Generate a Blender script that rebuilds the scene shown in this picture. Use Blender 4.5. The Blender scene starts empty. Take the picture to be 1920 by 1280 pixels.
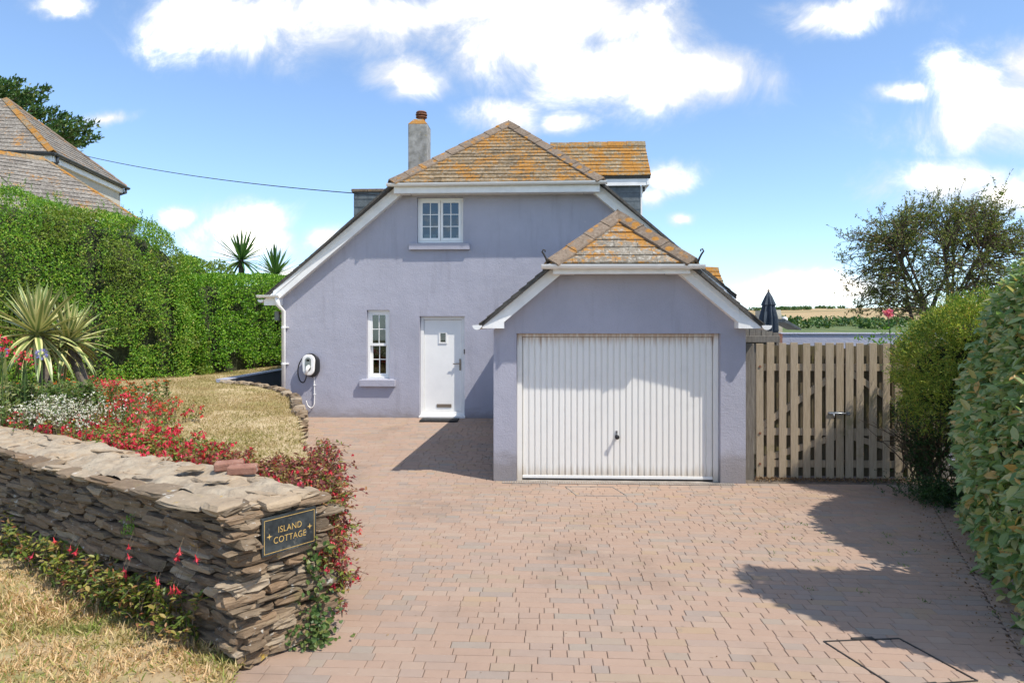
import bpy, math, random
import numpy as np
from mathutils import Vector, Matrix

random.seed(11)
rng = np.random.default_rng(11)
SC = bpy.context.scene
COL = SC.collection

# ------------------------------------------------------------------ camera
YAW = math.radians(2.5)
CAMZ = 2.03
cd = bpy.data.cameras.new("camera")
cam = bpy.data.objects.new("camera", cd)
COL.objects.link(cam)
cam.location = (0, 0, CAMZ)
cam.rotation_euler = (math.radians(90), 0, YAW)
cd.sensor_width = 36
cd.lens = 24
cd.shift_y = -40 / 1920
cd.clip_start = 0.05
cd.clip_end = 6000
SC.camera = cam

SUN_DIR = Vector((-1.78, 1.0, -2.98)).normalized()
SUN_EL = math.asin(-SUN_DIR.z)
SUN_AZ = math.atan2(-SUN_DIR.x, -SUN_DIR.y)
sl = bpy.data.lights.new("sun", 'SUN')
sl.energy = 2.05
sl.angle = math.radians(0.6)
sl.color = (1.0, 0.94, 0.84)
so = bpy.data.objects.new("sun", sl)
COL.objects.link(so)
so.location = (20, -10, 30)
so.rotation_euler = SUN_DIR.to_track_quat('-Z', 'Y').to_euler()

SKY_STRENGTH = 0.15
SC.view_settings.view_transform = 'Standard'
SC.view_settings.look = 'None'
SC.view_settings.exposure = 1.38
SC.view_settings.gamma = 1.0
SC.view_settings.use_curve_mapping = False


class NT:
    """small node-tree helper"""
    def __init__(s, nt):
        s.nt = nt

    def __call__(s, typ, props=None, **ins):
        n = s.nt.nodes.new(typ)
        for k, v in (props or {}).items():
            setattr(n, k, v)
        for k, v in ins.items():
            key = int(k[1:]) if k[0] == 'i' and k[1:].isdigit() else k.replace('_', ' ')
            sock = n.inputs[key]
            if isinstance(v, bpy.types.NodeSocket):
                s.nt.links.new(v, sock)
            else:
                sock.default_value = v
        return n

    def math(s, op, a, b=0.0, c=None, clamp=False):
        n = s('ShaderNodeMath', {'operation': op, 'use_clamp': clamp}, i0=a, i1=b)
        if c is not None:
            if isinstance(c, bpy.types.NodeSocket):
                s.nt.links.new(c, n.inputs[2])
            else:
                n.inputs[2].default_value = c
        return n.outputs[0]

    def vmath(s, op, a, b=(0, 0, 0)):
        n = s('ShaderNodeVectorMath', {'operation': op}, i0=a, i1=b)
        return n.outputs['Value'] if op in ('LENGTH', 'DOT_PRODUCT', 'DISTANCE') else n.outputs[0]

    def mix(s, fac, a, b, mode='MIX'):
        n = s.nt.nodes.new('ShaderNodeMix')
        n.data_type = 'RGBA'
        n.blend_type = mode
        for sock, v in ((n.inputs[0], fac), (n.inputs[6], a), (n.inputs[7], b)):
            if isinstance(v, bpy.types.NodeSocket):
                s.nt.links.new(v, sock)
            else:
                if isinstance(v, tuple) and len(v) == 3:
                    v = (*v, 1)
                sock.default_value = v
        return n.outputs[2]

    def ramp(s, fac, stops, interp='LINEAR'):
        n = s('ShaderNodeValToRGB')
        s.nt.links.new(fac, n.inputs[0])
        cr = n.color_ramp
        cr.interpolation = interp
        while len(cr.elements) < len(stops):
            cr.elements.new(0.5)
        for e, (p, c) in zip(cr.elements, stops):
            e.position = p
            e.color = (c, c, c, 1) if isinstance(c, (int, float)) else (*c, 1)
        return n.outputs[0]

    def noise(s, vec, scale, detail=4, rough=0.55, dist=0.0, out='Fac'):
        n = s('ShaderNodeTexNoise', None, Scale=scale, Detail=detail, Roughness=rough, Distortion=dist)
        if vec is not None:
            s.nt.links.new(vec, n.inputs['Vector'])
        return n.outputs[out]

    def voro(s, vec, scale, out='Distance', rnd=1.0):
        n = s('ShaderNodeTexVoronoi', None, Scale=scale, Randomness=rnd)
        if vec is not None:
            s.nt.links.new(vec, n.inputs['Vector'])
        return n.outputs[out]

    def smooth(s, v, lo, hi):
        n = s('ShaderNodeMapRange', {'interpolation_type': 'SMOOTHSTEP'}, Value=v, From_Min=lo, From_Max=hi)
        return n.outputs[0]

    def pos(s):
        return s('ShaderNodeNewGeometry').outputs['Position']

    def scaled(s, vec, sc):
        return s.vmath('MULTIPLY', vec, sc)

    def rnd(s):
        a = s('ShaderNodeAttribute', {'attribute_name': 'rnd'}).outputs['Fac']
        b = s('ShaderNodeObjectInfo').outputs['Random']
        return s.math('FRACT', s.math('ADD', a, b))

    def bump(s, h, strength=0.3, dist=0.02):
        return s('ShaderNodeBump', None, Strength=strength, Distance=dist, Height=h).outputs[0]


# ------------------------------------------------------------------ world: sky with fair-weather clouds
def pray(u, v):
    a = (u - 960) / 1280.0
    return (-math.sin(YAW) + a * math.cos(YAW), math.cos(YAW) + a * math.sin(YAW), (600 - v) / 1280.0)


world = bpy.data.worlds.new("World")
SC.world = world
world.use_nodes = True
wn = world.node_tree
wn.nodes.clear()
W = NT(wn)
sky = W('ShaderNodeTexSky', {'sky_type': 'NISHITA', 'sun_disc': False, 'sun_elevation': SUN_EL,
                             'sun_rotation': SUN_AZ, 'altitude': 50, 'air_density': 0.7,
                             'dust_density': 0.0, 'ozone_density': 3.0})
dirv = W('ShaderNodeTexCoord').outputs['Generated']
sep = W('ShaderNodeSeparateXYZ', None, Vector=dirv)
yy = W.math('MAXIMUM', sep.outputs['Y'], 0.05)
uv = W('ShaderNodeCombineXYZ', None, X=W.math('DIVIDE', sep.outputs['X'], yy), Y=W.math('DIVIDE', sep.outputs['Z'], yy)).outputs[0]
# cloud masses (centre and half-size as seen from the drive), a fair-weather cumulus field
CLOUDS = [(520, 35, 250, 95), (400, 15, 130, 50), (620, 20, 190, 70), (960, 60, 160, 120), (1060, 30, 260, 90), (900, 20, 220, 60),
          (1140, 130, 200, 85), (1330, 140, 130, 60), (1240, 165, 130, 50), (760, 145, 85, 42), (950, 215, 90, 42), (1060, 225, 60, 24),
          (1880, 200, 190, 110), (1800, 235, 120, 70), (1930, 140, 90, 70), (1690, 178, 55, 24),
          (1790, 345, 150, 45), (1870, 370, 110, 40), (1560, 25, 140, 42), (1630, 10, 70, 28),
          (450, 425, 110, 45), (480, 455, 90, 34), (330, 400, 40, 20), (620, 445, 50, 30), (1245, 340, 65, 34), (1220, 372, 40, 26),
          (1480, 545, 140, 38), (1580, 535, 90, 30), (1400, 560, 60, 24), (205, 215, 65, 16), (110, 8, 60, 26), (1290, 412, 34, 14),
          (560, 520, 70, 26), (1225, 70, 40, 22)]
warp = W.noise(uv, 5.0, 5, 0.6, out='Color')
uvw = W.vmath('ADD', uv, W.vmath('MULTIPLY', W.vmath('SUBTRACT', warp, (0.5, 0.5, 0.5)), (0.09, 0.06, 0)))
acc = None
for (u, v, a, b) in CLOUDS:
    d = pray(u, v)
    c = (d[0] / d[1], d[2] / d[1], 0)
    q = W.vmath('MULTIPLY', W.vmath('SUBTRACT', uvw, c), (1280 / a, 1280 / b, 0))
    val = W.math('SUBTRACT', 1.0, W.vmath('LENGTH', q))
    acc = val if acc is None else W.math('MAXIMUM', acc, val)
# the rest of the sky carries the same kind of clouds
dz = W.math('ADD', W.math('MAXIMUM', sep.outputs['Z'], 0.0), 0.12)
dome = W('ShaderNodeCombineXYZ', None, X=W.math('DIVIDE', sep.outputs['X'], dz), Y=W.math('DIVIDE', sep.outputs['Y'], dz)).outputs[0]
gen = W.math('MULTIPLY', W.math('SUBTRACT', W.noise(dome, 1.1, 6, 0.55), 0.53), 5.0)
front = W.math('MULTIPLY', W.smooth(sep.outputs['Y'], 0.45, 0.62), W.smooth(sep.outputs['Z'], 0.62, 0.46))
inview = W.math('ADD', W.math('MULTIPLY', acc, front), W.math('MULTIPLY', gen, W.math('SUBTRACT', 1.0, front)))
edge = W.math('ADD', W.math('SUBTRACT', W.noise(uv, 8.0, 10, 0.66, 0.6), 0.5), W.math('MULTIPLY', W.math('SUBTRACT', W.noise(uv, 3.0, 5, 0.6), 0.5), 0.5))
dens = W.math('ADD', inview, W.math('MULTIPLY', edge, 2.1))
alpha = W.math('MULTIPLY', W.math('POWER', W.smooth(dens, -0.50, 0.85), 1.5), 0.97)
shade = W.smooth(W.math('ADD', W.noise(uv, 4.0, 6, 0.6), W.math('MULTIPLY', dens, 0.22)), 0.46, 1.05)
ccol = W.mix(shade, (2.45, 2.5, 2.6), (11.6, 10.6, 9.1))
skyc = W.mix(1.0, W('ShaderNodeGamma', None, Color=sky.outputs[0], Gamma=0.8).outputs[0], (0.76, 0.84, 0.90), 'MULTIPLY')
bg = W('ShaderNodeBackground', None, Color=W.mix(alpha, skyc, ccol), Strength=SKY_STRENGTH)
wo = W('ShaderNodeOutputWorld')
wn.links.new(bg.outputs[0], wo.inputs[0])


# ------------------------------------------------------------------ helpers
def tag(o, label=None, cat=None, group=None, kind=None):
    if label: o["label"] = label
    if cat: o["category"] = cat
    if group: o["group"] = group
    if kind: o["kind"] = kind
    return o


def link(o, parent=None):
    COL.objects.link(o)
    if parent is not None:
        o.parent = parent
        loc = Vector((0, 0, 0))
        p = parent
        while p is not None:
            loc += p.location if p.parent is None else Vector((0, 0, 0))
            p = p.parent
        # every thing root is only translated; parts keep world coordinates
        root = parent
        while root.parent is not None:
            root = root.parent
        if parent is root:
            o.matrix_parent_inverse = Matrix.Translation(-root.location)
        else:
            o.matrix_parent_inverse = Matrix.Translation(-parent.location)
    return o


def thing(name, loc, label, cat, group=None):
    o = bpy.data.objects.new(name, None)
    o.empty_display_size = 0.1
    o.location = loc
    COL.objects.link(o)
    return tag(o, label, cat, group)


def pydata(name, verts, faces, mat, parent=None, smooth=False):
    me = bpy.data.meshes.new(name)
    me.from_pydata([tuple(v) for v in verts], [], faces)
    if mat is not None:
        me.materials.append(mat)
    if smooth:
        me.shade_smooth()
    o = bpy.data.objects.new(name, me)
    return link(o, parent)


def np_mesh(name, verts, faces, mat, parent=None, rnd=None, smooth=False, extra=None):
    verts = np.asarray(verts, dtype=np.float32).reshape(-1, 3)
    faces = np.asarray(faces, dtype=np.int32)
    m, k = faces.shape
    me = bpy.data.meshes.new(name)
    me.vertices.add(len(verts))
    me.vertices.foreach_set('co', verts.ravel())
    me.loops.add(m * k)
    me.loops.foreach_set('vertex_index', faces.ravel())
    me.polygons.add(m)
    me.polygons.foreach_set('loop_start', np.arange(0, m * k, k, dtype=np.int32))
    me.polygons.foreach_set('loop_total', np.full(m, k, dtype=np.int32))
    if rnd is not None:
        at = me.attributes.new('rnd', 'FLOAT', 'FACE')
        at.data.foreach_set('value', np.asarray(rnd, dtype=np.float32))
    me.update(calc_edges=True)
    me.validate()
    if smooth:
        me.shade_smooth()
    else:
        me.shade_flat()
    if mat is not None:
        me.materials.append(mat)
    o = bpy.data.objects.new(name, me)
    return link(o, parent)


class MB:
    def __init__(s):
        s.v, s.f = [], []

    def add(s, v, f):
        b = len(s.v)
        s.v += [tuple(x) for x in v]
        s.f += [tuple(i + b for i in q) for q in f]
        return s

    def box(s, x0, x1, y0, y1, z0, z1):
        v = [(x0, y0, z0), (x1, y0, z0), (x1, y1, z0), (x0, y1, z0), (x0, y0, z1), (x1, y0, z1), (x1, y1, z1), (x0, y1, z1)]
        return s.add(v, [(3, 2, 1, 0), (4, 5, 6, 7), (0, 1, 5, 4), (1, 2, 6, 5), (2, 3, 7, 6), (3, 0, 4, 7)])

    def prism(s, poly, vec):
        """convex/simple polygon (3d points, seen counter-clockwise against vec) extruded along vec"""
        n = len(poly)
        vec = Vector(vec)
        p = [Vector(q) for q in poly]
        v = p + [q + vec for q in p]
        f = [tuple(range(n)), tuple(range(2 * n - 1, n - 1, -1))]
        f += [(i, i + n, (i + 1) % n + n, (i + 1) % n) for i in range(n)]
        return s.add(v, f)

    def bar(s, a, b, w, h, up=(0, 0, 1)):
        a, b = Vector(a), Vector(b)
        d = (b - a).normalized()
        sd = d.cross(Vector(up)).normalized()
        u = sd.cross(d).normalized()
        v = []
        for p in (a, b):
            for (i, j) in ((-1, -1), (1, -1), (1, 1), (-1, 1)):
                v.append(p + sd * (w / 2 * i) + u * (h / 2 * j))
        return s.add(v, [(3, 2, 1, 0), (4, 5, 6, 7), (0, 1, 5, 4), (1, 2, 6, 5), (2, 3, 7, 6), (3, 0, 4, 7)])

    def tube(s, path, radii, n=8, cap=True):
        path = [Vector(p) for p in path]
        if isinstance(radii, (int, float)):
            radii = [radii] * len(path)
        rings = []
        prev = None
        for i, p in enumerate(path):
            d = (path[min(i + 1, len(path) - 1)] - path[max(i - 1, 0)])
            d = d.normalized() if d.length > 1e-9 else Vector((0, 0, 1))
            ref = prev if prev is not None else (Vector((1, 0, 0)) if abs(d.x) < 0.9 else Vector((0, 1, 0)))
            a = (ref - d * ref.dot(d)).normalized()
            prev = a
            b = d.cross(a)
            rings.append([p + (a * math.cos(t) + b * math.sin(t)) * radii[i] for t in [2 * math.pi * k / n for k in range(n)]])
        v = [q for r in rings for q in r]
        f = []
        for i in range(len(path) - 1):
            for k in range(n):
                f.append((i * n + k, i * n + (k + 1) % n, (i + 1) * n + (k + 1) % n, (i + 1) * n + k))
        if cap:
            f.append(tuple(range(n - 1, -1, -1)))
            f.append(tuple(range((len(path) - 1) * n, len(path) * n)))
        return s.add(v, f)

    def lathe(s, c, prof, n=16):
        c = Vector(c)
        v = [c + Vector((r * math.cos(2 * math.pi * k / n), r * math.sin(2 * math.pi * k / n), z)) for r, z in prof for k in range(n)]
        f = []
        for i in range(len(prof) - 1):
            for k in range(n):
                f.append((i * n + k, i * n + (k + 1) % n, (i + 1) * n + (k + 1) % n, (i + 1) * n + k))
        f.append(tuple(range(n - 1, -1, -1)))
        f.append(tuple(range((len(prof) - 1) * n, len(prof) * n)))
        return s.add(v, f)

    def build(s, name, mat, parent=None, smooth=False, bevel=0.0):
        o = pydata(name, s.v, s.f, mat, parent, smooth)
        if bevel:
            b = o.modifiers.new('bevel', 'BEVEL')
            b.width = bevel
            b.segments = 2
            b.limit_method = 'ANGLE'
        return o


def clip_poly(poly, hp):
    """clip a 2d polygon by half planes (nx, ny, c): keep nx*x+ny*y <= c"""
    for nx, ny, c in hp:
        out = []
        for i in range(len(poly)):
            p, q = poly[i], poly[(i + 1) % len(poly)]
            dp, dq = nx * p[0] + ny * p[1] - c, nx * q[0] + ny * q[1] - c
            if dp <= 0: out.append(p)
            if dp * dq < 0:
                t = dp / (dp - dq)
                out.append((p[0] + (q[0] - p[0]) * t, p[1] + (q[1] - p[1]) * t))
        poly = out
        if len(poly) < 3:
            return []
    return poly


def halfplanes(poly):
    """counter-clockwise convex polygon -> half planes"""
    hp = []
    for i in range(len(poly)):
        (x0, y0), (x1, y1) = poly[i], poly[(i + 1) % len(poly)]
        nx, ny = (y1 - y0), -(x1 - x0)
        hp.append((nx, ny, nx * x0 + ny * y0))
    return hp


def wall_sheet(poly, holes, y, depth, sgn=1):
    """front wall in the xz plane at y, convex ccw polygon, rectangular holes, reveals of given depth (towards +y)"""
    mb = MB()
    xs = sorted({p[0] for p in poly} | {h[0] for h in holes} | {h[1] for h in holes})
    zs = sorted({p[1] for p in poly} | {h[2] for h in holes} | {h[3] for h in holes})
    hp = halfplanes(poly)
    for i in range(len(xs) - 1):
        for j in range(len(zs) - 1):
            cx, cz = (xs[i] + xs[i + 1]) / 2, (zs[j] + zs[j + 1]) / 2
            if any(h[0] < cx < h[1] and h[2] < cz < h[3] for h in holes):
                continue
            c = clip_poly([(xs[i], zs[j]), (xs[i + 1], zs[j]), (xs[i + 1], zs[j + 1]), (xs[i], zs[j + 1])], hp)
            if len(c) >= 3:
                mb.add([(p[0], y, p[1]) for p in c], [tuple(range(len(c)))])
    for (x0, x1, z0, z1) in holes:
        y2 = y + depth
        mb.add([(x0, y, z0), (x0, y2, z0), (x0, y2, z1), (x0, y, z1)], [(0, 1, 2, 3)])
        mb.add([(x1, y, z0), (x1, y, z1), (x1, y2, z1), (x1, y2, z0)], [(0, 1, 2, 3)])
        mb.add([(x0, y, z1), (x0, y2, z1), (x1, y2, z1), (x1, y, z1)], [(0, 1, 2, 3)])
        mb.add([(x0, y, z0), (x1, y, z0), (x1, y2, z0), (x0, y2, z0)], [(0, 1, 2, 3)])
    return mb


# vectorised value noise
_perm = rng.random((64, 64, 64)).astype(np.float32)


def vnoise(p, scale=1.0):
    p = np.asarray(p, dtype=np.float64) * scale
    i = np.floor(p).astype(int)
    f = p - i
    f = f * f * (3 - 2 * f)
    i = i % 64
    j = (i + 1) % 64
    r = 0
    for a in (0, 1):
        for b in (0, 1):
            for c in (0, 1):
                w = (f[:, 0] if a else 1 - f[:, 0]) * (f[:, 1] if b else 1 - f[:, 1]) * (f[:, 2] if c else 1 - f[:, 2])
                r = r + w * _perm[(j if a else i)[:, 0], (j if b else i)[:, 1], (j if c else i)[:, 2]]
    return r - 0.5


def fbm(p, scale, oct=3):
    r, a = 0, 1.0
    for k in range(oct):
        r = r + a * vnoise(np.asarray(p) + 17.3 * k, scale * 2 ** k)
        a *= 0.5
    return r


def unit(a):
    return a / np.maximum(np.linalg.norm(a, axis=1, keepdims=True), 1e-9)


def leaf_arrays(P, D, L, Wd, N=None, fold=0.25, shape='kite', curl=0.0):
    """leaves at P pointing along D; L length, Wd width arrays. returns verts, faces"""
    n = len(P)
    D = unit(D)
    if N is None:
        N = rng.normal(size=(n, 3))
    S = unit(np.cross(D, N))
    U = np.cross(S, D)
    L = np.broadcast_to(np.asarray(L, float), (n,))[:, None]
    Wd = np.broadcast_to(np.asarray(Wd, float), (n,))[:, None]
    if shape == 'kite':
        v = np.stack([P, P + D * L * 0.5 + S * Wd * 0.5 + U * Wd * fold, P + D * L - U * L * curl, P + D * L * 0.5 - S * Wd * 0.5 + U * Wd * fold], 1)
        b = (np.arange(n) * 4)[:, None]
        f = np.concatenate([b + np.array([0, 1, 2]), b + np.array([0, 2, 3])], 1).reshape(-1, 3)
        return v.reshape(-1, 3), f, 2
    v = np.stack([P,
                  P + D * L * 0.3 + S * Wd * 0.46 + U * Wd * fold, P + D * L * 0.68 + S * Wd * 0.42 + U * (Wd * fold - L * curl * 0.5),
                  P + D * L - U * L * curl,
                  P + D * L * 0.68 - S * Wd * 0.42 + U * (Wd * fold - L * curl * 0.5), P + D * L * 0.3 - S * Wd * 0.46 + U * Wd * fold], 1)
    b = (np.arange(n) * 6)[:, None]
    f = np.concatenate([b + np.array([0, 1, 2, 3]), b + np.array([0, 3, 4, 5])], 1).reshape(-1, 4)
    return v.reshape(-1, 3), f, 2


def leaf_mesh(name, P, D, L, Wd, mat, parent, N=None, rnd=None, **kw):
    v, f, per = leaf_arrays(P, D, L, Wd, N, **kw)
    if rnd is None:
        rnd = rng.random(len(P))
    o = np_mesh(name, v, f, mat, parent, rnd=np.repeat(rnd, per))
    if parent is not None:
        o['kind'] = 'stuff'
    return o


# ------------------------------------------------------------------ materials
MATS = {}


def newmat(name):
    m = bpy.data.materials.new(name)
    m.use_nodes = True
    nt = m.node_tree
    b = nt.nodes['Principled BSDF']
    MATS[name] = m
    return m, NT(nt), b


def setc(k, b, **kw):
    for key, v in kw.items():
        s = b.inputs[key.replace('_', ' ')]
        if isinstance(v, bpy.types.NodeSocket):
            k.nt.links.new(v, s)
        else:
            s.default_value = (*v, 1) if isinstance(v, tuple) and len(v) == 3 else v


def plain(name, col, rough=0.6, metal=0.0, var=0.12, scale=8.0, bump=0.0, bscale=60.0, spec=0.5):
    m, k, b = newmat(name)
    p = k.pos()
    n = k.noise(p, scale, 5, 0.6)
    dark = tuple(c * (1 - var) for c in col)
    lite = tuple(min(1, c * (1 + var)) for c in col)
    setc(k, b, Base_Color=k.ramp(n, [(0.3, dark), (0.7, lite)]), Roughness=rough, Metallic=metal, Specular_IOR_Level=spec)
    if bump:
        setc(k, b, Normal=k.bump(k.noise(p, bscale, 4, 0.6), bump, 0.01))
    return m


def render_mat(name, col, stain=0.6):
    m, k, b = newmat(name)
    p = k.pos()
    big = k.noise(p, 0.9, 5, 0.6)
    fine = k.noise(p, 14, 5, 0.65)
    c = k.ramp(big, [(0.3, tuple(x * 0.90 for x in col)), (0.7, tuple(x * 1.06 for x in col))])
    c = k.mix(k.math('MULTIPLY', k.smooth(fine, 0.35, 0.75), 0.12), c, tuple(x * 0.82 for x in col))
    # vertical rain streaks, chips
    st = k.noise(k.scaled(p, (7.0, 7.0, 0.7)), 1.0, 6, 0.6)
    c = k.mix(k.math('MULTIPLY', k.smooth(st, 0.52, 0.78), 0.28), c, (0.22, 0.21, 0.24))
    # splash-back dirt along the foot of the wall
    z = k('ShaderNodeSeparateXYZ', None, Vector=p).outputs['Z']
    edge = k.math('ADD', z, k.math('MULTIPLY', k.noise(k.scaled(p, (3, 3, 9)), 1.0, 6, 0.7), -0.55))
    sp = k.math('MULTIPLY', k.smooth(edge, -0.02, -0.36), stain)
    c = k.mix(sp, c, (0.20, 0.175, 0.15))
    chips = k.voro(p, 1.7)
    c = k.mix(k.math('MULTIPLY', k.smooth(chips, 0.05, 0.03), 0.6), c, (0.5, 0.48, 0.5))
    setc(k, b, Base_Color=c, Roughness=0.85, Specular_IOR_Level=0.25,
         Normal=k.bump(k.math('ADD', k.noise(p, 45, 5, 0.7), k.math('MULTIPLY', k.noise(p, 4, 3), 1.2)), 0.5, 0.014))
    return m


def lichen_mat(name, base_a, base_b, orange_lo, white=0.5, spot=False):
    m, k, b = newmat(name)
    p = k.pos()
    r = k.rnd()
    c = k.ramp(r, [(0.0, base_a), (0.5, tuple((x + y) / 2 for x, y in zip(base_a, base_b))), (1.0, base_b)])
    c = k.mix(k.math('MULTIPLY', k.smooth(k.noise(p, 22, 6, 0.7), 0.42, 0.66), 0.55), c, tuple(x * 0.45 for x in base_a))
    wh = k.smooth(k.noise(k.vmath('ADD', p, (3.3, 1.7, 9.1)), 17, 6, 0.72), 0.50, 0.62)
    c = k.mix(k.math('MULTIPLY', wh, white), c, (0.50, 0.47, 0.41))
    if spot:
        big = k.smooth(k.noise(p, 1.6, 3), 0.34, 0.52)
        vd = k.math('ADD', k.voro(p, 5.5), k.math('MULTIPLY', k.noise(p, 18, 5, 0.7), 0.42))
        o = k.math('MULTIPLY', k.smooth(vd, 0.60, 0.50), big)
    else:
        o = k.smooth(k.math('ADD', k.math('MULTIPLY', k.noise(p, 1.9, 4, 0.6), 0.50), k.math('MULTIPLY', k.noise(p, 13, 7, 0.8), 0.68)), orange_lo, orange_lo + 0.05)
    oc = k.ramp(k.noise(p, 26, 5, 0.6), [(0.3, (0.25, 0.115, 0.022)), (0.55, (0.385, 0.175, 0.028)), (0.8, (0.47, 0.255, 0.06))])
    c = k.mix(k.math('MULTIPLY', o, 0.92), c, oc)
    setc(k, b, Base_Color=c, Roughness=0.88, Specular_IOR_Level=0.25, Normal=k.bump(k.noise(p, 50, 6, 0.7), 0.6, 0.01))
    return m


render_mat('lilac_render', (0.41, 0.41, 0.478))
render_mat('grey_garden_render', (0.135, 0.145, 0.17), 0.2)
render_mat('pale_render', (0.50, 0.47, 0.40), 0.2)
render_mat('lilac_wall_far', (0.42, 0.43, 0.52), 0.2)
plain('white_upvc', (0.86, 0.855, 0.83), 0.38, var=0.04, scale=3)
plain('white_trim', (0.86, 0.855, 0.83), 0.5, var=0.07, scale=5, bump=0.08, bscale=30)
plain('dark_gutter', (0.06, 0.065, 0.07), 0.45, var=0.2)
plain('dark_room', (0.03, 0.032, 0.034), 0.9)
plain('blind', (0.12, 0.13, 0.13), 0.9)
plain('picture_card', (0.62, 0.58, 0.48), 0.8)
plain('black_plastic', (0.018, 0.018, 0.02), 0.4, var=0.2)
plain('grey_plastic', (0.20, 0.225, 0.21), 0.45)
plain('dark_screen', (0.01, 0.014, 0.012), 0.15)
plain('steel', (0.55, 0.55, 0.54), 0.35, 0.9)
plain('galvanised', (0.42, 0.44, 0.46), 0.45, 0.8, var=0.25, scale=40)
plain('bronze_metal', (0.27, 0.22, 0.17), 0.4, 0.6)
plain('iron', (0.045, 0.04, 0.036), 0.6, 0.3, var=0.35, scale=30, bump=0.3)
plain('rubber_mat', (0.02, 0.02, 0.021), 0.9, bump=0.6, bscale=120)
plain('joint_sand', (0.14, 0.112, 0.088), 0.95, var=0.4, scale=20, bump=0.5, bscale=90)
plain('concrete', (0.30, 0.265, 0.23), 0.9, var=0.3, scale=7, bump=0.5, bscale=60)
plain('path_concrete', (0.20, 0.19, 0.18), 0.9, var=0.2, scale=5, bump=0.3)
plain('soil', (0.10, 0.075, 0.052), 0.95, var=0.45, scale=12, bump=0.8, bscale=40)
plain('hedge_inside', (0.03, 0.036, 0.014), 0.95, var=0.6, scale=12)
plain('bark', (0.13, 0.105, 0.08), 0.9, var=0.4, scale=25, bump=0.8, bscale=60)
plain('twig', (0.115, 0.085, 0.055), 0.9, var=0.3, scale=10)
plain('parasol_cloth', (0.055, 0.075, 0.10), 0.85, var=0.2, scale=10, bump=0.2)
plain('cream_paint', (0.62, 0.58, 0.46), 0.7)
plain('terracotta', (0.20, 0.085, 0.05), 0.8, var=0.4, scale=18, bump=0.4)
plain('mulch', (0.05, 0.03, 0.022), 0.95, var=0.5, scale=50)
plain('slate_clean', (0.115, 0.135, 0.145), 0.55, var=0.3, scale=9, bump=0.3, bscale=40)
plain('roof_edge', (0.075, 0.07, 0.062), 0.85, var=0.4, scale=20, bump=0.4)
lichen_mat('slate_lichen', (0.145, 0.105, 0.06), (0.28, 0.205, 0.12), 0.592, 0.36)
lichen_mat('slate_lichen_heavy', (0.20, 0.15, 0.085), (0.30, 0.23, 0.135), 0.555, 0.4)
lichen_mat('slate_lichen_pale', (0.19, 0.165, 0.13), (0.29, 0.255, 0.205), 0.58, 0.65)
lichen_mat('slate_neighbour', (0.16, 0.14, 0.12), (0.24, 0.215, 0.185), 0.655, 0.6)
lichen_mat('hip_tile', (0.175, 0.128, 0.09), (0.23, 0.175, 0.13), 0.60, 0.15, spot=True)
lichen_mat('hip_tile_orange', (0.19, 0.145, 0.09), (0.27, 0.21, 0.13), 0.565, 0.3)


def cloudy(name, stops, scale, rough=0.9, detail=6, sc3=(1, 1, 1), bump=0.5, bscale=60, rndmix=0.0, rndstops=None, spots=None):
    m, k, b = newmat(name)
    p = k.pos()
    c = k.ramp(k.noise(k.scaled(p, sc3), scale, detail, 0.65), stops)
    if rndstops:
        c = k.mix(rndmix, c, k.ramp(k.rnd(), rndstops))
    for (ss, lo, hi, col, amt) in (spots or []):
        c = k.mix(k.math('MULTIPLY', k.smooth(k.noise(k.vmath('ADD', p, (ss, 2 * ss, 0)), ss, 5, 0.7), lo, hi), amt), c, col)
    setc(k, b, Base_Color=c, Roughness=rough, Specular_IOR_Level=0.25,
         Normal=k.bump(k.noise(k.scaled(p, sc3), bscale, 6, 0.7), bump, 0.012))
    return m


# chimney render: grey, weathered, paler at the cap
cloudy('chimney_render', [(0.3, (0.17, 0.165, 0.15)), (0.55, (0.33, 0.32, 0.30)), (0.75, (0.47, 0.46, 0.44))], 5, bump=0.6,
       spots=[(9, 0.60, 0.70, (0.33, 0.26, 0.10), 0.5)])
cloudy('paver', [(0.3, (0.321, 0.229, 0.173)), (0.7, (0.392, 0.288, 0.222))], 9, 0.85, bump=0.5, bscale=110, rndmix=0.78,
       rndstops=[(0.0, (0.398, 0.299, 0.232)), (0.25, (0.373, 0.258, 0.194)), (0.5, (0.392, 0.271, 0.202)), (0.68, (0.358, 0.267, 0.215)),
                 (0.84, (0.307, 0.254, 0.215)), (0.93, (0.392, 0.275, 0.177)), (1.0, (0.296, 0.271, 0.240))],
       spots=[(0.7, 0.50, 0.72, (0.22, 0.16, 0.12), 0.5), (0.33, 0.52, 0.66, (0.30, 0.21, 0.155), 0.35), (38, 0.66, 0.72, (0.58, 0.50, 0.43), 0.5), (3.1, 0.66, 0.74, (0.20, 0.17, 0.14), 0.5)])
cloudy('stone', [(0.25, (0.064, 0.047, 0.033)), (0.5, (0.197, 0.148, 0.099)), (0.78, (0.418, 0.316, 0.215))], 13, 0.88, sc3=(1, 1, 4.5), bump=1.0, bscale=24,
       rndmix=0.6, rndstops=[(0.0, (0.064, 0.051, 0.038)), (0.2, (0.232, 0.148, 0.086)), (0.4, (0.110, 0.085, 0.060)), (0.58, (0.313, 0.224, 0.142)),
                             (0.74, (0.162, 0.133, 0.099)), (0.87, (0.267, 0.163, 0.090)), (0.94, (0.429, 0.347, 0.249)), (1.0, (0.499, 0.408, 0.301))],
       spots=[(13, 0.61, 0.67, (0.52, 0.50, 0.45), 0.75), (7, 0.655, 0.70, (0.42, 0.28, 0.04), 0.7), (3, 0.58, 0.70, (0.17, 0.16, 0.06), 0.45)])
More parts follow.
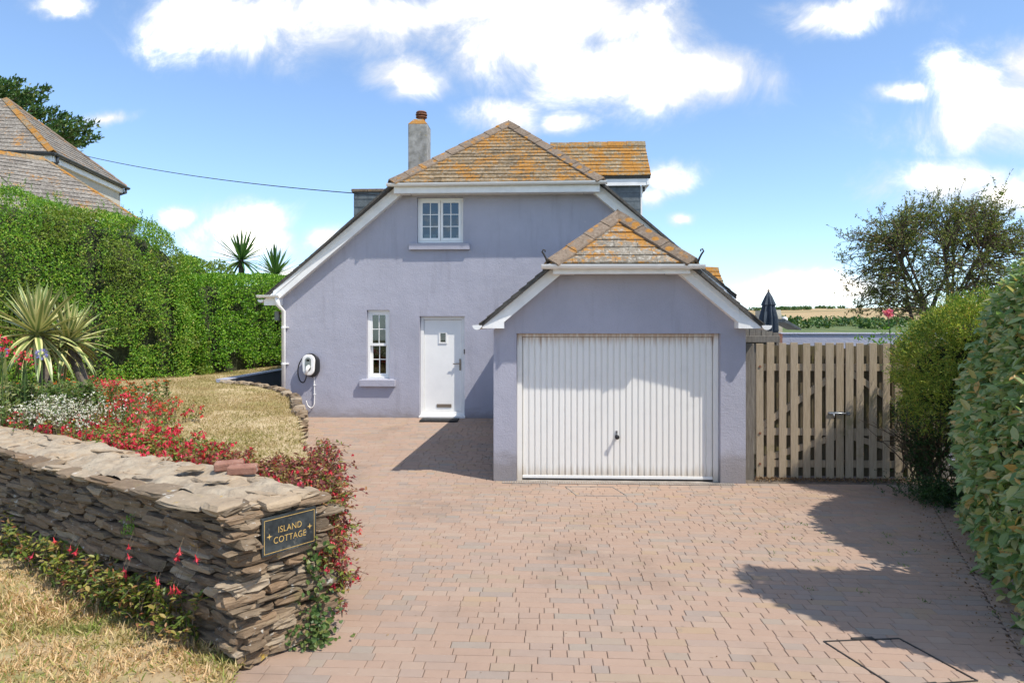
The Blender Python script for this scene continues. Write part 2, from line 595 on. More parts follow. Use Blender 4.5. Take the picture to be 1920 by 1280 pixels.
cloudy('cap_stone', [(0.25, (0.198, 0.145, 0.097)), (0.5, (0.360, 0.277, 0.189)), (0.78, (0.450, 0.370, 0.269))], 6, 0.9, bump=1.0, bscale=22,
       rndmix=0.4, rndstops=[(0.0, (0.396, 0.295, 0.193)), (0.5, (0.324, 0.273, 0.210)), (0.8, (0.414, 0.299, 0.185)), (1.0, (0.270, 0.246, 0.202))],
       spots=[(21, 0.60, 0.68, (0.20, 0.17, 0.14), 0.6), (9, 0.64, 0.70, (0.56, 0.53, 0.47), 0.5)])
cloudy('mortar', [(0.25, (0.232, 0.183, 0.133)), (0.5, (0.370, 0.303, 0.222)), (0.78, (0.447, 0.382, 0.289))], 7, 0.95, bump=1.0, bscale=30,
       spots=[(4, 0.50, 0.66, (0.36, 0.25, 0.15), 0.7), (19, 0.58, 0.68, (0.17, 0.14, 0.11), 0.6), (2.2, 0.56, 0.70, (0.26, 0.21, 0.15), 0.5)])
cloudy('wall_core', [(0.3, (0.03, 0.026, 0.02)), (0.7, (0.075, 0.062, 0.05))], 9, 0.95, bump=0.8, bscale=30)
cloudy('red_brick', [(0.3, (0.25, 0.115, 0.08)), (0.7, (0.37, 0.20, 0.145))], 14, 0.9, bump=0.8, spots=[(16, 0.6, 0.68, (0.5, 0.44, 0.38), 0.6)])
cloudy('wood', [(0.25, (0.229, 0.174, 0.109)), (0.5, (0.385, 0.303, 0.209)), (0.75, (0.501, 0.406, 0.294))], 6, 0.85, sc3=(9, 9, 0.7), bump=0.5, bscale=10,
       rndmix=0.35, rndstops=[(0, (0.324, 0.254, 0.165)), (0.5, (0.438, 0.357, 0.257)), (1, (0.365, 0.313, 0.233))],
       spots=[(2.3, 0.56, 0.72, (0.17, 0.16, 0.06), 0.5), (26, 0.68, 0.72, (0.08, 0.06, 0.045), 0.8)])
cloudy('wood_shaded', [(0.25, (0.075, 0.06, 0.038)), (0.5, (0.13, 0.105, 0.066)), (0.75, (0.20, 0.165, 0.10))], 6, 0.9, sc3=(9, 9, 0.7), bump=0.5, bscale=10,  # gate wood with the shade behind the slats painted in, plus mossy patches
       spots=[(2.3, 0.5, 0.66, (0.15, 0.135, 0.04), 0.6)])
cloudy('wood_grey', [(0.25, (0.11, 0.095, 0.078)), (0.5, (0.19, 0.17, 0.145)), (0.75, (0.27, 0.245, 0.21))], 6, 0.9, sc3=(9, 9, 0.7), bump=0.5, bscale=10)
cloudy('plaque_slate', [(0.42, (0.022, 0.027, 0.030)), (0.62, (0.055, 0.065, 0.068))], 7, 0.22, bump=0.03, bscale=60,
       spots=[(11, 0.57, 0.66, (0.17, 0.165, 0.14), 0.6)])
plain('gold_paint', (0.62, 0.42, 0.14), 0.45, 0.3, var=0.25, scale=60)
# garage door: white paint, rusty water marks creeping from the top rail and the foot
m, k, b = newmat('garage_paint')
p = k.pos()
z = k('ShaderNodeSeparateXYZ', None, Vector=p).outputs['Z']
drip = k.noise(k.scaled(p, (22, 1, 0.5)), 1.0, 5, 0.7)
top = k.smooth(k.math('ADD', z, k.math('MULTIPLY', drip, 0.55)), 1.93, 2.16)
foot = k.smooth(k.math('SUBTRACT', z, k.math('MULTIPLY', drip, 0.5)), -0.28, -0.48)
c = k.mix(k.math('MULTIPLY', top, 0.75), (0.84, 0.825, 0.78), (0.46, 0.29, 0.17))
c = k.mix(k.math('MULTIPLY', foot, 0.55), c, (0.52, 0.42, 0.30))
c = k.mix(k.math('MULTIPLY', k.smooth(k.noise(p, 3.5, 5, 0.6), 0.5, 0.8), 0.2), c, (0.55, 0.54, 0.52))
setc(k, b, Base_Color=c, Roughness=0.42)
# glass
m, k, b = newmat('glass')
m.node_tree.nodes.remove(b)
fr = k('ShaderNodeFresnel', None, IOR=1.6)
tr = k('ShaderNodeBsdfTransparent', None, Color=(0.62, 0.68, 0.68, 1))
gl = k('ShaderNodeBsdfGlossy', None, Roughness=0.02, Color=(0.9, 0.95, 1, 1))
mx = k('ShaderNodeMixShader', None, i0=k.math('ADD', fr.outputs[0], 0.03), i1=tr.outputs[0], i2=gl.outputs[0])
m.node_tree.links.new(mx.outputs[0], m.node_tree.nodes['Material Output'].inputs[0])


def leaf_mat(name, stops, trans=0.3, rough=0.45, patch=None, spec=0.4):
    m, k, b = newmat(name)
    c = k.ramp(k.rnd(), stops)
    if patch:
        c = k.mix(k.math('MULTIPLY', k.smooth(k.noise(k.pos(), patch[0], 3), 0.46, 0.62), patch[2]), c, patch[1])
    setc(k, b, Base_Color=c, Roughness=rough, Specular_IOR_Level=spec)
    t = k('ShaderNodeBsdfTranslucent', None, Color=k.mix(1.0, c, (1.5, 1.6, 0.8), 'MULTIPLY'))
    mx = k('ShaderNodeMixShader', None, i0=trans, i1=b.outputs[0], i2=t.outputs[0])
    k.nt.links.new(mx.outputs[0], k.nt.nodes['Material Output'].inputs[0])
    return m


leaf_mat('hedge_leaf', [(0, (0.054, 0.152, 0.019)), (0.4, (0.131, 0.287, 0.030)), (0.75, (0.231, 0.393, 0.043)), (0.93, (0.371, 0.484, 0.069)), (1, (0.464, 0.393, 0.121))],
         patch=(0.9, (0.20, 0.19, 0.05), 0.45))
leaf_mat('trim_leaf', [(0, (0.052, 0.156, 0.014)), (0.4, (0.129, 0.297, 0.022)), (0.8, (0.227, 0.422, 0.037)), (1, (0.361, 0.484, 0.068))])
leaf_mat('bright_shoot', [(0, (0.080, 0.194, 0.020)), (0.6, (0.137, 0.286, 0.032)), (1, (0.229, 0.343, 0.057))])
leaf_mat('silver_leaf', [(0, (0.130, 0.237, 0.085)), (0.35, (0.234, 0.338, 0.140)), (0.62, (0.351, 0.419, 0.200)), (0.84, (0.468, 0.469, 0.240)), (0.95, (0.572, 0.463, 0.210)), (1, (0.598, 0.362, 0.140))], 0.34, 0.36)
leaf_mat('feather_leaf', [(0, (0.086, 0.163, 0.029)), (0.45, (0.221, 0.326, 0.054)), (0.8, (0.422, 0.499, 0.086)), (0.95, (0.595, 0.595, 0.134)), (1, (0.518, 0.269, 0.096))], 0.3)
leaf_mat('tree_leaf', [(0, (0.069, 0.112, 0.027)), (0.5, (0.147, 0.193, 0.039)), (0.85, (0.259, 0.293, 0.053)), (1, (0.345, 0.243, 0.075))], 0.25)
leaf_mat('cypress_leaf', [(0, (0.031, 0.080, 0.023)), (0.6, (0.067, 0.144, 0.031)), (1, (0.173, 0.211, 0.054))], 0.12)
leaf_mat('dark_fern', [(0, (0.012, 0.04, 0.010)), (0.7, (0.03, 0.085, 0.02)), (1, (0.07, 0.13, 0.035))], 0.2)
leaf_mat('fuchsia_red_leaf', [(0, (0.144, 0.034, 0.036)), (0.35, (0.240, 0.060, 0.054)), (0.55, (0.192, 0.102, 0.042)), (0.78, (0.228, 0.210, 0.042)), (1, (0.396, 0.192, 0.102))], 0.3)
leaf_mat('fuchsia_green_leaf', [(0, (0.072, 0.117, 0.021)), (0.5, (0.169, 0.215, 0.034)), (0.75, (0.299, 0.293, 0.058)), (0.9, (0.286, 0.098, 0.058)), (1, (0.429, 0.351, 0.117))], 0.3)
leaf_mat('garden_green', [(0, (0.058, 0.111, 0.026)), (0.6, (0.130, 0.208, 0.046)), (1, (0.260, 0.273, 0.098))], 0.3)
leaf_mat('ivy_leaf', [(0, (0.039, 0.085, 0.024)), (0.6, (0.091, 0.153, 0.040)), (1, (0.195, 0.221, 0.064))], 0.25)
leaf_mat('red_petal', [(0, (0.50, 0.025, 0.05)), (0.5, (0.68, 0.04, 0.075)), (0.8, (0.74, 0.075, 0.16)), (1, (0.76, 0.12, 0.07))], 0.35, 0.5)
leaf_mat('orange_petal', [(0, (0.62, 0.05, 0.025)), (1, (0.75, 0.16, 0.03))], 0.35, 0.5)
leaf_mat('white_petal', [(0, (0.68, 0.64, 0.56)), (1, (0.82, 0.80, 0.76))], 0.3, 0.6)
leaf_mat('pink_petal', [(0, (0.62, 0.13, 0.25)), (1, (0.78, 0.25, 0.36))], 0.35, 0.5)
leaf_mat('violet_petal', [(0, (0.22, 0.20, 0.60)), (1, (0.38, 0.34, 0.75))], 0.35, 0.5)
leaf_mat('dry_grass', [(0, (0.466, 0.302, 0.157)), (0.4, (0.652, 0.466, 0.262)), (0.7, (0.776, 0.598, 0.377)), (0.85, (0.389, 0.358, 0.115)), (1, (0.233, 0.296, 0.073))], 0.25, 0.7, patch=(1.1, (0.17, 0.26, 0.035), 1.0), spec=0.15)
leaf_mat('lawn_grass', [(0, (0.408, 0.299, 0.162)), (0.6, (0.513, 0.399, 0.233)), (0.85, (0.437, 0.356, 0.171)), (1, (0.266, 0.257, 0.085))], 0.25, 0.7, patch=(0.45, (0.314, 0.285, 0.104), 0.75), spec=0.15)
leaf_mat('dry_litter', [(0, (0.10, 0.055, 0.03)), (0.5, (0.20, 0.115, 0.055)), (1, (0.30, 0.20, 0.10))], 0.1, 0.8)
cloudy('lawn_ground', [(0.3, (0.37, 0.27, 0.15)), (0.5, (0.47, 0.36, 0.205)), (0.72, (0.56, 0.445, 0.27))], 3.0, 0.95, bump=1.0, bscale=70,
       spots=[(0.5, 0.48, 0.66, (0.24, 0.215, 0.05), 0.7), (30, 0.6, 0.7, (0.18, 0.12, 0.06), 0.5)])
cloudy('verge_ground', [(0.3, (0.34, 0.245, 0.14)), (0.5, (0.44, 0.33, 0.19)), (0.72, (0.53, 0.415, 0.25))], 3.5, 0.95, bump=1.0, bscale=60,
       spots=[(1.1, 0.46, 0.64, (0.17, 0.20, 0.045), 0.85)])
cloudy('field_tan', [(0.3, (0.33, 0.24, 0.12)), (0.7, (0.44, 0.32, 0.17))], 0.012, 0.95, bump=0.0)
cloudy('field_green', [(0.3, (0.055, 0.085, 0.03)), (0.5, (0.10, 0.14, 0.045)), (0.7, (0.16, 0.17, 0.07))], 0.03, 0.95, bump=0.0)
cloudy('meadow', [(0.3, (0.12, 0.12, 0.045)), (0.7, (0.22, 0.19, 0.08))], 0.05, 0.95, bump=0.0)
# variegated strap leaf (green centre, cream margins): across the blade = generated X
m, k, b = newmat('variegated_leaf')
gx = k('ShaderNodeSeparateXYZ', None, Vector=k('ShaderNodeTexCoord').outputs['Generated']).outputs['X']
off = k.math('ABSOLUTE', k.math('SUBTRACT', gx, 0.5))
lines = k.noise(k.scaled(k('ShaderNodeTexCoord').outputs['Generated'], (26, 0.6, 0.6)), 1.0, 2)
c = k.mix(k.smooth(k.math('ADD', off, k.math('MULTIPLY', lines, 0.12)), 0.20, 0.32), (0.16, 0.225, 0.06), (0.62, 0.57, 0.25))
c = k.mix(k.math('MULTIPLY', k('ShaderNodeObjectInfo').outputs['Random'], 0.3), c, (0.28, 0.30, 0.10))
setc(k, b, Base_Color=c, Roughness=0.42)
leaf_mat('palm_leaf', [(0, (0.042, 0.119, 0.028)), (0.7, (0.105, 0.210, 0.056)), (1, (0.210, 0.280, 0.098))], 0.2)
mt = MATS


# ------------------------------------------------------------------ setting: levels
def gnd(x, y):
    z = np.interp(y, [-6, 3, 7, 9.5, 10.3, 14.1, 30], [-0.12, -0.19, -0.235, -0.28, -0.24, 0.0, 0.0])
    f = np.clip((8.5 - y) / 3.5, 0, 1)
    return z - 0.022 * np.clip(x - 1.2, 0, 4) * f


def lawn_z(x, y):
    return 0.60 + 0.03 * np.clip(-x - 4.5, 0, 6) + 0.02 * np.clip(y - 11, 0, 6)


def verge_z(x, y):
    # the grass verge outside the stone wall
    return -0.17 + 0.035 * np.clip(-x - 2.0, 0, 8) + 0.02 * np.sin(x * 2.1) * np.sin(y * 1.7)


def grid_sheet(name, x0, x1, y0, y1, step, zf, inside, mat, kind='structure', rough=0.0):
    nx, ny = int((x1 - x0) / step) + 1, int((y1 - y0) / step) + 1
    X, Y = np.meshgrid(np.linspace(x0, x1, nx), np.linspace(y0, y1, ny))
    Z = zf(X, Y)
    if rough:
        pts = np.stack([X.ravel(), Y.ravel(), 0 * X.ravel()], 1)
        Z = Z + rough * fbm(pts, 2.3, 3).reshape(X.shape)
    v = np.stack([X, Y, Z], 2).reshape(-1, 3)
    i, j = np.meshgrid(np.arange(ny - 1), np.arange(nx - 1), indexing='ij')
    a = (i * nx + j).ravel()
    f = np.stack([a, a + 1, a + nx + 1, a + nx], 1)
    c = v[f].mean(1)
    f = f[inside(c[:, 0], c[:, 1])]
    used, inv = np.unique(f, return_inverse=True)
    o = np_mesh(name, v[used], inv.reshape(-1, 4), mat, smooth=True)
    return tag(o, kind=kind)


def in_poly(poly):
    px = np.array([p[0] for p in poly]); py = np.array([p[1] for p in poly])

    def f(x, y):
        x = np.asarray(x, float); y = np.asarray(y, float)
        r = np.zeros(x.shape, bool)
        n = len(px)
        for i in range(n):
            j = (i + 1) % n
            cond = (py[i] > y) != (py[j] > y)
            t = (y - py[i]) / (py[j] - py[i] + 1e-12)
            r ^= cond & (x < px[i] + t * (px[j] - px[i]))
        return r
    return f


# ground reaching the horizon
g = MB().add([(-3000, -60, -0.62), (3000, -60, -0.62), (3000, 112, -0.62), (-3000, 112, -0.62)], [(0, 1, 2, 3)])
tag(g.build('ground', mt['meadow']), kind='structure')

# far hillside: fields and a wooded valley
def hill_z(x, y):
    base = np.interp(y, [104, 150, 220, 420, 640, 900, 1150, 1500, 3000], [-0.75, -10, -16, -6, 2.5, 12.0, 18.0, 17.0, 10.0])
    return base + 0.006 * (x - 300) * np.interp(y, [300, 900], [0, 1]) + 3.0 * np.sin(x / 170.0 + y / 260.0) * np.clip((y - 150) / 200, 0, 1)


nx, ny = 640, 90
X, Y = np.meshgrid(np.linspace(-2600, 2600, nx), np.r_[np.linspace(104, 1500, 85), 1900, 2300, 2700, 3000, 3200])
v = np.stack([X, Y, hill_z(X, Y)], 2).reshape(-1, 3)
i, j = np.meshgrid(np.arange(ny - 1), np.arange(nx - 1), indexing='ij')
a = (i * nx + j).ravel()
f = np.stack([a, a + 1, a + nx + 1, a + nx], 1)
ho = np_mesh('hills', v, f, mt['field_tan'], smooth=True)
ho.data.materials.append(mt['field_green'])
c = v[f].mean(1)
green = (c[:, 1] < 665 + 30 * np.sin(c[:, 0] / 90)) & ~((c[:, 0] > 225 + 0.56 * (c[:, 1] - 420)) & (c[:, 0] < 700)) | (np.abs(c[:, 1] - 1010) < 10)
ho.data.polygons.foreach_set('material_index', green.astype(np.int32))
tag(ho, kind='structure')

# raised garden (lawn and beds) on the left
WA = np.array([-1.93, 4.29])          # front bottom corner of the stone wall's end
WD = np.array([-0.858, 0.514])        # along the wall, to the left
WNB = np.array([0.514, 0.858])        # towards the back of the wall
WE = np.array([0.60, 0.80])           # along the end face
WL = 6.0
WT = 0.56
back0 = WA + WE * WT
bed_edge = [tuple(back0 + np.array([-0.12, 0.05])), (-2.0, 6.0), (-2.75, 7.8), (-3.5, 9.7), (-4.25, 11.55), (-4.65, 12.35), (-5.2, 13.1), (-5.9, 13.65), (-6.75, 13.95)]
raised = [tuple(WA + WD * 0.25 + WNB * 0.3)] + bed_edge + [(-6.62, 17.0), (-6.5, 26), (-30, 26), (-30, 20)] + [tuple(WA + WD * 12 + WNB * 0.3)]
raised_in = in_poly(raised)
grid_sheet('lawn', -22, -1.0, 4.2, 26, 0.1, lawn_z, raised_in, mt['lawn_ground'], rough=0.03)

# verge in front of the wall
verge_poly = [(-1.62, 1.0), (-1.75, 3.2), (-1.90, 4.2), tuple(WA + WNB * 0.25), tuple(WA + WD * 12 + WNB * 0.25), (-14, 1.0)]
verge_in = in_poly(verge_poly)
grid_sheet('verge', -14, -1.0, 1.0, 11.5, 0.1, verge_z, verge_in, mt['verge_ground'], rough=0.05)

# ------------------------------------------------------------------ driveway with block paving
def left_edge(y):
    return np.interp(y, [1.0, 3.2, 4.2, 5.0, 6.0, 7.8, 9.7, 11.55, 12.35, 13.1, 13.65, 14.2],
                     [-1.62, -1.75, -1.95, -1.65, -2.1, -2.85, -3.6, -4.35, -4.75, -5.3, -6.0, -6.7])


def right_edge(y):
    return 3.34 + (y - 4.99) * 0.405


drive_poly = [(-3, 1.0), (6.0, 1.0), (7.5, 10.25), (-0.69, 10.2), (-0.69, 14.12), (-6.7, 14.12), (-6.7, 17), (-7, 17), (-7, 10), (-3, 5)]
DRIVE = grid_sheet('driveway', -7, 7.5, 1.0, 17.0, 0.25, lambda x, y: gnd(x, y) - 0.016, in_poly(drive_poly), mt['joint_sand'])


def proj(x, y, z):
    l = x * math.cos(YAW) + y * math.sin(YAW)
    d = -x * math.sin(YAW) + y * math.cos(YAW)
    return 960 + 1280 * l / d, 600 - 1280 * (z - CAMZ) / d, d


PAV = []          # (cx, cy, length, depth, rot, dz, tilt)
ROW = 0.100
lens = [0.272, 0.156, 0.113]
for r in range(131):
    y = 1.05 + r * ROW
    yc = y + ROW / 2
    xl = float(left_edge(yc)) - 0.35
    xr = min(float(right_edge(yc)), 6.2) if yc < 9.74 else (-0.70)
    x = xl - random.random() * 0.25
    while x < xr - 0.02:
        L = random.choices(lens, [0.42, 0.36, 0.22])[0]
        x1 = min(x + L, xr)
        if xr - x1 < 0.05: x1 = xr
        PAV.append([(x + x1) / 2, yc, x1 - x, ROW, random.gauss(0, 0.0015), random.gauss(0, 0.0007), random.gauss(0, 0.004)])
        x = x1
# soldier course along the right edge
ea = math.atan2(1, 0.405)
d_edge = np.array([0.405, 1.0]) / math.hypot(0.405, 1.0)
n_edge = np.array([d_edge[1], -d_edge[0]])
s = 0.0
while s < 8.4:
    p = np.array([right_edge(1.6), 1.6]) + d_edge * s + n_edge * 0.112
    PAV.append([p[0], p[1], 0.205, 0.105, ea - math.pi / 2, random.gauss(0, 0.0015), random.gauss(0, 0.006)])
    s += 0.108


def paver_mesh_data(L, Dp, g=0.0019, ch=0.0034, h=0.012):
    a, b = L / 2 - g, Dp / 2 - 0.0022
    v = [(-a, -b, -h), (a, -b, -h), (a, b, -h), (-a, b, -h), (-a, -b, -ch), (a, -b, -ch), (a, b, -ch), (-a, b, -ch),
         (-a + ch, -b + ch, 0), (a - ch, -b + ch, 0), (a - ch, b - ch, 0), (-a + ch, b - ch, 0)]
    f = [(0, 1, 5, 4), (1, 2, 6, 5), (2, 3, 7, 6), (3, 0, 4, 7), (4, 5, 9, 8), (5, 6, 10, 9), (6, 7, 11, 10), (7, 4, 8, 11), (8, 9, 10, 11)]
    return v, f


def seen(x, y, z):
    u, w, d = proj(x, y, z)
    return d > 0.5 and -20 < u < 1940 and w < 1290, d


order = []
for i, p in enumerate(PAV):
    ok, d = seen(p[0], p[1], -0.2)
    if ok and not raised_in(np.array([p[0]]), np.array([p[1]]))[0]:
        order.append((d, i))
order.sort()
near = {i for _, i in order[:300]}
mesh_cache = {}
vv, ff, rr = [], [], []
for i, (cx, cy, L, Dp, rot, dz, tl) in enumerate(PAV):
    z = float(gnd(cx, cy)) + dz
    sx = float(gnd(cx + 0.1, cy) - gnd(cx - 0.1, cy)) / 0.2
    sy = float(gnd(cx, cy + 0.1) - gnd(cx, cy - 0.1)) / 0.2
    R = Matrix.Rotation(rot, 4, 'Z')
    T = Matrix.Translation((cx, cy, z)) @ Matrix(((1, 0, 0, 0), (0, 1, 0, 0), (sx + tl, sy + tl * 0.6, 1, 0), (0, 0, 0, 1))) @ R
    if i in near:
        key = (round(L, 3), round(Dp, 3))
        if key not in mesh_cache:
            v, f = paver_mesh_data(*key)
            me = bpy.data.meshes.new('paver')
            me.from_pydata(v, [], f)
            me.materials.append(mt['paver'])
            mesh_cache[key] = me
        o = bpy.data.objects.new('paver', mesh_cache[key])
        COL.objects.link(o)
        o.parent = DRIVE
        o.rotation_euler = (sy + tl * 0.6, -(sx + tl), rot)
        o.location = (cx, cy, z)
    else:
        v, f = paver_mesh_data(L, Dp)
        b0 = len(vv)
        A = np.array(T)
        q = np.c_[np.array(v), np.ones(len(v))] @ A.T
        vv.extend(q[:, :3].tolist())
        ff.extend([[t + b0 for t in fc] for fc in f])
        rr.extend([random.random()] * len(f))
o = np_mesh('far_pavers', vv, ff, mt['paver'], DRIVE, rnd=rr)
o["kind"] = "stuff"

# kerb of edging stones on the right
KERB = thing('kerb', (4.2, 6.4, -0.25), 'low weathered concrete kerb running under the silvery hedge on the right', 'kerb')
s = 0.0
while s < 8.0:
    p0 = np.array([right_edge(1.9), 1.9]) + d_edge * s + n_edge * 0.275
    p1 = p0 + d_edge * 0.60
    z0, z1 = float(gnd(*p0)) + 0.02, float(gnd(*p1)) + 0.02
    MB().bar((p0[0], p0[1], z0), (p1[0], p1[1], z1), 0.085, 0.16).build('edging_stone', mt['concrete'], KERB, bevel=0.018)
    s += 0.61
# soil bed under the hedge
sp = [(right_edge(1.0) + 0.30, 1.0), (9, 1.0), (9.5, 9.9), (5.9, 9.9), (right_edge(9.0) + 0.30, 9.0)]
grid_sheet('soil_bed', 1.8, 9.5, 1.0, 9.95, 0.15, lambda x, y: gnd(x, y) - 0.004, in_poly(sp), mt['soil'], rough=0.04)

# ------------------------------------------------------------------ roofs of separate slates
def slates(poly3, updir, gauge, width, mat, parent, name='slate', lift=0.017, stagger=True, jitter=0.0):
    """lay slates on a convex 3d polygon; updir = direction up the slope"""
    P = [Vector(p) for p in poly3]
    nrm = (P[1] - P[0]).cross(P[2] - P[0]).normalized()
    t = Vector(updir)
    t = (t - nrm * t.dot(nrm)).normalized()
    sdir = t.cross(nrm).normalized()
    O = P[0]
    q = [((p - O).dot(sdir), (p - O).dot(t)) for p in P]
    area = sum(q[i][0] * q[(i + 1) % len(q)][1] - q[(i + 1) % len(q)][0] * q[i][1] for i in range(len(q)))
    if area < 0:
        q = q[::-1]
    hp = halfplanes(q)
    s0, s1 = min(a for a, _ in q), max(a for a, _ in q)
    t0, t1 = min(b for _, b in q), max(b for _, b in q)
    row = 0
    tt = t0
    cnt = 0
    while tt < t1 - 0.01:
        x = s0 - (width * 0.5 if (row % 2 and stagger) else 0) - random.random() * 0.03
        while x < s1:
            w = width * random.uniform(0.88, 1.12)
            dn = random.uniform(-jitter, jitter)
            c = clip_poly([(x + 0.002, tt - dn), (x + w - 0.002, tt - dn), (x + w - 0.002, tt + gauge), (x + 0.002, tt + gauge)], hp)
            if len(c) >= 3:
                ar = abs(sum(c[i][0] * c[(i + 1) % len(c)][1] - c[(i + 1) % len(c)][0] * c[i][1] for i in range(len(c)))) / 2
                if ar > 0.0015:
                    cx = sum(a for a, _ in c) / len(c); cy = sum(b for _, b in c) / len(c)
                    org = O + sdir * cx + t * cy
                    tw = random.uniform(0.7, 1.3)
                    vt = [sdir * (a - cx) + t * (b - cy) + nrm * (0.003 + lift * tw * (1 - (b - tt) / gauge)) for a, b in c]
                    vb = [sdir * (a - cx) + t * (b - cy) - nrm * 0.002 for a, b in c]
                    n = len(c)
                    fs = [tuple(range(n)), tuple(range(2 * n - 1, n - 1, -1))] + [(i, i + n, (i + 1) % n + n, (i + 1) % n) for i in range(n)]
                    me = bpy.data.meshes.new(name)
                    me.from_pydata([tuple(a) for a in vt + vb], [], fs)
                    me.materials.append(mat)
                    ob = bpy.data.objects.new(name, me)
                    ob.location = org
                    link(ob, parent)
                    cnt += 1
            x += w
        tt += gauge
        row += 1
    return cnt


def hip_tiles(a, b, nl, nr, mat, parent, seg=0.42, w=0.17, name='hip_tile'):
    """angled capping tiles from a up to b; nl and nr are outward in-plane directions of the two roof planes"""
    a, b, nl, nr = Vector(a), Vector(b), Vector(nl).normalized(), Vector(nr).normalized()
    d = (b - a)
    n = max(1, round(d.length / seg))
    up = -(nl + nr).normalized()
    for i in range(n):
        p, q = a + d * (i / n), a + d * ((i + 1) / n - 0.004 / d.length)
        jit = up * random.uniform(0.0, 0.008)
        v = []
        for k, c in enumerate((p, q)):
            c = c + jit + up * (0.012 if k == 0 else 0.0)
            v += [c + nl * w, c + up * 0.02, c + nr * w, c + nr * w + up * 0.028, c + up * 0.052, c + nl * w + up * 0.028]
        f = [(0, 1, 4, 5), (1, 2, 3, 4)] + [(11, 10, 7, 6), (10, 9, 8, 7)]
        f += [(i0, i0 + 6, (i0 + 1) % 6 + 6, (i0 + 1) % 6) for i0 in range(6)]
        pydata(name, v, f, mat, parent)


# ------------------------------------------------------------------ the cottage
YH, YG = 14.10, 9.75
TAN = 0.839
XC, HWID = -0.92, 4.53
COT = thing('cottage', (XC, YH, 0.0), 'lilac rendered cottage with half-hipped slate roof, white door and attached garage', 'house')
RIDGE = 6.57
ztop = lambda x: RIDGE - TAN * abs(x - XC)
XL, XR = XC - HWID, XC + HWID

D_X0, D_X1, D_Z0, D_Z1 = -2.54, -1.60, 0.0, 2.11
holes = [(D_X0, D_X1, -0.05, D_Z1), (-3.65, -3.17, 0.80, 2.24), (-2.59, -1.63, 3.63, 4.575), (-0.72, -0.24, 0.80, 2.24)]
zb = 6.27 - TAN * HWID
gable = [(XL, -0.4), (XR, -0.4), (XR, zb), (XC + 1.93, 4.65), (XC - 1.93, 4.65), (XL, zb)]
wm = wall_sheet(gable, holes, YH, 0.18)
for x in (XL, XR):
    wm.add([(x, YH, -0.4), (x, 22, -0.4), (x, 22, zb), (x, YH, zb)], [(0, 1, 2, 3)] if x == XR else [(3, 2, 1, 0)])
wm.add([(XL, 22, -0.4), (XL, 22, zb), (XC, 22, 6.2), (XR, 22, zb), (XR, 22, -0.4)], [(0, 1, 2, 3, 4)])
wm.build('wall', mt['lilac_render'], COT)
# dark rooms behind the glass
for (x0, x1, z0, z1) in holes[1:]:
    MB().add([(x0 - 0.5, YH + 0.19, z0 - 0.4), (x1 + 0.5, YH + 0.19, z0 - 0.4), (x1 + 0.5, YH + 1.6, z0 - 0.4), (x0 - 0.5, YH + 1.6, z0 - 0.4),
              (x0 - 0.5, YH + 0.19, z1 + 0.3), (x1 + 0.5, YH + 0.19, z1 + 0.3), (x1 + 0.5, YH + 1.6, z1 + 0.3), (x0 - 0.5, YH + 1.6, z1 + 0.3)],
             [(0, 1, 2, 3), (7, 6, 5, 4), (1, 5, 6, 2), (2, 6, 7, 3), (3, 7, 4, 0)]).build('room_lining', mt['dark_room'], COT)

# roof slopes
yf = YH - 0.20
yhip = YH - 0.42
zhip = 4.80
hx = (RIDGE - zhip) / TAN
yapex = yhip + (RIDGE - zhip) / TAN
ov = 0.30
ROOF = None
rb = MB()
for sg in (-1, 1):
    e0 = (XC + sg * (HWID + ov), yf, ztop(XC + HWID + ov)); e1 = (XC + sg * (HWID + ov) + 0.7, 22.3, ztop(XC + HWID + ov))
    r1 = (XC + 0.7, 22.3, RIDGE); ap = (XC + 0.15, yapex, RIDGE); hb = (XC + sg * hx, yhip, zhip); hf = (XC + sg * hx, yf, zhip)
    poly = [e0, e1, r1, ap, hb] if sg > 0 else [hb, ap, r1, e1, e0]
    rb.prism(poly, (0, 0, -0.055))
rb.prism([(XC - hx, yhip, zhip), (XC + hx, yhip, zhip), (XC + 0.15, yapex, RIDGE)], (0, 0.03, -0.055))
ROOF = rb.build('roof', mt['roof_edge'], COT)
ns = slates([(XC - hx - 0.02, yhip - 0.01, zhip + 0.004), (XC + hx + 0.02, yhip - 0.01, zhip + 0.004), (XC + 0.15, yapex, RIDGE + 0.01)], (0, 1, TAN), 0.155, 0.26, mt['slate_lichen'], ROOF)
for sg in (-1, 1):
    a = (XC + sg * (hx + 0.03), yhip - 0.02, zhip + 0.01); b = (XC + 0.15, yapex, RIDGE + 0.02)
    dv = (Vector(b) - Vector(a)).normalized()
    nf = Vector((0, -TAN, 1)).normalized()
    nsd = Vector((sg * TAN, 0, 1)).normalized()
    inf = nf.cross(dv); inf = inf if inf.x * sg < 0 else -inf
    ins = nsd.cross(dv); ins = ins if ins.y > 0 else -ins
    hip_tiles(a, b, inf, ins, mt['hip_tile'], ROOF)
hip_tiles((XC + 0.15, yapex, RIDGE + 0.02), (XC + 0.7, 22.2, RIDGE + 0.02), (-1, 0, -TAN), (1, 0, -TAN), mt['hip_tile'], ROOF, name='ridge_tile')
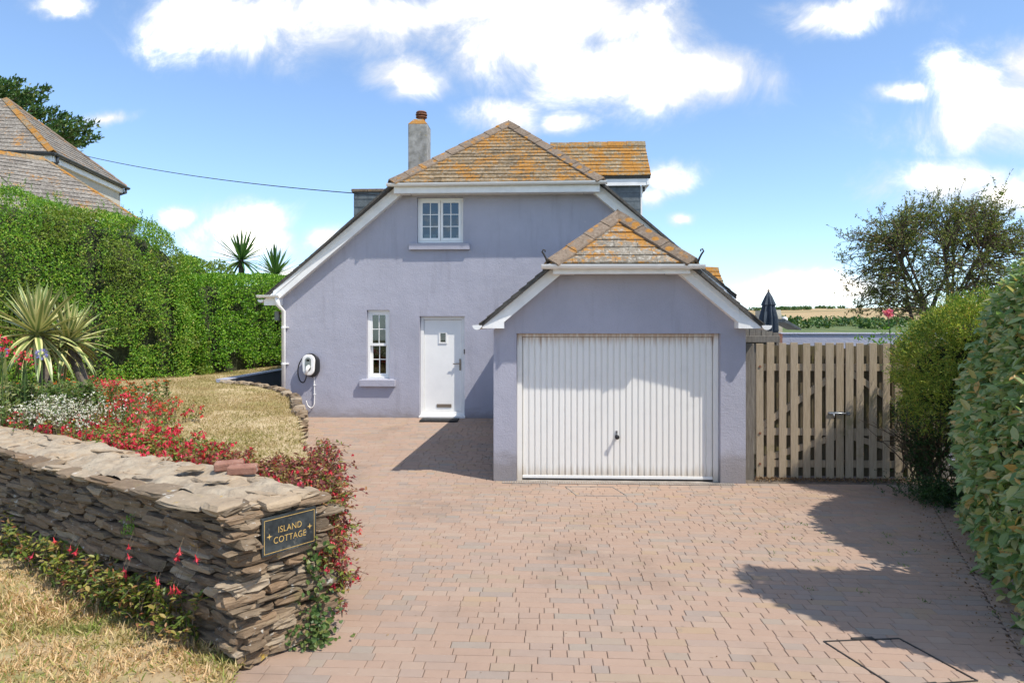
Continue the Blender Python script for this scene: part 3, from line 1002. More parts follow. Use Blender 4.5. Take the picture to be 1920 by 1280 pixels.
# verge slates along the front edge of the side slopes, seen edge on
for sg in (-1, 1):
    n = 22
    for i in range(n):
        t0, t1 = i / n, (i + 1) / n
        xa = XC + sg * ((HWID + ov) + (hx - HWID - ov) * t0); xb = XC + sg * ((HWID + ov) + (hx - HWID - ov) * t1)
        za, zb2 = ztop(xa), ztop(xb)
        v = []
        for y in (yf - 0.035, yf + 0.35):
            v += [(xa, y, za + 0.004), (xb, y, zb2 + 0.002), (xb, y, zb2 + 0.010), (xa, y, za + 0.024)]
        pydata('verge_slate', v, [(0, 1, 2, 3), (7, 6, 5, 4), (0, 4, 5, 1), (1, 5, 6, 2), (2, 6, 7, 3), (3, 7, 4, 0)], mt['roof_edge'], ROOF)


def barge(parent, xa, za, xb, zb_, y, hgt, thick=0.03):
    """sloping white board whose top edge runs a->b; a second narrower cover board on its top third"""
    d = Vector((xb - xa, 0, zb_ - za))
    MB().prism([(xa, y, za - hgt), (xb, y, zb_ - hgt), (xb, y, zb_), (xa, y, za)] if xb > xa else [(xb, y, zb_ - hgt), (xa, y, za - hgt), (xa, y, za), (xb, y, zb_)],
               (0, thick, 0)).build('bargeboard', mt['white_trim'], parent)
    h2 = hgt * 0.36
    y2 = y - 0.014
    MB().prism([(xa, y2, za - h2), (xb, y2, zb_ - h2), (xb, y2, zb_ + 0.005), (xa, y2, za + 0.005)] if xb > xa else [(xb, y2, zb_ - h2), (xa, y2, za - h2), (xa, y2, za + 0.005), (xb, y2, zb_ + 0.005)],
               (0, 0.0125, 0)).build('cover_board', mt['white_trim'], parent)


def soffit(parent, xa, za, xb, zb_, y0, y1):
    MB().prism([(xa, y0, za), (xb, y0, zb_), (xb, y0, zb_ + 0.012), (xa, y0, za + 0.012)], (0, y1 - y0, 0)).build('soffit', mt['white_trim'], parent)


for sg in (-1, 1):
    xe = XC + sg * (HWID + 0.10)
    xk = XC + sg * 1.86
    barge(COT, xe, ztop(xe) - 0.06, xk, ztop(xk) - 0.06, yf, 0.25)
    soffit(COT, xe, ztop(xe) - 0.30, xk, ztop(xk) - 0.30, yf + 0.032, YH + 0.02)
    # eaves box end and eaves gutter
    x0 = XC + sg * (HWID - 0.02); x1 = XC + sg * (HWID + ov)
    zc = ztop(x1)
    pts = [(x0, yf + 0.002, zc - 0.18), (x1, yf + 0.002, zc - 0.18), (x1, yf + 0.002, zc - 0.07), (x0, yf + 0.002, ztop(x0) - 0.08)]
    MB().prism(pts if sg > 0 else pts[::-1], (0, 0.25, 0)).build('eaves_box', mt['white_trim'], COT)
    MB().box(min(x0, x1), max(x0, x1), yf + 0.255, 22, zc - 0.17, zc - 0.155).build('eaves_soffit', mt['white_trim'], COT)


def half_gutter(parent, a, b, r=0.062, mat='white_upvc', joints=(0.0, 0.25, 0.5, 0.75, 1.0), n=10):
    a, b = Vector(a), Vector(b)
    d = (b - a).normalized()
    sd = d.cross(Vector((0, 0, 1))).normalized()

    def prof(p, rr):
        o = [p + sd * (rr * math.cos(t)) + Vector((0, 0, -rr * math.sin(t) * 0.95)) for t in [math.pi * k / n for k in range(n + 1)]]
        i = [p + sd * ((rr - 0.006) * math.cos(t)) + Vector((0, 0, -(rr - 0.006) * math.sin(t) * 0.95)) for t in [math.pi * k / n for k in range(n, -1, -1)]]
        return o + i
    m = 2 * (n + 1)
    v = prof(a, r) + prof(b, r)
    f = [(i, (i + 1) % m, (i + 1) % m + m, i + m) for i in range(m)]
    f.append(tuple(range(n, -1, -1)))
    f.append(tuple(range(m, m + n + 1)))
    go = pydata('gutter', v, f, mt[mat], parent, smooth=False)
    L = (b - a).length
    for t in joints:
        p = a + d * (L * t)
        q0, q1 = p - d * 0.022, p + d * 0.022
        v = prof(q0, r + 0.007) + prof(q1, r + 0.007)
        f = [(i, (i + 1) % m, (i + 1) % m + m, i + m) for i in range(m)]
        f += [tuple(range(m - 1, -1, -1)), tuple(range(m, 2 * m))]
        pydata('gutter_bracket', v, f, mt[mat], go)
    return go


# half-hip fascia, soffit and gutter
MB().box(XC - hx + 0.03, XC + hx - 0.03, YH - 0.365, YH - 0.345, 4.60, 4.765).build('fascia', mt['white_trim'], COT)
for sg in (-1, 1):
    xa, xb = sorted((XC + sg * (hx - 0.33), XC + sg * (hx - 0.035)))
    MB().box(xa, xb, YH - 0.344, YH - 0.10, 4.602, 4.745).build('eaves_return', mt['white_trim'], COT)
MB().box(XC - hx + 0.335, XC + hx - 0.335, YH - 0.344, YH + 0.02, 4.615, 4.627).build('soffit', mt['white_trim'], COT)
half_gutter(COT, (XC - hx - 0.10, YH - 0.432, 4.782), (XC + hx + 0.10, YH - 0.432, 4.80), joints=(0.06, 0.22, 0.5, 0.78, 0.94))
# left eaves gutter with its short return on the front, and the downpipe
xg = XC - HWID - ov - 0.065
half_gutter(COT, (xg, yf - 0.02, ztop(xg + 0.06) - 0.06), (xg, 22, ztop(xg + 0.06) - 0.06), joints=(0.01, 0.1, 0.3))
half_gutter(COT, (xg - 0.05, yf - 0.065, 2.545), (XL + 0.05, yf - 0.065, 2.545), r=0.058, joints=(0.12, 0.6, 0.96))
dp = MB().tube([(XL + 0.00, yf - 0.06, 2.50), (XL + 0.00, yf - 0.06, 2.36), (XL + 0.06, YH - 0.06, 2.22), (XL + 0.06, YH - 0.06, 0.0)], 0.042, 10)
dpo = dp.build('downpipe', mt['white_upvc'], COT, smooth=True)
for z in (1.88, 1.12, 0.32):
    MB().lathe((XL + 0.06, YH - 0.06, z - 0.016), [(0.05, 0), (0.05, 0.032)], 12).build('pipe_clip', mt['white_upvc'], dpo)
    MB().box(XL + 0.1, XL + 0.15, YH - 0.06, YH + 0.001, z - 0.012, z + 0.012).build('pipe_bracket', mt['white_upvc'], dpo)
# small wall light on the far side of the corner
MB().box(XL - 0.30, XL - 0.20, YH + 0.35, YH + 0.45, 2.02, 2.22).build('wall_light', mt['grey_plastic'], COT, bevel=0.012)
MB().bar((XL, YH + 0.4, 2.18), (XL - 0.2, YH + 0.4, 2.18), 0.03, 0.03).build('light_arm', mt['terracotta'], COT)


def window(parent, x0, x1, z0, z1, y, leaves, cols, rows, fw=0.055, horns=False):
    """casement window: outer frame, sash frames, glazing bars and one pane of glass per opening"""
    e = 0.003
    fr = MB()
    fr.box(x0 + e, x1 - e, y, y + 0.07, z0 + e, z0 + fw); fr.box(x0 + e, x1 - e, y, y + 0.07, z1 - fw, z1 - e)
    fr.box(x0 + e, x0 + fw, y + 0.001, y + 0.069, z0 + fw, z1 - fw); fr.box(x1 - fw, x1 - e, y + 0.001, y + 0.069, z0 + fw, z1 - fw)
    win = fr.build('window', mt['white_upvc'], parent, bevel=0.004)
    ax0, ax1 = x0 + fw, x1 - fw
    for (l0, l1, b0, b1, dy) in leaves(ax0, ax1, z0 + fw, z1 - fw):
        sw = 0.048
        ys = y + dy
        sm = MB()
        sm.box(l0, l1, ys, ys + 0.045, b0, b0 + sw * 1.15); sm.box(l0, l1, ys, ys + 0.045, b1 - sw, b1)
        sm.box(l0, l0 + sw, ys + 0.001, ys + 0.044, b0 + sw * 1.15, b1 - sw); sm.box(l1 - sw, l1, ys + 0.001, ys + 0.044, b0 + sw * 1.15, b1 - sw)
        sm.build('sash', mt['white_upvc'], win, bevel=0.004)
        g0, g1, h0, h1 = l0 + sw, l1 - sw, b0 + sw * 1.15, b1 - sw
        bw = 0.016
        cw = (g1 - g0 - bw * (cols - 1)) / cols
        rh = (h1 - h0 - bw * (rows - 1)) / rows
        for c in range(cols):
            for r in range(rows):
                px, pz = g0 + c * (cw + bw), h0 + r * (rh + bw)
                MB().box(px, px + cw, ys + 0.018, ys + 0.024, pz, pz + rh).build('pane', mt['glass'], win)
        for c in range(1, cols):
            px = g0 + c * (cw + bw) - bw
            MB().box(px, px + bw, ys + 0.010, ys + 0.034, h0, h1).build('glazing_bar', mt['white_upvc'], win)
        for r in range(1, rows):
            pz = h0 + r * (rh + bw) - bw
            MB().box(g0, g1, ys + 0.012, ys + 0.032, pz, pz + bw).build('glazing_bar', mt['white_upvc'], win)
    return win


cas = lambda a, b, c, d: [(a, (a + b) / 2 - 0.004, c, d, -0.012), ((a + b) / 2 + 0.004, b, c, d, -0.012)]
sash = lambda a, b, c, d: [(a, b, (c + d) / 2 - 0.03, d, 0.005), (a, b, c, (c + d) / 2 + 0.03, 0.055)]
w1 = window(COT, -2.59, -1.63, 3.63, 4.575, YH + 0.07, cas, 2, 3)
w2 = window(COT, -3.65, -3.17, 0.80, 2.24, YH + 0.07, sash, 2, 2)
w3 = window(COT, -0.72, -0.24, 0.80, 2.24, YH + 0.07, sash, 2, 2)
w1["label"] = "upper white casement window with two six-pane leaves"
w2["label"] = "tall narrow white sash window beside the front door"
# blind and framed pictures standing inside the upper window
MB().box(-2.57, -2.13, YH + 0.32, YH + 0.325, 3.98, 4.60).build('window_blind', mt['blind'], w1)
for (x0, x1, zt) in ((-2.49, -2.33, 3.84), (-2.31, -2.23, 3.84), (-1.80, -1.71, 3.82)):
    MB().box(x0, x1, YH + 0.24, YH + 0.25, 3.66, zt).build('picture_card', mt['picture_card'], w1)
for (x0, x1, zt) in ((-2.75, -1.49, 3.63), (-3.79, -3.04, 0.80), (-0.86, -0.11, 0.80)):
    so_ = MB().box(x0, x1, YH - 0.085, YH + 0.001, zt - 0.145, zt - 0.012)
    so_.add([(x0 + 0.03, YH - 0.085, zt - 0.012), (x1 - 0.03, YH - 0.085, zt - 0.012), (x1 - 0.06, YH + 0.06, zt + 0.012), (x0 + 0.06, YH + 0.06, zt + 0.012)], [(0, 1, 2, 3)])
    so_.build('window_sill', mt['lilac_render'], COT, bevel=0.006)

# front door
fr = MB()
yd = YH + 0.10
fr.box(D_X0 + 0.003, D_X0 + 0.07, yd, yd + 0.08, 0.004, D_Z1 - 0.003); fr.box(D_X1 - 0.07, D_X1 - 0.003, yd, yd + 0.08, 0.004, D_Z1 - 0.003)
fr.box(D_X0 + 0.07, D_X1 - 0.07, yd + 0.001, yd + 0.079, D_Z1 - 0.07, D_Z1 - 0.003); fr.box(D_X0 + 0.07, D_X1 - 0.07, yd + 0.001, yd + 0.079, 0.004, 0.12)
DOOR = fr.build('front_door', mt['white_upvc'], COT, bevel=0.004)
dl = wall_sheet([(D_X0 + 0.075, 0.125), (D_X1 - 0.075, 0.125), (D_X1 - 0.075, D_Z1 - 0.075), (D_X0 + 0.075, D_Z1 - 0.075)], [(-2.125, -2.01, 1.57, 1.76)], yd + 0.03, 0.03)
dl.build('door_leaf', mt['white_upvc'], DOOR)
q = MB()
for (x0, x1, z0, z1) in ((-2.155, -1.98, 1.54, 1.57), (-2.155, -1.98, 1.76, 1.79), (-2.155, -2.125, 1.57, 1.76), (-2.01, -1.98, 1.57, 1.76)):
    q.box(x0, x1, yd + 0.015, yd + 0.03, z0, z1)
q.build('spyglass_frame', mt['white_upvc'], DOOR)
MB().box(-2.125, -2.01, yd + 0.045, yd + 0.05, 1.57, 1.76).build('door_pane', mt['glass'], DOOR)
MB().box(-2.125, -2.01, yd + 0.058, yd + 0.06, 1.57, 1.76).build('dark_backing', mt['dark_room'], DOOR)
MB().box(-1.725, -1.69, yd + 0.012, yd + 0.03, 0.98, 1.22).build('handle_plate', mt['bronze_metal'], DOOR, bevel=0.004)
MB().tube([(-1.707, yd + 0.02, 1.125), (-1.707, yd - 0.03, 1.125), (-1.74, yd - 0.035, 1.125), (-1.85, yd - 0.035, 1.12)], 0.011, 8).build('door_handle', mt['bronze_metal'], DOOR, smooth=True)
MB().box(-2.20, -1.89, yd + 0.016, yd + 0.03, 0.205, 0.275).build('letterbox', mt['bronze_metal'], DOOR, bevel=0.005)
MB().box(-2.17, -1.92, yd + 0.011, yd + 0.0155, 0.222, 0.258).build('letterbox_flap', mt['bronze_metal'], DOOR)
MB().box(-1.615, -1.595, YH - 0.03, YH - 0.001, 1.33, 1.43).build('doorbell', mt['black_plastic'], COT, bevel=0.004)
MB().box(D_X0 - 0.015, D_X1 + 0.015, YH - 0.035, yd, 0.0, 0.045).build('doorstep', mt['white_upvc'], COT, bevel=0.006)
MB().box(D_X0, D_X1, yd + 0.1, yd + 0.12, -0.05, 2.15).build('hall_backing', mt['dark_room'], COT)
dm = MB().box(-2.47, -1.70, YH - 0.42, YH - 0.06, float(gnd(-2, 13.8)) - 0.02, 0.012).build('doormat', mt['rubber_mat'], bevel=0.008)
tag(dm, 'thin black rubber mat on the paving at the white front door', 'doormat')
# a rusty anchor mark on the wall
MB().bar((-0.71, YH - 0.006, 4.01), (-0.71, YH - 0.006, 4.10), 0.02, 0.012).build('wall_fixing', mt['terracotta'], COT)

# chimney
cx0, cx1, cy0, cy1 = -3.47, -2.97, 17.6, 18.15
ch = MB().box(cx0, cx1, cy0, cy1, 3.4, 7.12)
CH = ch.build('chimney', mt['chimney_render'], COT, bevel=0.015)
v = []
for (ins, z) in ((0.0, 7.122), (0.02, 7.15), (0.13, 7.28)):
    v += [(cx0 + ins, cy0 + ins, z), (cx1 - ins, cy0 + ins, z), (cx1 - ins, cy1 - ins, z), (cx0 + ins, cy1 - ins, z)]
f = [(i * 4 + k, i * 4 + (k + 1) % 4, (i + 1) * 4 + (k + 1) % 4, (i + 1) * 4 + k) for i in range(2) for k in range(4)] + [(8, 9, 10, 11), (3, 2, 1, 0)]
pydata('flaunching', v, f, mt['slate_lichen_pale'], CH)
MB().lathe(((cx0 + cx1) / 2 + 0.05, (cy0 + cy1) / 2, 7.27), [(0.10, 0), (0.10, 0.07), (0.15, 0.085), (0.15, 0.105), (0.10, 0.115), (0.10, 0.135), (0.155, 0.15), (0.155, 0.175), (0.115, 0.185), (0.115, 0.20), (0.145, 0.215), (0.12, 0.245), (0.05, 0.255)], 14).build('chimney_pot', mt['terracotta'], CH)

# right dormer: pitched roof facing the drive, slate-hung cheek
DR0, DR1 = 0.2, 2.44
yr, zr, ye, ze = 16.35, 6.19, 15.45, 5.27
dmr = MB().prism([(DR0, ye, ze), (DR1, ye, ze), (DR1, yr, zr), (DR0, yr, zr)], (0, 0.02, -0.06))
dmr.prism([(DR0, yr, zr), (DR1, yr, zr), (DR1, 17.25, ze), (DR0, 17.25, ze)], (0, -0.02, -0.06))
DORM = dmr.build('dormer', mt['roof_edge'], COT)
DORM["label"] = "right-hand dormer thick with orange lichen"
slates([(DR0, ye - 0.01, ze + 0.006), (DR1 + 0.01, ye - 0.01, ze + 0.006), (DR1 + 0.01, yr, zr + 0.01), (DR0, yr, zr + 0.01)], (0, 0.9, 0.92), 0.145, 0.26, mt['slate_lichen_heavy'], DORM)
hip_tiles((DR0, yr, zr + 0.02), (DR1 + 0.02, yr, zr + 0.03), (0, -0.9, -0.92), (0, 0.9, -0.92), mt['hip_tile_orange'], DORM, seg=0.5, w=0.13, name='ridge_tile')
MB().box(1.2, 2.36, ye + 0.03, ye + 0.05, ze - 0.21, ze - 0.058).build('dormer_fascia', mt['white_trim'], DORM)
MB().box(2.362, 2.42, ye + 0.02, 17.2, ze - 0.20, ze - 0.06).build('dormer_corner', mt['white_trim'], DORM)
MB().box(0.9, 2.23, ye + 0.13, 17.1, 3.7, ze - 0.10).build('dormer_cheek', mt['slate_clean'], DORM)
slates([(0.95, ye + 0.125, 3.8), (2.232, ye + 0.125, 3.8), (2.232, ye + 0.125, ze - 0.22), (0.95, ye + 0.125, ze - 0.22)], (0, 0, 1), 0.185, 0.24, mt['slate_clean'], DORM, name='cheek_slate', lift=0.008)
MB().box(2.235, 2.27, ye + 0.11, 17.0, 3.9, ze - 0.21).build('dormer_post', mt['white_upvc'], DORM)
MB().box(2.30, 2.345, ye + 0.2, ye + 0.25, 4.96, 5.06).build('dormer_vent', mt['black_plastic'], DORM)
# left dormer: only its slate cheek and capping show
lm = MB().box(-4.36, -2.9, 15.72, 17.2, 3.5, 5.00)
LD = lm.build('dormer', mt['slate_clean'], COT)
LD["label"] = "left-hand dormer with grey slate cheek"
slates([(-4.37, 15.715, 3.55), (-3.0, 15.715, 3.55), (-3.0, 15.715, 5.0), (-4.37, 15.715, 5.0)], (0, 0, 1), 0.185, 0.25, mt['slate_clean'], LD, name='cheek_slate', lift=0.008)
for i in range(4):
    MB().box(-4.42 + i * 0.38, -4.42 + i * 0.38 + 0.376, 15.67, 17.25, 5.003, 5.075).build('capping_tile', mt['hip_tile'], LD, bevel=0.01)
# low side wing behind the garage on the right
sw = MB().prism([(3.3, 14.85, 2.66), (3.97, 14.85, 2.62), (3.92, 15.4, 3.13), (3.3, 15.4, 3.13)], (0, 0.02, -0.05))
sw.prism([(3.3, 15.4, 3.13), (3.92, 15.4, 3.13), (3.97, 16.0, 2.62), (3.3, 16.0, 2.62)], (0, -0.02, -0.05))
SW = sw.build('side_wing_roof', mt['roof_edge'], COT)
slates([(3.3, 14.84, 2.67), (3.98, 14.84, 2.63), (3.93, 15.4, 3.14), (3.3, 15.4, 3.14)], (0, 0.55, 0.5), 0.18, 0.3, mt['slate_lichen_heavy'], SW)
hip_tiles((3.3, 15.4, 3.15), (3.94, 15.4, 3.15), (0, -0.7, -0.7), (0, 0.7, -0.7), mt['hip_tile_orange'], SW, w=0.11, name='ridge_tile')
MB().box(3.3, 3.86, 15.0, 15.9, -0.2, 2.6).build('side_wing_wall', mt['lilac_render'], COT)

# ---------------------------------------------------------------- garage
GC, GH = 1.09, 1.78
GL, GR = GC - GH, GC + GH
GRZ = 3.61
gtop = lambda x: GRZ - TAN * abs(x - GC)
GX0, GX1, GZ1 = -0.36, 2.52, 1.84
GZ0 = -0.28
gzb = gtop(GL) - 0.225
gg = [(GL, -0.45), (GR, -0.45), (GR, gzb), (GC + 0.78, 2.73), (GC - 0.78, 2.73), (GL, gzb)]
SK = 0.085          # the garage runs back slightly askew to its front
skg = lambda y: SK * (y - YG)
gw = wall_sheet(gg, [(GX0, GX1, -0.45, GZ1)], YG, 0.19)
gw.add([(GL, YG, -0.45), (GL, YG, gzb), (GL + skg(YH), YH, gzb), (GL + skg(YH), YH, -0.45)], [(3, 2, 1, 0)])
gw.add([(GR, YG, -0.45), (GR + skg(YH), YH, -0.45), (GR + skg(YH), YH, gzb), (GR, YG, gzb)], [(0, 1, 2, 3)])
gw.build('garage_wall', mt['lilac_render'], COT)
gyf, gyh, gzh = YG - 0.20, YG - 0.38, 2.80
ghx = (GRZ - gzh) / TAN
gya = gyh + (GRZ - gzh) / TAN
gov = 0.19
rb = MB()
for sg in (-1, 1):
    xe = GC + sg * (GH + gov)
    e0, e1 = (xe, gyf, gtop(xe)), (xe + skg(YH), YH - 0.003, gtop(xe))
    r1, ap, hb = (GC + skg(YH), YH - 0.003, GRZ), (GC + skg(gya), gya, GRZ), (GC + sg * ghx, gyh, gzh)
    poly = [e0, e1, r1, ap, hb] if sg > 0 else [hb, ap, r1, e1, e0]
    rb.prism(poly, (0, 0, -0.055))
rb.prism([(GC - ghx, gyh, gzh), (GC + ghx, gyh, gzh), (GC + skg(gya), gya, GRZ)], (0, 0.03, -0.055))
GROOF = rb.build('garage_roof', mt['roof_edge'], COT)
slates([(GC - ghx - 0.02, gyh - 0.01, gzh + 0.004), (GC + ghx + 0.02, gyh - 0.01, gzh + 0.004), (GC + skg(gya), gya, GRZ + 0.01)], (0, 1, TAN), 0.19, 0.31, mt['slate_lichen_pale'], GROOF)
for sg in (-1, 1):
    a = Vector((GC + sg * (ghx + 0.02), gyh - 0.02, gzh + 0.012)); b = Vector((GC + skg(gya), gya, GRZ + 0.022))
    dv = (b - a).normalized()
    nf = Vector((0, -TAN, 1)).normalized(); nsd = Vector((sg * TAN, 0, 1)).normalized()
    inf = nf.cross(dv); inf = inf if inf.x * sg < 0 else -inf
    ins = nsd.cross(dv); ins = ins if ins.y > 0 else -ins
    hip_tiles(a, b, inf, ins * 1.0, mt['hip_tile'], GROOF, seg=0.46, w=0.165)
    # scrolled hip iron at the foot of each hip
    pth = [a + Vector((sg * 0.03, -0.03, 0.0))]
    pth += [a + Vector((sg * 0.05, -0.05, 0.06)), a + Vector((sg * 0.075, -0.06, 0.11)), a + Vector((sg * 0.10, -0.065, 0.145)), a + Vector((sg * 0.085, -0.065, 0.175)), a + Vector((sg * 0.06, -0.065, 0.165)), a + Vector((sg * 0.06, -0.065, 0.14))]
    MB().tube(pth, [0.016, 0.014, 0.013, 0.012, 0.011, 0.010, 0.008], 7).build('hip_iron', mt['iron'], GROOF, smooth=True)
hip_tiles((GC + skg(gya), gya, GRZ + 0.02), (GC + skg(YH), YH - 0.01, GRZ + 0.02), (-1, 0, -TAN), (1, 0, -TAN), mt['hip_tile'], GROOF, w=0.15, name='ridge_tile')
for sg in (-1, 1):
    n = 9
    X0, X1 = GH + gov, ghx
    for i in range(n):
        xa = GC + sg * (X0 + (X1 - X0) * i / n); xb = GC + sg * (X0 + (X1 - X0) * (i + 1) / n)
        v = []
        for y in (gyf - 0.04, gyf + 0.35):
            v += [(xa, y, gtop(xa) + 0.004), (xb, y, gtop(xb) + 0.002), (xb, y, gtop(xb) + 0.012), (xa, y, gtop(xa) + 0.028)]
        pydata('verge_slate', v, [(0, 1, 2, 3), (7, 6, 5, 4), (0, 4, 5, 1), (1, 5, 6, 2), (2, 6, 7, 3), (3, 7, 4, 0)], mt['roof_edge'], GROOF)
    xe = GC + sg * (GH - 0.155); xk = GC + sg * 0.72
    barge(COT, xe, gtop(xe) - 0.055, xk, gtop(xk) - 0.055, gyf, 0.195)
    xi = GC + sg * (GH - 0.16)
    soffit(COT, xi, gtop(xi) - 0.24, xk, gtop(xk) - 0.24, gyf + 0.032, YG + 0.02)
    # boxed eaves end
    x0, x1 = GC + sg * (GH - 0.16), GC + sg * (GH + 0.145)
    pts = [(x0, gyf - 0.003, 1.915), (x1, gyf - 0.003, 1.915), (x1, gyf - 0.003, gtop(x1) - 0.057), (x0, gyf - 0.003, gtop(x0) - 0.057)]
    MB().prism(pts if sg > 0 else pts[::-1], (0, 0.24, 0)).build('eaves_box', mt['white_trim'], COT)
    xg = GC + sg * (GH + 0.215)
    half_gutter(COT, (xg, gyf - 0.05, gtop(GC + GH + gov) + 0.0), (xg + skg(YH - 0.2), YH - 0.2, gtop(GC + GH + gov) + 0.01), r=0.066, joints=(0.3, 0.7))
    xa, xb = sorted((xg - sg * 0.07, GC + sg * GH))
    MB().prism([(xa, gyf + 0.24, 1.93), (xb, gyf + 0.24, 1.93), (xb, gyf + 0.24, 1.945), (xa, gyf + 0.24, 1.945)], (skg(YH), YH - gyf - 0.26, 0)).build('eaves_soffit', mt['white_trim'], COT)
MB().box(GC - ghx + 0.03, GC + ghx - 0.03, YG - 0.325, YG - 0.305, 2.665, 2.765).build('fascia', mt['white_trim'], COT)
for sg in (-1, 1):
    xa, xb = sorted((GC + sg * (ghx - 0.33), GC + sg * (ghx - 0.035)))
    MB().box(xa, xb, YG - 0.304, YG - 0.10, 2.667, 2.745).build('eaves_return', mt['white_trim'], COT)
MB().box(GC - ghx + 0.335, GC + ghx - 0.335, YG - 0.304, YG + 0.02, 2.68, 2.692).build('soffit', mt['white_trim'], COT)
half_gutter(COT, (GC - ghx - 0.13, YG - 0.392, 2.79), (GC + ghx + 0.15, YG - 0.392, 2.785), r=0.066, joints=(0.09, 0.27, 0.72, 0.9))
MB().tube([(GL + 0.17, YG + 2.6, 1.93), (GL + 0.17, YG + 2.6, -0.12)], 0.036, 10).build('downpipe', mt['white_upvc'], COT, smooth=True)
# up-and-over door: frame, ribbed panels, rails, lock handle
yd = YG + 0.10
fm = MB().box(GX0 + 0.003, GX0 + 0.075, yd, yd + 0.07, GZ0, GZ1 - 0.003).box(GX1 - 0.075, GX1 - 0.003, yd, yd + 0.07, GZ0, GZ1 - 0.003)
fm.box(GX0 + 0.075, GX1 - 0.075, yd + 0.001, yd + 0.069, GZ1 - 0.05, GZ1 - 0.003)
GD = fm.build('garage_door', mt['garage_paint'], COT, bevel=0.004)
MB().box(GX0 + 0.08, GX1 - 0.08, yd + 0.045, yd + 0.055, GZ0 + 0.03, GZ1 - 0.055).build('door_skin', mt['garage_paint'], GD)
nr = 31
w = (GX1 - GX0 - 0.17) / nr
rib = MB()
e = w / 2
prof = [(-e, 0.0), (-e + 0.004, -0.004), (-e + 0.010, -0.017), (e - 0.022, -0.017), (e - 0.017, -0.011), (e - 0.012, -0.011), (e - 0.008, -0.017), (e - 0.005, -0.004), (e, 0.0)]
rz0, rz1 = GZ0 + 0.075, GZ1 - 0.06
v = [(x, y, rz0) for x, y in prof] + [(x, y, rz1) for x, y in prof]
n = len(prof)
fs = [(i, i + 1, i + 1 + n, i + n) for i in range(n - 1)] + [tuple(range(n - 1, -1, -1)), tuple(range(n, 2 * n))]
rme = bpy.data.meshes.new('door_panel')
rme.from_pydata(v, [], fs)
rme.materials.append(mt['garage_paint'])
for i in range(nr):
    o = bpy.data.objects.new('door_panel', rme)
    o.location = (GX0 + 0.085 + w * (i + 0.5), yd + 0.0445, 0)
    link(o, GD)
    o.matrix_parent_inverse = Matrix.Identity(4)
MB().box(GX0 + 0.08, GX1 - 0.08, yd + 0.022, yd + 0.044, GZ0 + 0.03, GZ0 + 0.074).build('bottom_rail', mt['white_upvc'], GD, bevel=0.005)
MB().box(GX0 + 0.08, GX1 - 0.08, yd + 0.03, yd + 0.044, GZ0 + 0.006, GZ0 + 0.028).build('rubber_seal', mt['black_plastic'], GD)
hxp, hzp = 1.075, 0.36
MB().tube([(hxp, yd + 0.03, hzp), (hxp, yd + 0.012, hzp), (hxp, yd - 0.015, hzp), (hxp, yd - 0.05, hzp), (hxp, yd - 0.06, hzp)], [0.026, 0.026, 0.014, 0.034, 0.026], 14).build('lock_handle', mt['black_plastic'], GD, smooth=True)
MB().box(hxp - 0.014, hxp + 0.014, yd + 0.018, yd + 0.028, hzp + 0.03, hzp + 0.085).build('lock_plate', mt['steel'], GD)
MB().box(hxp - 0.005, hxp + 0.005, yd + 0.012, yd + 0.018, hzp + 0.045, hzp + 0.075).build('keyhole', mt['black_plastic'], GD)
MB().box(GX0 - 0.1, GX1 + 0.1, YG + 0.195, YG + 0.21, -0.4, 1.95).build('garage_backing', mt['dark_room'], COT)
MB().box(GX0 + 0.002, GX1 - 0.002, YG - 0.0, YG + 0.18, -0.36, GZ0 + 0.004).build('garage_threshold', mt['concrete'], COT)

# slotted drain in front of the garage
zd = float(gnd(1, YG - 0.05)) + 0.004
DRN = thing('drain_channel', (1.05, YG - 0.06, zd), 'slotted grey drain channel let into the paving before the garage door', 'drain')
MB().box(-0.56, 2.70, YG - 0.125, YG - 0.012, zd - 0.03, zd - 0.006).build('channel', mt['black_plastic'], DRN)
gb = MB()
x = -0.555
while x < 2.69:
    gb.box(x, x + 0.018, YG - 0.112, YG - 0.024, zd - 0.0055, zd + 0.003)
    x += 0.034
gb.box(-0.56, 2.70, YG - 0.125, YG - 0.1125, zd - 0.0055, zd + 0.003).box(-0.56, 2.70, YG - 0.0235, YG - 0.012, zd - 0.0055, zd + 0.003)
gb.build('grating', mt['concrete'], DRN)


def ground_frame(name, pts, label, w=0.011, mat='iron'):
    zc = float(gnd(pts[0][0], pts[0][1]))
    t = thing(name, (sum(p[0] for p in pts) / 4, sum(p[1] for p in pts) / 4, zc), label, 'manhole cover')
    for i in range(4):
        a, b = pts[i], pts[(i + 1) % 4]
        MB().bar((a[0], a[1], float(gnd(*a)) - 0.002), (b[0], b[1], float(gnd(*b)) - 0.002), w, 0.016).build('frame_bar', mt[mat], t)
    return t


mf = ground_frame('manhole_frame', [(1.98, 4.89), (2.55, 4.99), (2.74, 4.42), (2.17, 4.30)], 'recessed square manhole frame filled with paving blocks, nearest the camera')
for (a, b) in (((2.20, 4.945), (2.36, 4.975)), ((2.36, 4.335), (2.46, 4.36))):
    MB().bar((a[0], a[1], float(gnd(*a)) + 0.005), (b[0], b[1], float(gnd(*b)) + 0.005), 0.03, 0.008).build('lifting_key_slot', mt['iron'], mf)
ground_frame('manhole_frame', [(0.33, 9.50), (0.98, 9.50), (1.12, 8.98), (0.46, 8.98)], 'small recessed manhole frame in the paving by the garage drain', 0.012, 'concrete')

# ------------------------------------------------------------------ electric car charger on the wall
EV = thing('car_charger', (-4.84, YH, 0.95), 'white oval car charging point with black cable on the lilac wall', 'charger')


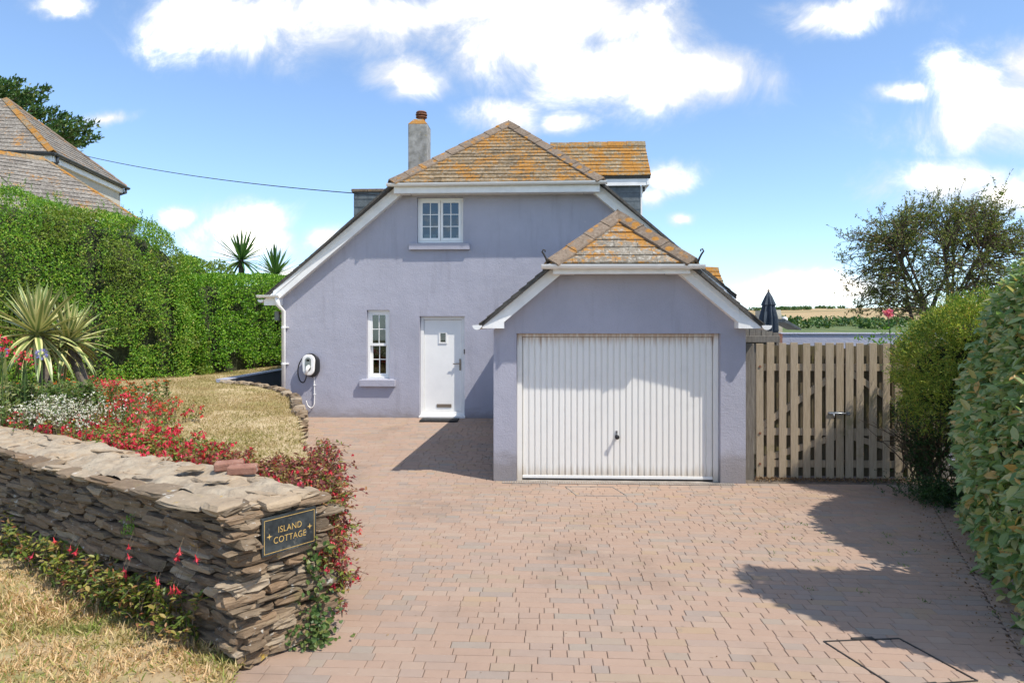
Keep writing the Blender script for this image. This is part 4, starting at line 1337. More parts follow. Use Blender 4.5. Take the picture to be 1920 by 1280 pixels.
def rounded(cx, cz, w, h, r, n=7, tap=1.0):
    pts = []
    for (sx, sz, a0) in ((1, -1, -90), (1, 1, 0), (-1, 1, 90), (-1, -1, 180)):
        for i in range(n):
            t = math.radians(a0 + 90 * i / (n - 1))
            x = sx * (w / 2 - r) + r * math.cos(t); z = sz * (h / 2 - r) + r * math.sin(t)
            pts.append((cx + x * (tap if z < 0 else 1.0), cz + z))
    return pts


def slab(pts, y0, y1, bulge=0.0):
    mb = MB()
    mb.prism([(x, y0, z) for x, z in pts], (0, y1 - y0, 0))
    return mb


ex, ez = -4.83, 1.10
slab(rounded(ex + 0.035, ez - 0.02, 0.33, 0.46, 0.155), YH - 0.115, YH - 0.002).build('cable_cradle', mt['black_plastic'], EV, bevel=0.02)
slab(rounded(ex, ez, 0.275, 0.44, 0.13, tap=0.92), YH - 0.175, YH - 0.117).build('charger_body', mt['white_upvc'], EV, bevel=0.022)
slab(rounded(ex, ez + 0.02, 0.125, 0.28, 0.06), YH - 0.184, YH - 0.1755).build('face_panel', mt['grey_plastic'], EV, bevel=0.003)
slab(rounded(ex, ez + 0.10, 0.06, 0.04, 0.008), YH - 0.187, YH - 0.1845).build('display', mt['dark_screen'], EV)
MB().tube([(ex + 0.015, YH - 0.18, ez - 0.03), (ex + 0.01, YH - 0.235, ez - 0.05), (ex - 0.01, YH - 0.24, ez - 0.11), (ex - 0.03, YH - 0.22, ez - 0.19)], [0.038, 0.042, 0.032, 0.022], 10).build('plug', mt['white_upvc'], EV, smooth=True)
cab = [(ex - 0.03, YH - 0.22, ez - 0.19), (ex - 0.035, YH - 0.19, ez - 0.245), (ex - 0.11, YH - 0.12, ez - 0.36), (ex - 0.20, YH - 0.09, ez - 0.33), (ex - 0.245, YH - 0.09, ez - 0.17), (ex - 0.22, YH - 0.10, ez + 0.0), (ex - 0.15, YH - 0.10, ez + 0.13), (ex - 0.05, YH - 0.08, ez + 0.215), (ex + 0.06, YH - 0.08, ez + 0.225), (ex + 0.16, YH - 0.08, ez + 0.15), (ex + 0.20, YH - 0.09, ez - 0.02), (ex + 0.17, YH - 0.09, ez - 0.16), (ex + 0.06, YH - 0.09, ez - 0.25)]


def catmull(p, m=6):
    p = [Vector(q) for q in p]
    out = []
    for i in range(len(p) - 1):
        a, b, c, d = p[max(i - 1, 0)], p[i], p[i + 1], p[min(i + 2, len(p) - 1)]
        for k in range(m):
            t = k / m
            out.append(0.5 * ((2 * b) + (c - a) * t + (2 * a - 5 * b + 4 * c - d) * t * t + (3 * b - a - 3 * c + d) * t ** 3))
    return out + [p[-1]]


MB().tube(catmull(cab), 0.013, 8).build('cable', mt['black_plastic'], EV, smooth=True)
con = [(ex + 0.075, YH - 0.025, ez - 0.24), (ex + 0.08, YH - 0.025, ez - 0.45), (ex + 0.085, YH - 0.03, ez - 0.75), (ex + 0.075, YH - 0.035, ez - 0.84), (ex + 0.02, YH - 0.04, ez - 0.90), (ex - 0.05, YH - 0.05, ez - 0.85), (ex - 0.08, YH - 0.06, ez - 0.75)]
MB().tube(catmull(con), 0.010, 8).build('conduit', mt['white_upvc'], EV, smooth=True)
for z in (ez - 0.43, ez - 0.62):
    MB().box(ex + 0.062, ex + 0.10, YH - 0.042, YH - 0.001, z - 0.008, z + 0.008).build('conduit_clip', mt['white_upvc'], EV)


# ------------------------------------------------------------------ gates, fence, garden wall beyond
YGT = 10.02


def ux(u, Y):
    d = pray(u, 600)
    return d[0] * Y / d[1]


def gate_leaf(label, us, x0, x1, brace_dir, bolt):
    zt, zb_ = 1.70, -0.245
    t = thing('gate_leaf', ((x0 + x1) / 2, YGT, -0.26), label, 'gate', 'pair of garden gates')
    for u0, u1 in us:
        a, b = ux(u0, YGT), ux(u1, YGT)
        dz = random.uniform(-0.012, 0.012)
        lean = random.uniform(-0.006, 0.006)
        MB().prism([(a, YGT - 0.02, zb_ + random.uniform(-0.01, 0.01)), (b, YGT - 0.02, zb_), (b + lean, YGT - 0.02, zt + dz), (a + lean, YGT - 0.02, zt + dz)], (0, 0.02, 0)).build('slat', mt['wood'], t, bevel=0.003)
    # boards nailed over the gaps on the far side
    for (p, q) in zip(us[:-1], us[1:]):
        a, b = ux(p[1], YGT) - 0.015, ux(q[0], YGT) + 0.052
        MB().box(a, b, YGT + 0.062, YGT + 0.08, zb_ + 0.02, zt - random.uniform(0.02, 0.05)).build('back_slat', mt['wood_shaded'], t)
    for z in (1.35, 0.42, -0.02 - 0.02):
        MB().box(x0 + 0.01, x1 - 0.01, YGT + 0.004, YGT + 0.058, z - 0.05, z + 0.05).build('rail', mt['wood'], t)
    for (za, zb2) in ((0.0, 0.37), (0.47, 1.30)):
        pa, pb = ((x0 + 0.05, za), (x1 - 0.05, zb2)) if brace_dir > 0 else ((x0 + 0.05, zb2), (x1 - 0.05, za))
        if za < 0.3: pa, pb = ((pa[0], pa[1] - 0.0), (pb[0], pb[1]))
        MB().bar((pa[0], YGT + 0.028, pa[1]), (pb[0], YGT + 0.028, pb[1]), 0.045, 0.085).build('brace', mt['wood'], t)
    return t


usl = [(1417.5, 1431), (1437, 1451), (1460, 1473.5), (1482, 1496), (1505, 1518.5), (1526.5, 1540), (1548, 1563), (1567, 1581)]
usr = [(1584.5, 1599), (1605, 1618.5), (1629, 1643), (1654, 1667), (1677, 1692), (1701, 1716), (1725, 1740), (1746, 1760)]
gl_ = gate_leaf('left leaf of the slatted wooden double gate, next to the garage', usl, ux(1417.5, YGT), ux(1582, YGT), 1, True)
gr_ = gate_leaf('right leaf of the slatted wooden double gate, half hidden by the shrub', usr, ux(1584, YGT), ux(1760, YGT), -1, False)
MB().box(ux(1574, YGT), ux(1594, YGT), YGT + 0.062, YGT + 0.08, -0.2, 1.62).build('closing_stile', mt['wood_shaded'], gl_)
bx = ux(1573, YGT)
bz = CAMZ - 171 * 10 / 1280
MB().box(bx - 0.16, bx + 0.06, YGT - 0.026, YGT - 0.0205, bz - 0.022, bz + 0.022).build('bolt_plate', mt['galvanised'], gl_)
MB().tube([(bx - 0.16, YGT - 0.038, bz), (bx + 0.14, YGT - 0.038, bz)], 0.010, 8).build('bolt', mt['galvanised'], gl_, smooth=True)
MB().box(bx + 0.095, bx + 0.13, YGT - 0.05, YGT - 0.0205, bz - 0.022, bz + 0.022).build('bolt_keeper', mt['galvanised'], gr_)
MB().tube([(bx - 0.09, YGT - 0.038, bz), (bx - 0.09, YGT - 0.06, bz - 0.05)], 0.008, 6).build('bolt_handle', mt['galvanised'], gl_, smooth=True)
for z in (1.36, 0.40, -0.04):
    MB().tube([(ux(1424, YGT), YGT - 0.03, z), (ux(1424, YGT), YGT - 0.018, z)], 0.018, 8).build('hinge_bolt', mt['terracotta'], gl_)
gp = thing('gate_post', (2.95, YGT, -0.27), 'weathered grey timber gate post fixed to the garage wall', 'post')
MB().box(2.877, 3.055, YGT - 0.05, YGT + 0.06, -0.30, 1.69).build('post_shaft', mt['wood_grey'], gp, bevel=0.006)
gp2 = thing('gate_post', (ux(1768, YGT), YGT, -0.27), 'timber gate post buried in the shrub at the far end of the gates', 'post')
MB().box(ux(1762, YGT), ux(1776, YGT), YGT - 0.05, YGT + 0.06, -0.30, 1.69).build('post_shaft', mt['wood_grey'], gp2, bevel=0.006)
# leaf litter swept along the foot of the gate
n = 1500
P = np.stack([rng.uniform(3.05, 6.1, n), YGT - 0.05 - np.abs(rng.normal(0, 0.05, n)), np.zeros(n)], 1)
P[:, 2] = gnd(P[:, 0], P[:, 1]) + rng.random(n) * 0.035
tag(leaf_mesh('leaf_litter', P, rng.normal(size=(n, 3)) * (1, 1, 0.4), rng.uniform(0.015, 0.04, n), rng.uniform(0.01, 0.022, n), mt['dry_litter'], None),
    'strip of dry brown leaf litter along the foot of the gates', 'leaf litter', kind='stuff')
# litter and specks on the paving
n = 420
P = np.stack([rng.uniform(-4.5, 5, n), rng.uniform(3.5, 13.9, n), np.zeros(n)], 1)
k_ = (P[:, 0] > left_edge(P[:, 1]) + 0.3) & (P[:, 0] < np.where(P[:, 1] < 9.6, right_edge(P[:, 1]) + 0.2, -0.75))
P = P[k_]
P[:, 2] = gnd(P[:, 0], P[:, 1]) + 0.003
tag(leaf_mesh('fallen_leaves', P, rng.normal(size=(len(P), 3)) * (1, 1, 0.25), rng.uniform(0.008, 0.034, len(P)), rng.uniform(0.006, 0.018, len(P)), mt['dry_litter'], None),
    'scattered dry leaves and crumbs lying on the block paving', 'fallen leaves', kind='stuff')
# more litter under the hedge side
n = 900
P = np.stack([rng.normal(0, 0.14, n), rng.uniform(4.2, 9.6, n), np.zeros(n)], 1)
P[:, 0] = right_edge(P[:, 1]) + 0.10 + P[:, 0] * np.interp(P[:, 1], [4, 9.6], [0.7, 2.2])
P[:, 2] = gnd(P[:, 0], P[:, 1]) + 0.004 + rng.random(n) * 0.012
tag(leaf_mesh('leaf_litter', P, rng.normal(size=(n, 3)) * (1, 1, 0.4), rng.uniform(0.012, 0.035, n), rng.uniform(0.008, 0.02, n), mt['dry_litter'], None),
    'dry brown leaves drifted along the kerb under the silvery hedge', 'leaf litter', kind='stuff')

# fence panel and garden wall seen above the gates
FN = thing('fence_panel', (3.3, 11.6, -0.2), 'grey closeboard fence panel showing above the gate by the garage', 'fence')
x = 2.9
i = 0
while x < 3.92:
    zt = 2.02 - 0.42 * max(0, (x - 3.0)) * 0.55
    MB().box(x, x + 0.092, 11.55 + (i % 2) * 0.006, 11.57 + (i % 2) * 0.006, -0.2, zt).build('board', mt['wood_grey'], FN)
    x += 0.095
    i += 1
MB().box(2.9, 3.94, 11.49, 11.545, 1.66, 1.77).build('rail', mt['wood_grey'], FN, bevel=0.005)
MB().box(3.88, 3.96, 11.48, 11.56, -0.2, 1.655).build('fence_post', mt['wood_grey'], FN)
GW = thing('garden_wall', (6.0, 11.9, -0.3), 'pale lilac rendered garden wall level above the wooden gates', 'wall')
MB().box(4.06, 9.5, 11.75, 11.98, -0.4, 1.79).build('wall_face', mt['lilac_wall_far'], GW)
MB().box(4.04, 9.52, 11.73, 12.0, 1.79, 1.815).build('coping', mt['lilac_wall_far'], GW, bevel=0.006)
MB().box(3.975, 4.055, 11.70, 11.98, -0.4, 1.80).build('brick_pier', mt['red_brick'], GW)
# closed parasol on the terrace
PX, PY_ = ux(1441, 15.0), 15.0
PR = thing('parasol', (PX, PY_, 0.0), 'closed dark blue-grey parasol standing behind the garage roof', 'parasol')
MB().tube([(PX, PY_, 0), (PX, PY_, 2.66)], 0.022, 8).build('pole', mt['wood'], PR, smooth=True)
MB().lathe((PX, PY_, 2.64), [(0.012, 0), (0.035, 0.02), (0.012, 0.04), (0.014, 0.06), (0.004, 0.075)], 10).build('finial', mt['bronze_metal'], PR)
mb = MB()
rings = []
for (z, r, am) in ((2.645, 0.02, 0.0), (2.55, 0.07, 0.1), (2.36, 0.135, 0.22), (2.34, 0.115, 0.2), (2.1, 0.155, 0.3), (1.8, 0.165, 0.34), (1.62, 0.12, 0.3), (1.45, 0.16, 0.35)):
    rings.append([(PX + r * (1 + am * math.cos(8 * t)) * math.cos(t), PY_ + r * (1 + am * math.cos(8 * t)) * math.sin(t), z) for t in [2 * math.pi * q / 32 for q in range(32)]])
mb.add([p for r in rings for p in r], [(i * 32 + q, i * 32 + (q + 1) % 32, (i + 1) * 32 + (q + 1) % 32, (i + 1) * 32 + q) for i in range(len(rings) - 1) for q in range(32)])
mb.build('canopy', mt['parasol_cloth'], PR)
SH = thing('shed', (ux(1466, 17), 17, 0), 'small cream-painted gable end behind the parasol', 'shed')
MB().prism([(ux(1452, 17), 17, 0), (ux(1468, 17), 17, 0), (ux(1467, 17), 17, 2.02), (ux(1464, 17), 17, 2.28), (ux(1452, 17), 17, 2.28)], (0, 1.5, 0)).build('shed_wall', mt['cream_paint'], SH)
MB().prism([(ux(1447, 16.9), 16.9, 1.98), (ux(1476, 16.9), 16.9, 1.80), (ux(1476, 16.9), 16.9, 1.84), (ux(1447, 16.9), 16.9, 2.06)], (0, -0.9, 0)).build('shed_roof', mt['slate_clean'], SH)
SCM = thing('security_camera', (ux(1471, 16.8), 16.8, 1.95), 'white dome security camera on an arm above the garden wall', 'camera')
MB().bar((ux(1466, 16.95), 16.95, 2.10), (ux(1472, 16.6), 16.6, 2.10), 0.04, 0.04).build('arm', mt['white_upvc'], SCM)
cxm = ux(1471.5, 16.6)
MB().lathe((cxm, 16.6, 1.95), [(0.03, 0), (0.05, 0.01), (0.065, 0.05), (0.065, 0.11), (0.05, 0.15)], 12).build('dome', mt['white_upvc'], SCM, smooth=True)
MB().lathe((cxm, 16.6, 1.918), [(0.02, 0), (0.04, 0.012), (0.045, 0.031)], 12).build('lens', mt['black_plastic'], SCM)
TER = MB().box(3.68, 9.5, 12.0, 22, -0.55, 0.0).build('terrace', mt['path_concrete'])
tag(TER, kind='structure')

# ------------------------------------------------------------------ grey retaining wall beside the path
RW = thing('retaining_wall', (-6.6, 14.1, 0), 'dark grey rendered retaining wall beside the path, left of the cottage', 'wall')
MB().prism([(-6.78, 13.98, -0.1), (-6.58, 13.98, -0.1), (-6.58, 13.98, 0.78), (-6.78, 13.98, 0.78)], (0.25, 6.0, 0)).build('wall_face', mt['grey_garden_render'], RW)
MB().prism([(-6.80, 13.96, 0.782), (-6.56, 13.96, 0.782), (-6.56, 13.96, 0.80), (-6.80, 13.96, 0.80)], (0.25, 6.0, 0)).build('coping', mt['lilac_wall_far'], RW)
MB().box(-6.785, -6.575, 13.955, 13.978, -0.1, 0.779).build('wall_end', mt['lilac_wall_far'], RW)

# ------------------------------------------------------------------ stone walls
def stone_mesh(seed):
    r = random.Random(seed)
    import bmesh
    bm = bmesh.new()
    bmesh.ops.create_cube(bm, size=1.0)
    bmesh.ops.subdivide_edges(bm, edges=bm.edges[:], cuts=2, use_grid_fill=True)
    for v in bm.verts:
        c = v.co
        far = sum(abs(q) > 0.4 for q in c)
        k = {3: 0.84, 2: 0.95, 1: 1.0}.get(far, 1.0)
        c.x *= k * r.uniform(0.84, 1.08); c.y *= k * r.uniform(0.82, 1.14); c.z *= (k ** 0.7) * r.uniform(0.72, 1.12)
        c.z += 0.12 * c.x * r.uniform(-1, 1)
    bmesh.ops.triangulate(bm, faces=bm.faces[:])
    me = bpy.data.meshes.new('stone')
    bm.to_mesh(me)
    bm.free()
    me.shade_flat()
    return me


STONES = []
for sd in range(14):
    me = stone_mesh(sd)
    me.materials.append(mt['stone'])
    STONES.append(me)
CAPS = []
for sd in range(20, 28):
    me = stone_mesh(sd)
    me.materials.append(mt['cap_stone'])
    CAPS.append(me)


def put_stone(parent, loc, L, Dp, Hh, rz, tilt=0.0, meshes=None, roll=0.0, name='stone'):
    o = bpy.data.objects.new(name, random.choice(meshes or STONES))
    o.scale = (L, Dp, Hh)
    o.rotation_euler = (roll, tilt, rz + random.choice((0, math.pi)))
    o.location = loc
    link(o, parent)
    return o


SWL = thing('stone_wall', (WA[0], WA[1], -0.2), 'dry-laid brown slate garden wall ending beside the driveway entrance', 'wall')


def top_f(s):       # height of the wall's front top edge
    return 0.815 + 0.012 * math.sin(s * 2.2)


def top_b(s):
    return top_f(s) + np.interp(s, [0, 0.4, 2.5], [0.02, 0.05, 0.06])


# dark rubble core
ss = np.linspace(0.0, WL, 31)
v, f = [], []
for s in ss:
    sh = 0.07 if s > 0.01 else 0.09
    p0 = WA + WD * (s + (0.10 if s < 0.01 else 0)) + WNB * sh
    off = WE * (WT - 0.05) - WD * 0 if s < 0.2 else WNB * (WT - 0.07)
    p1 = WA + WD * (s + (0.08 if s < 0.01 else 0)) + off
    v += [(p0[0], p0[1], -0.35), (p0[0], p0[1], top_f(s) - 0.03), (p1[0], p1[1], top_b(s) - 0.03), (p1[0], p1[1], -0.35)]
for i in range(len(ss) - 1):
    for k in range(4):
        f.append((i * 4 + k, i * 4 + (k + 1) % 4, (i + 1) * 4 + (k + 1) % 4, (i + 1) * 4 + k))
f += [(0, 1, 2, 3), tuple(range(len(ss) * 4 - 1, len(ss) * 4 - 5, -1))]
pydata('rubble_core', v, f, mt['wall_core'], SWL)


def lay_face(org, dirv, nrm_in, length, zb_fn, zt_fn, parent, rows_h=(0.034, 0.082), len_r=(0.11, 0.40), depth=0.15, s_start=0.0, far=None):
    """coursed slate rubble on one face; courses wander, a few stones span two courses"""
    rz = math.atan2(dirv[1], dirv[0])
    H = zt_fn(0.5) - zb_fn(0.5)
    t = 0.0
    row = 0
    while t < H - 0.015:
        h = random.uniform(rows_h[0], rows_h[0] * 0.45 + rows_h[1] * 0.55) if random.random() < 0.7 else random.uniform(rows_h[1] * 0.75, rows_h[1])
        if t + h > H: h = H - t
        s = s_start - random.random() * 0.12
        while s < length:
            L = random.uniform(*len_r) * (0.8 + 5.0 * h if h > 0.05 else 1.0)
            hh = h * random.uniform(0.92, 1.25)
            sm = s + L / 2
            wob = 0.022 * math.sin(sm * 2.7 + row * 0.5) + 0.014 * math.sin(sm * 6.1 + row * 1.3)
            zb_, zt_ = zb_fn(sm), zt_fn(sm)
            z = zb_ + (zt_ - zb_) * ((t + h / 2) / H) + wob * (1 - (t / H) ** 4)
            pr = random.uniform(-0.022, 0.036)
            c = np.array(org) + dirv * sm + nrm_in * (depth / 2 - pr)
            args = ((c[0], c[1], z), L * 1.04, depth * random.uniform(0.9, 1.15), hh * 1.08, rz + random.gauss(0, 0.06), random.gauss(0, 0.028), None, random.gauss(0, 0.05))
            if far is None or not far(sm):
                put_stone(parent, *args)
            else:
                far.buf.append(args)
            s += L * 0.985
        t += h
        row += 1


class FarBuf:
    def __init__(s, lim): s.lim, s.buf = lim, []
    def __call__(s, x): return x > s.lim


fb = FarBuf(2.6)
ENDN = np.array([-WE[1], WE[0]])           # into the wall from its end face
lay_face(WA + WD * 0.02, WD, WNB, WL, lambda s: float(verge_z(*(WA + WD * s))) - 0.06, lambda s: float(top_f(s)) - 0.035, SWL, far=fb, rows_h=(0.022, 0.078), len_r=(0.12, 0.46))
lay_face(WA + WE * 0.0, WE, ENDN, WT - 0.03, lambda s: -0.24, lambda s: float(top_f(0)) - 0.035, SWL, len_r=(0.12, 0.34), rows_h=(0.022, 0.070))
# back of the wall towards the bed only shows at the top: a single course
vv, ff, rr = [], [], []
for (loc, L, Dp, Hh, rz, tl, _, rl) in fb.buf:
    me = random.choice(STONES)
    M = Matrix.Translation(loc) @ Matrix.Rotation(rz, 4, 'Z') @ Matrix.Rotation(tl, 4, 'Y') @ Matrix.Diagonal((L, Dp, Hh, 1))
    b0 = len(vv)
    vv += [tuple(M @ q.co) for q in me.vertices]
    fs = [tuple(x + b0 for x in p.vertices) for p in me.polygons]
    ff += fs
    rr += [random.random()] * len(fs)
o = np_mesh('far_stones', vv, ff, mt['stone'], SWL, rnd=rr)
o["kind"] = "stuff"
# mortared top: bumpy bed with flat stones set in it
nS, nT = 260, 26
S, T = np.meshgrid(np.linspace(0.04, WL, nS), np.linspace(0.09, 1, nT), indexing='ij')
Pm = WA[None, None] + WD[None, None] * S[..., None]
wv = np.where((S < 0.35)[..., None], (WE * (S < 0.35)[..., None] * (1 - S[..., None] / 0.35) + WNB * S[..., None] / 0.35), WNB[None, None])
Pm = Pm + wv * ((0.0 + T * (WT + 0.02))[..., None])
Z = np.vectorize(top_f)(S) * (1 - T) + np.vectorize(top_b)(S) * T - 0.004
q = np.stack([Pm[..., 0], Pm[..., 1], Z], 2).reshape(-1, 3)
q[:, 2] += 0.055 * fbm(q, 6.0, 4) - 0.05 * (np.abs(T.ravel() - 0.5) * 2) ** 6
i, j = np.meshgrid(np.arange(nS - 1), np.arange(nT - 1), indexing='ij')
a = (i * nT + j).ravel()
np_mesh('mortar_top', q, np.stack([a, a + 1, a + nT + 1, a + nT], 1), mt['mortar'], SWL, smooth=False)
wz = math.atan2(WD[1], WD[0])
for edge_t in (0.05, 0.33, 0.62, 0.90):
    s = 0.02 + random.random() * 0.1
    while s < WL - 0.2:
        L = random.uniform(0.16, 0.46)
        wd = WE if s < 0.2 else WNB
        sm = s + L / 2
        c = WA + WD * sm + wd * WT * (edge_t + random.uniform(-0.05, 0.05))
        z = float(top_f(sm)) * (1 - edge_t) + float(top_b(sm)) * edge_t - 0.018
        put_stone(SWL, (c[0], c[1], z + random.uniform(-0.030, -0.014) + (0.014 if edge_t < 0.1 else 0)), L * 1.05, random.uniform(0.15, 0.24), random.uniform(0.035, 0.055), wz + random.gauss(0, 0.12), random.gauss(0, 0.02), STONES if edge_t < 0.1 else CAPS,
                  -0.16, 'cap_stone')
        s += L * (1.0 if edge_t < 0.1 else random.uniform(1.0, 1.35))
# chunky end caps above the plaque
for (sw_, t_, L, Dp, Hh, dz) in ((0.10, 0.12, 0.34, 0.26, 0.075, 0.0), (0.0, 0.52, 0.30, 0.30, 0.07, 0.005), (0.02, 0.9, 0.26, 0.2, 0.06, 0.0)):
    c = WA + WD * sw_ + WE * WT * t_ + ENDN * 0.1
    put_stone(SWL, (c[0], c[1], 0.80 + dz), L, Dp, Hh, math.atan2(WE[1], WE[0]) + random.gauss(0, 0.1), 0, CAPS, 0, 'cap_stone')


# loose bricks and slates left on top of the wall
def on_wall(s, t, dz=0.0):
    c = WA + WD * s + WNB * WT * t
    return (c[0], c[1], float(top_f(s)) * (1 - t) + float(top_b(s)) * t + dz)


for k_, (s, t, rz, lab) in enumerate(((0.86, 0.90, 0.25, 'weathered red brick on the stone wall, the left of two'), (0.66, 0.86, 0.1, 'weathered red brick on the stone wall, the right of two'))):
    x, y, z = on_wall(s, t, 0.03)
    mb = MB().box(-0.105, 0.105, -0.05, 0.05, -0.032, 0.032)
    o = mb.build('brick', mt['red_brick'], None, bevel=0.012)
    o.location = (x, y, z + 0.008)
    o.rotation_euler = (-0.1, 0.03, wz + rz + math.pi / 2 * 0 + 0.6)
    tag(o, lab, 'brick', 'loose bricks on the wall')
for (s, t, L, Wd, Hh, lab) in ((1.12, 0.62, 0.22, 0.10, 0.022, 'thin tan slate lying loose left of the bricks on the wall'), (0.62, 0.45, 0.17, 0.09, 0.025, 'small grey-green slate lying loose on the wall top in front of the bricks')):
    x, y, z = on_wall(s, t, 0.028)
    o = bpy.data.objects.new('loose_slate', CAPS[3])
    COL.objects.link(o)
    o.scale = (L, Wd, Hh)
    o.location = (x, y, z)
    o.rotation_euler = (-0.12, 0.05, wz + 0.5)
    tag(o, lab, 'slate')

# name plaque on the end face
PQ = thing('name_plaque', (WA[0] + WE[0] * 0.33, WA[1] + WE[1] * 0.33, 0.55), 'black slate house name plaque with gold lettering on the end of the stone wall', 'sign')
pz0, pz1, ps0, ps1 = 0.485, 0.735, 0.125, 0.535
NOUT = np.array([WE[1], -WE[0]])
Mpl = Matrix(((WE[0], NOUT[0], 0, WA[0] + WE[0] * (ps0 + ps1) / 2 + NOUT[0] * 0.035), (WE[1], NOUT[1], 0, WA[1] + WE[1] * (ps0 + ps1) / 2 + NOUT[1] * 0.035), (0, 0, 1, (pz0 + pz1) / 2), (0, 0, 0, 1)))


def on_plaque(mb):
    mb.v = [tuple(Mpl @ Vector(q)) for q in mb.v]
    return mb


pw, ph = (ps1 - ps0) / 2, (pz1 - pz0) / 2
on_plaque(MB().box(-pw, pw, -0.012, 0.014, -ph, ph)).build('slate_slab', mt['plaque_slate'], PQ, bevel=0.003)
bd = MB()
for (a0, a1, c0, c1) in ((-pw + 0.014, pw - 0.014, ph - 0.018, ph - 0.0145), (-pw + 0.014, pw - 0.014, -ph + 0.0145, -ph + 0.018), (-pw + 0.014, -pw + 0.0175, -ph + 0.0185, ph - 0.0185), (pw - 0.0175, pw - 0.014, -ph + 0.0185, ph - 0.0185)):
    bd.box(a0, a1, 0.0142, 0.0152, c0, c1)
on_plaque(bd).build('gold_border', mt['gold_paint'], PQ)


def letters(txt, size, dz, name):
    cu = bpy.data.curves.new(name, 'FONT')
    cu.body = txt
    cu.size = size
    cu.align_x = 'CENTER'
    cu.align_y = 'CENTER'
    cu.extrude = 0.0008
    cu.offset = -0.0004
    cu.space_character = 1.06
    o = bpy.data.objects.new(name, cu)
    me = bpy.data.meshes.new_from_object(o)
    bpy.data.objects.remove(o)
    # text lies in its own xy plane: stand it on the plaque; serifs are added as small feet below
    vs = [tuple(Mpl @ Vector((q.co.x * 0.86, 0.0150 + q.co.z, q.co.y + dz))) for q in me.vertices]
    fs = [tuple(p.vertices) for p in me.polygons]
    return pydata(name, vs, fs, mt['gold_paint'], PQ)


letters('ISLAND', 0.060, 0.030, 'lettering')
letters('COTTAGE', 0.060, -0.036, 'lettering')
for sx in (-1, 1):
    st = MB()
    cx_, cz_ = sx * (pw - 0.052), 0.0
    pts = []
    for i in range(8):
        r = 0.021 if i % 2 == 0 else 0.006
        pts.append((cx_ + r * math.sin(i * math.pi / 4), cz_ + r * math.cos(i * math.pi / 4)))
    st.prism([(x, 0.0152, z) for x, z in pts], (0, -0.001, 0))
    on_plaque(st).build('gold_star', mt['gold_paint'], PQ)

# low curved retaining wall by the lawn
LWL = thing('low_stone_wall', (-4.6, 12.3, 0), 'low curved dry-stone edging retaining the lawn by the cottage corner', 'wall')
edge = [Vector((p[0], p[1], 0)) for p in catmull([(x, y, 0) for x, y in bed_edge[3:]], 6)]
for i in range(len(edge) - 1):
    pass
cum = [0]
for i in range(1, len(edge)):
    cum.append(cum[-1] + (edge[i] - edge[i - 1]).length)


def edge_at(s):
    i = max(0, min(len(edge) - 2, int(np.searchsorted(cum, s)) - 1))
    t = (s - cum[i]) / (cum[i + 1] - cum[i])
    p = edge[i].lerp(edge[i + 1], t)
    d = (edge[i + 1] - edge[i]).normalized()
    return p, d


v, f = [], []
for s in np.linspace(0, cum[-1], 40):
    p, d = edge_at(s)
    nrm = Vector((d.y, -d.x, 0))
    zt = float(lawn_z(p.x, p.y)) - 0.02
    a, b = p + nrm * 0.02, p - nrm * 0.4
    v += [(a.x, a.y, -0.35), (a.x, a.y, zt - 0.02), (b.x, b.y, zt - 0.02), (b.x, b.y, -0.35)]
for i in range(39):
    for k in range(3):
        f.append((i * 4 + k, i * 4 + k + 1, i * 4 + k + 5, i * 4 + k + 4))
pydata('rubble_core', v, f, mt['wall_core'], LWL)
t = 0.0
while t < 1.0:
    h = random.uniform(0.06, 0.115)
    s = 0.2 + random.random() * 0.1
    while s < cum[-1] - 0.1:
        L = random.uniform(0.16, 0.42)
        p, d = edge_at(min(s + L / 2, cum[-1] - 0.01))
        nrm = Vector((d.y, -d.x, 0))
        zt = float(lawn_z(p.x, p.y)); zb_ = float(gnd(p.x, p.y)) - 0.02
        hh = h * (zt - zb_ + 0.02)
        c = p + nrm * (0.03 + random.uniform(-0.02, 0.03))
        z = zb_ + (zt - zb_) * (t + h / 2) + 0.01
        put_stone(LWL, (c.x, c.y, z), L, 0.18, max(hh, 0.045) * 1.05, math.atan2(d.y, d.x) + random.gauss(0, 0.08), random.gauss(0, 0.07), CAPS if random.random() < 0.4 else STONES)
        s += L * 0.97
    t += h

# ------------------------------------------------------------------ neighbour's house
def PV(u, v, Z):
    """point seen at (u, v), Z metres along the view axis"""
    a = (u - 960) / 1280.0
    return Vector((-math.sin(YAW) * Z + a * Z * math.cos(YAW), math.cos(YAW) * Z + a * Z * math.sin(YAW), CAMZ + (600 - v) / 1280.0 * Z))


NB = thing('neighbour_house', (-17, 22, 0.5), 'neighbouring pale rendered house with lichened hipped slate roofs above the hedge', 'house')
E_ = PV(100, 287, 20.0)
F_ = PV(236, 350, 25.2)
E_.z = F_.z = (E_.z + F_.z) / 2
dn = (F_ - E_).normalized()
ln = Vector((-dn.y, dn.x, 0))       # to the left
LEN = (F_ - E_).length
ap1 = E_ + dn * (LEN * 0.5) + ln * (LEN * 0.5) + Vector((0, 0, LEN * 0.5 * 0.86))
ap2 = ap1 + ln * 6
El = E_ + ln * (LEN * 0.5 + 8.5)
Fl = F_ + ln * (LEN * 0.5 + 8.5)
nr_ = MB()
nr_.prism([El, E_, ap1, ap2], (0, 0, -0.06))
nr_.prism([E_, F_, ap1], (0, 0, -0.06))
nr_.prism([F_, Fl, ap2, ap1], (0, 0, -0.06))
NROOF = nr_.build('roof', mt['roof_edge'], NB)
up1 = (dn + Vector((0, 0, 0.86)))
up2 = (ln + Vector((0, 0, 0.86)))
eps = Vector((0, 0, 0.01))
Es = E_ + ln * 3.6
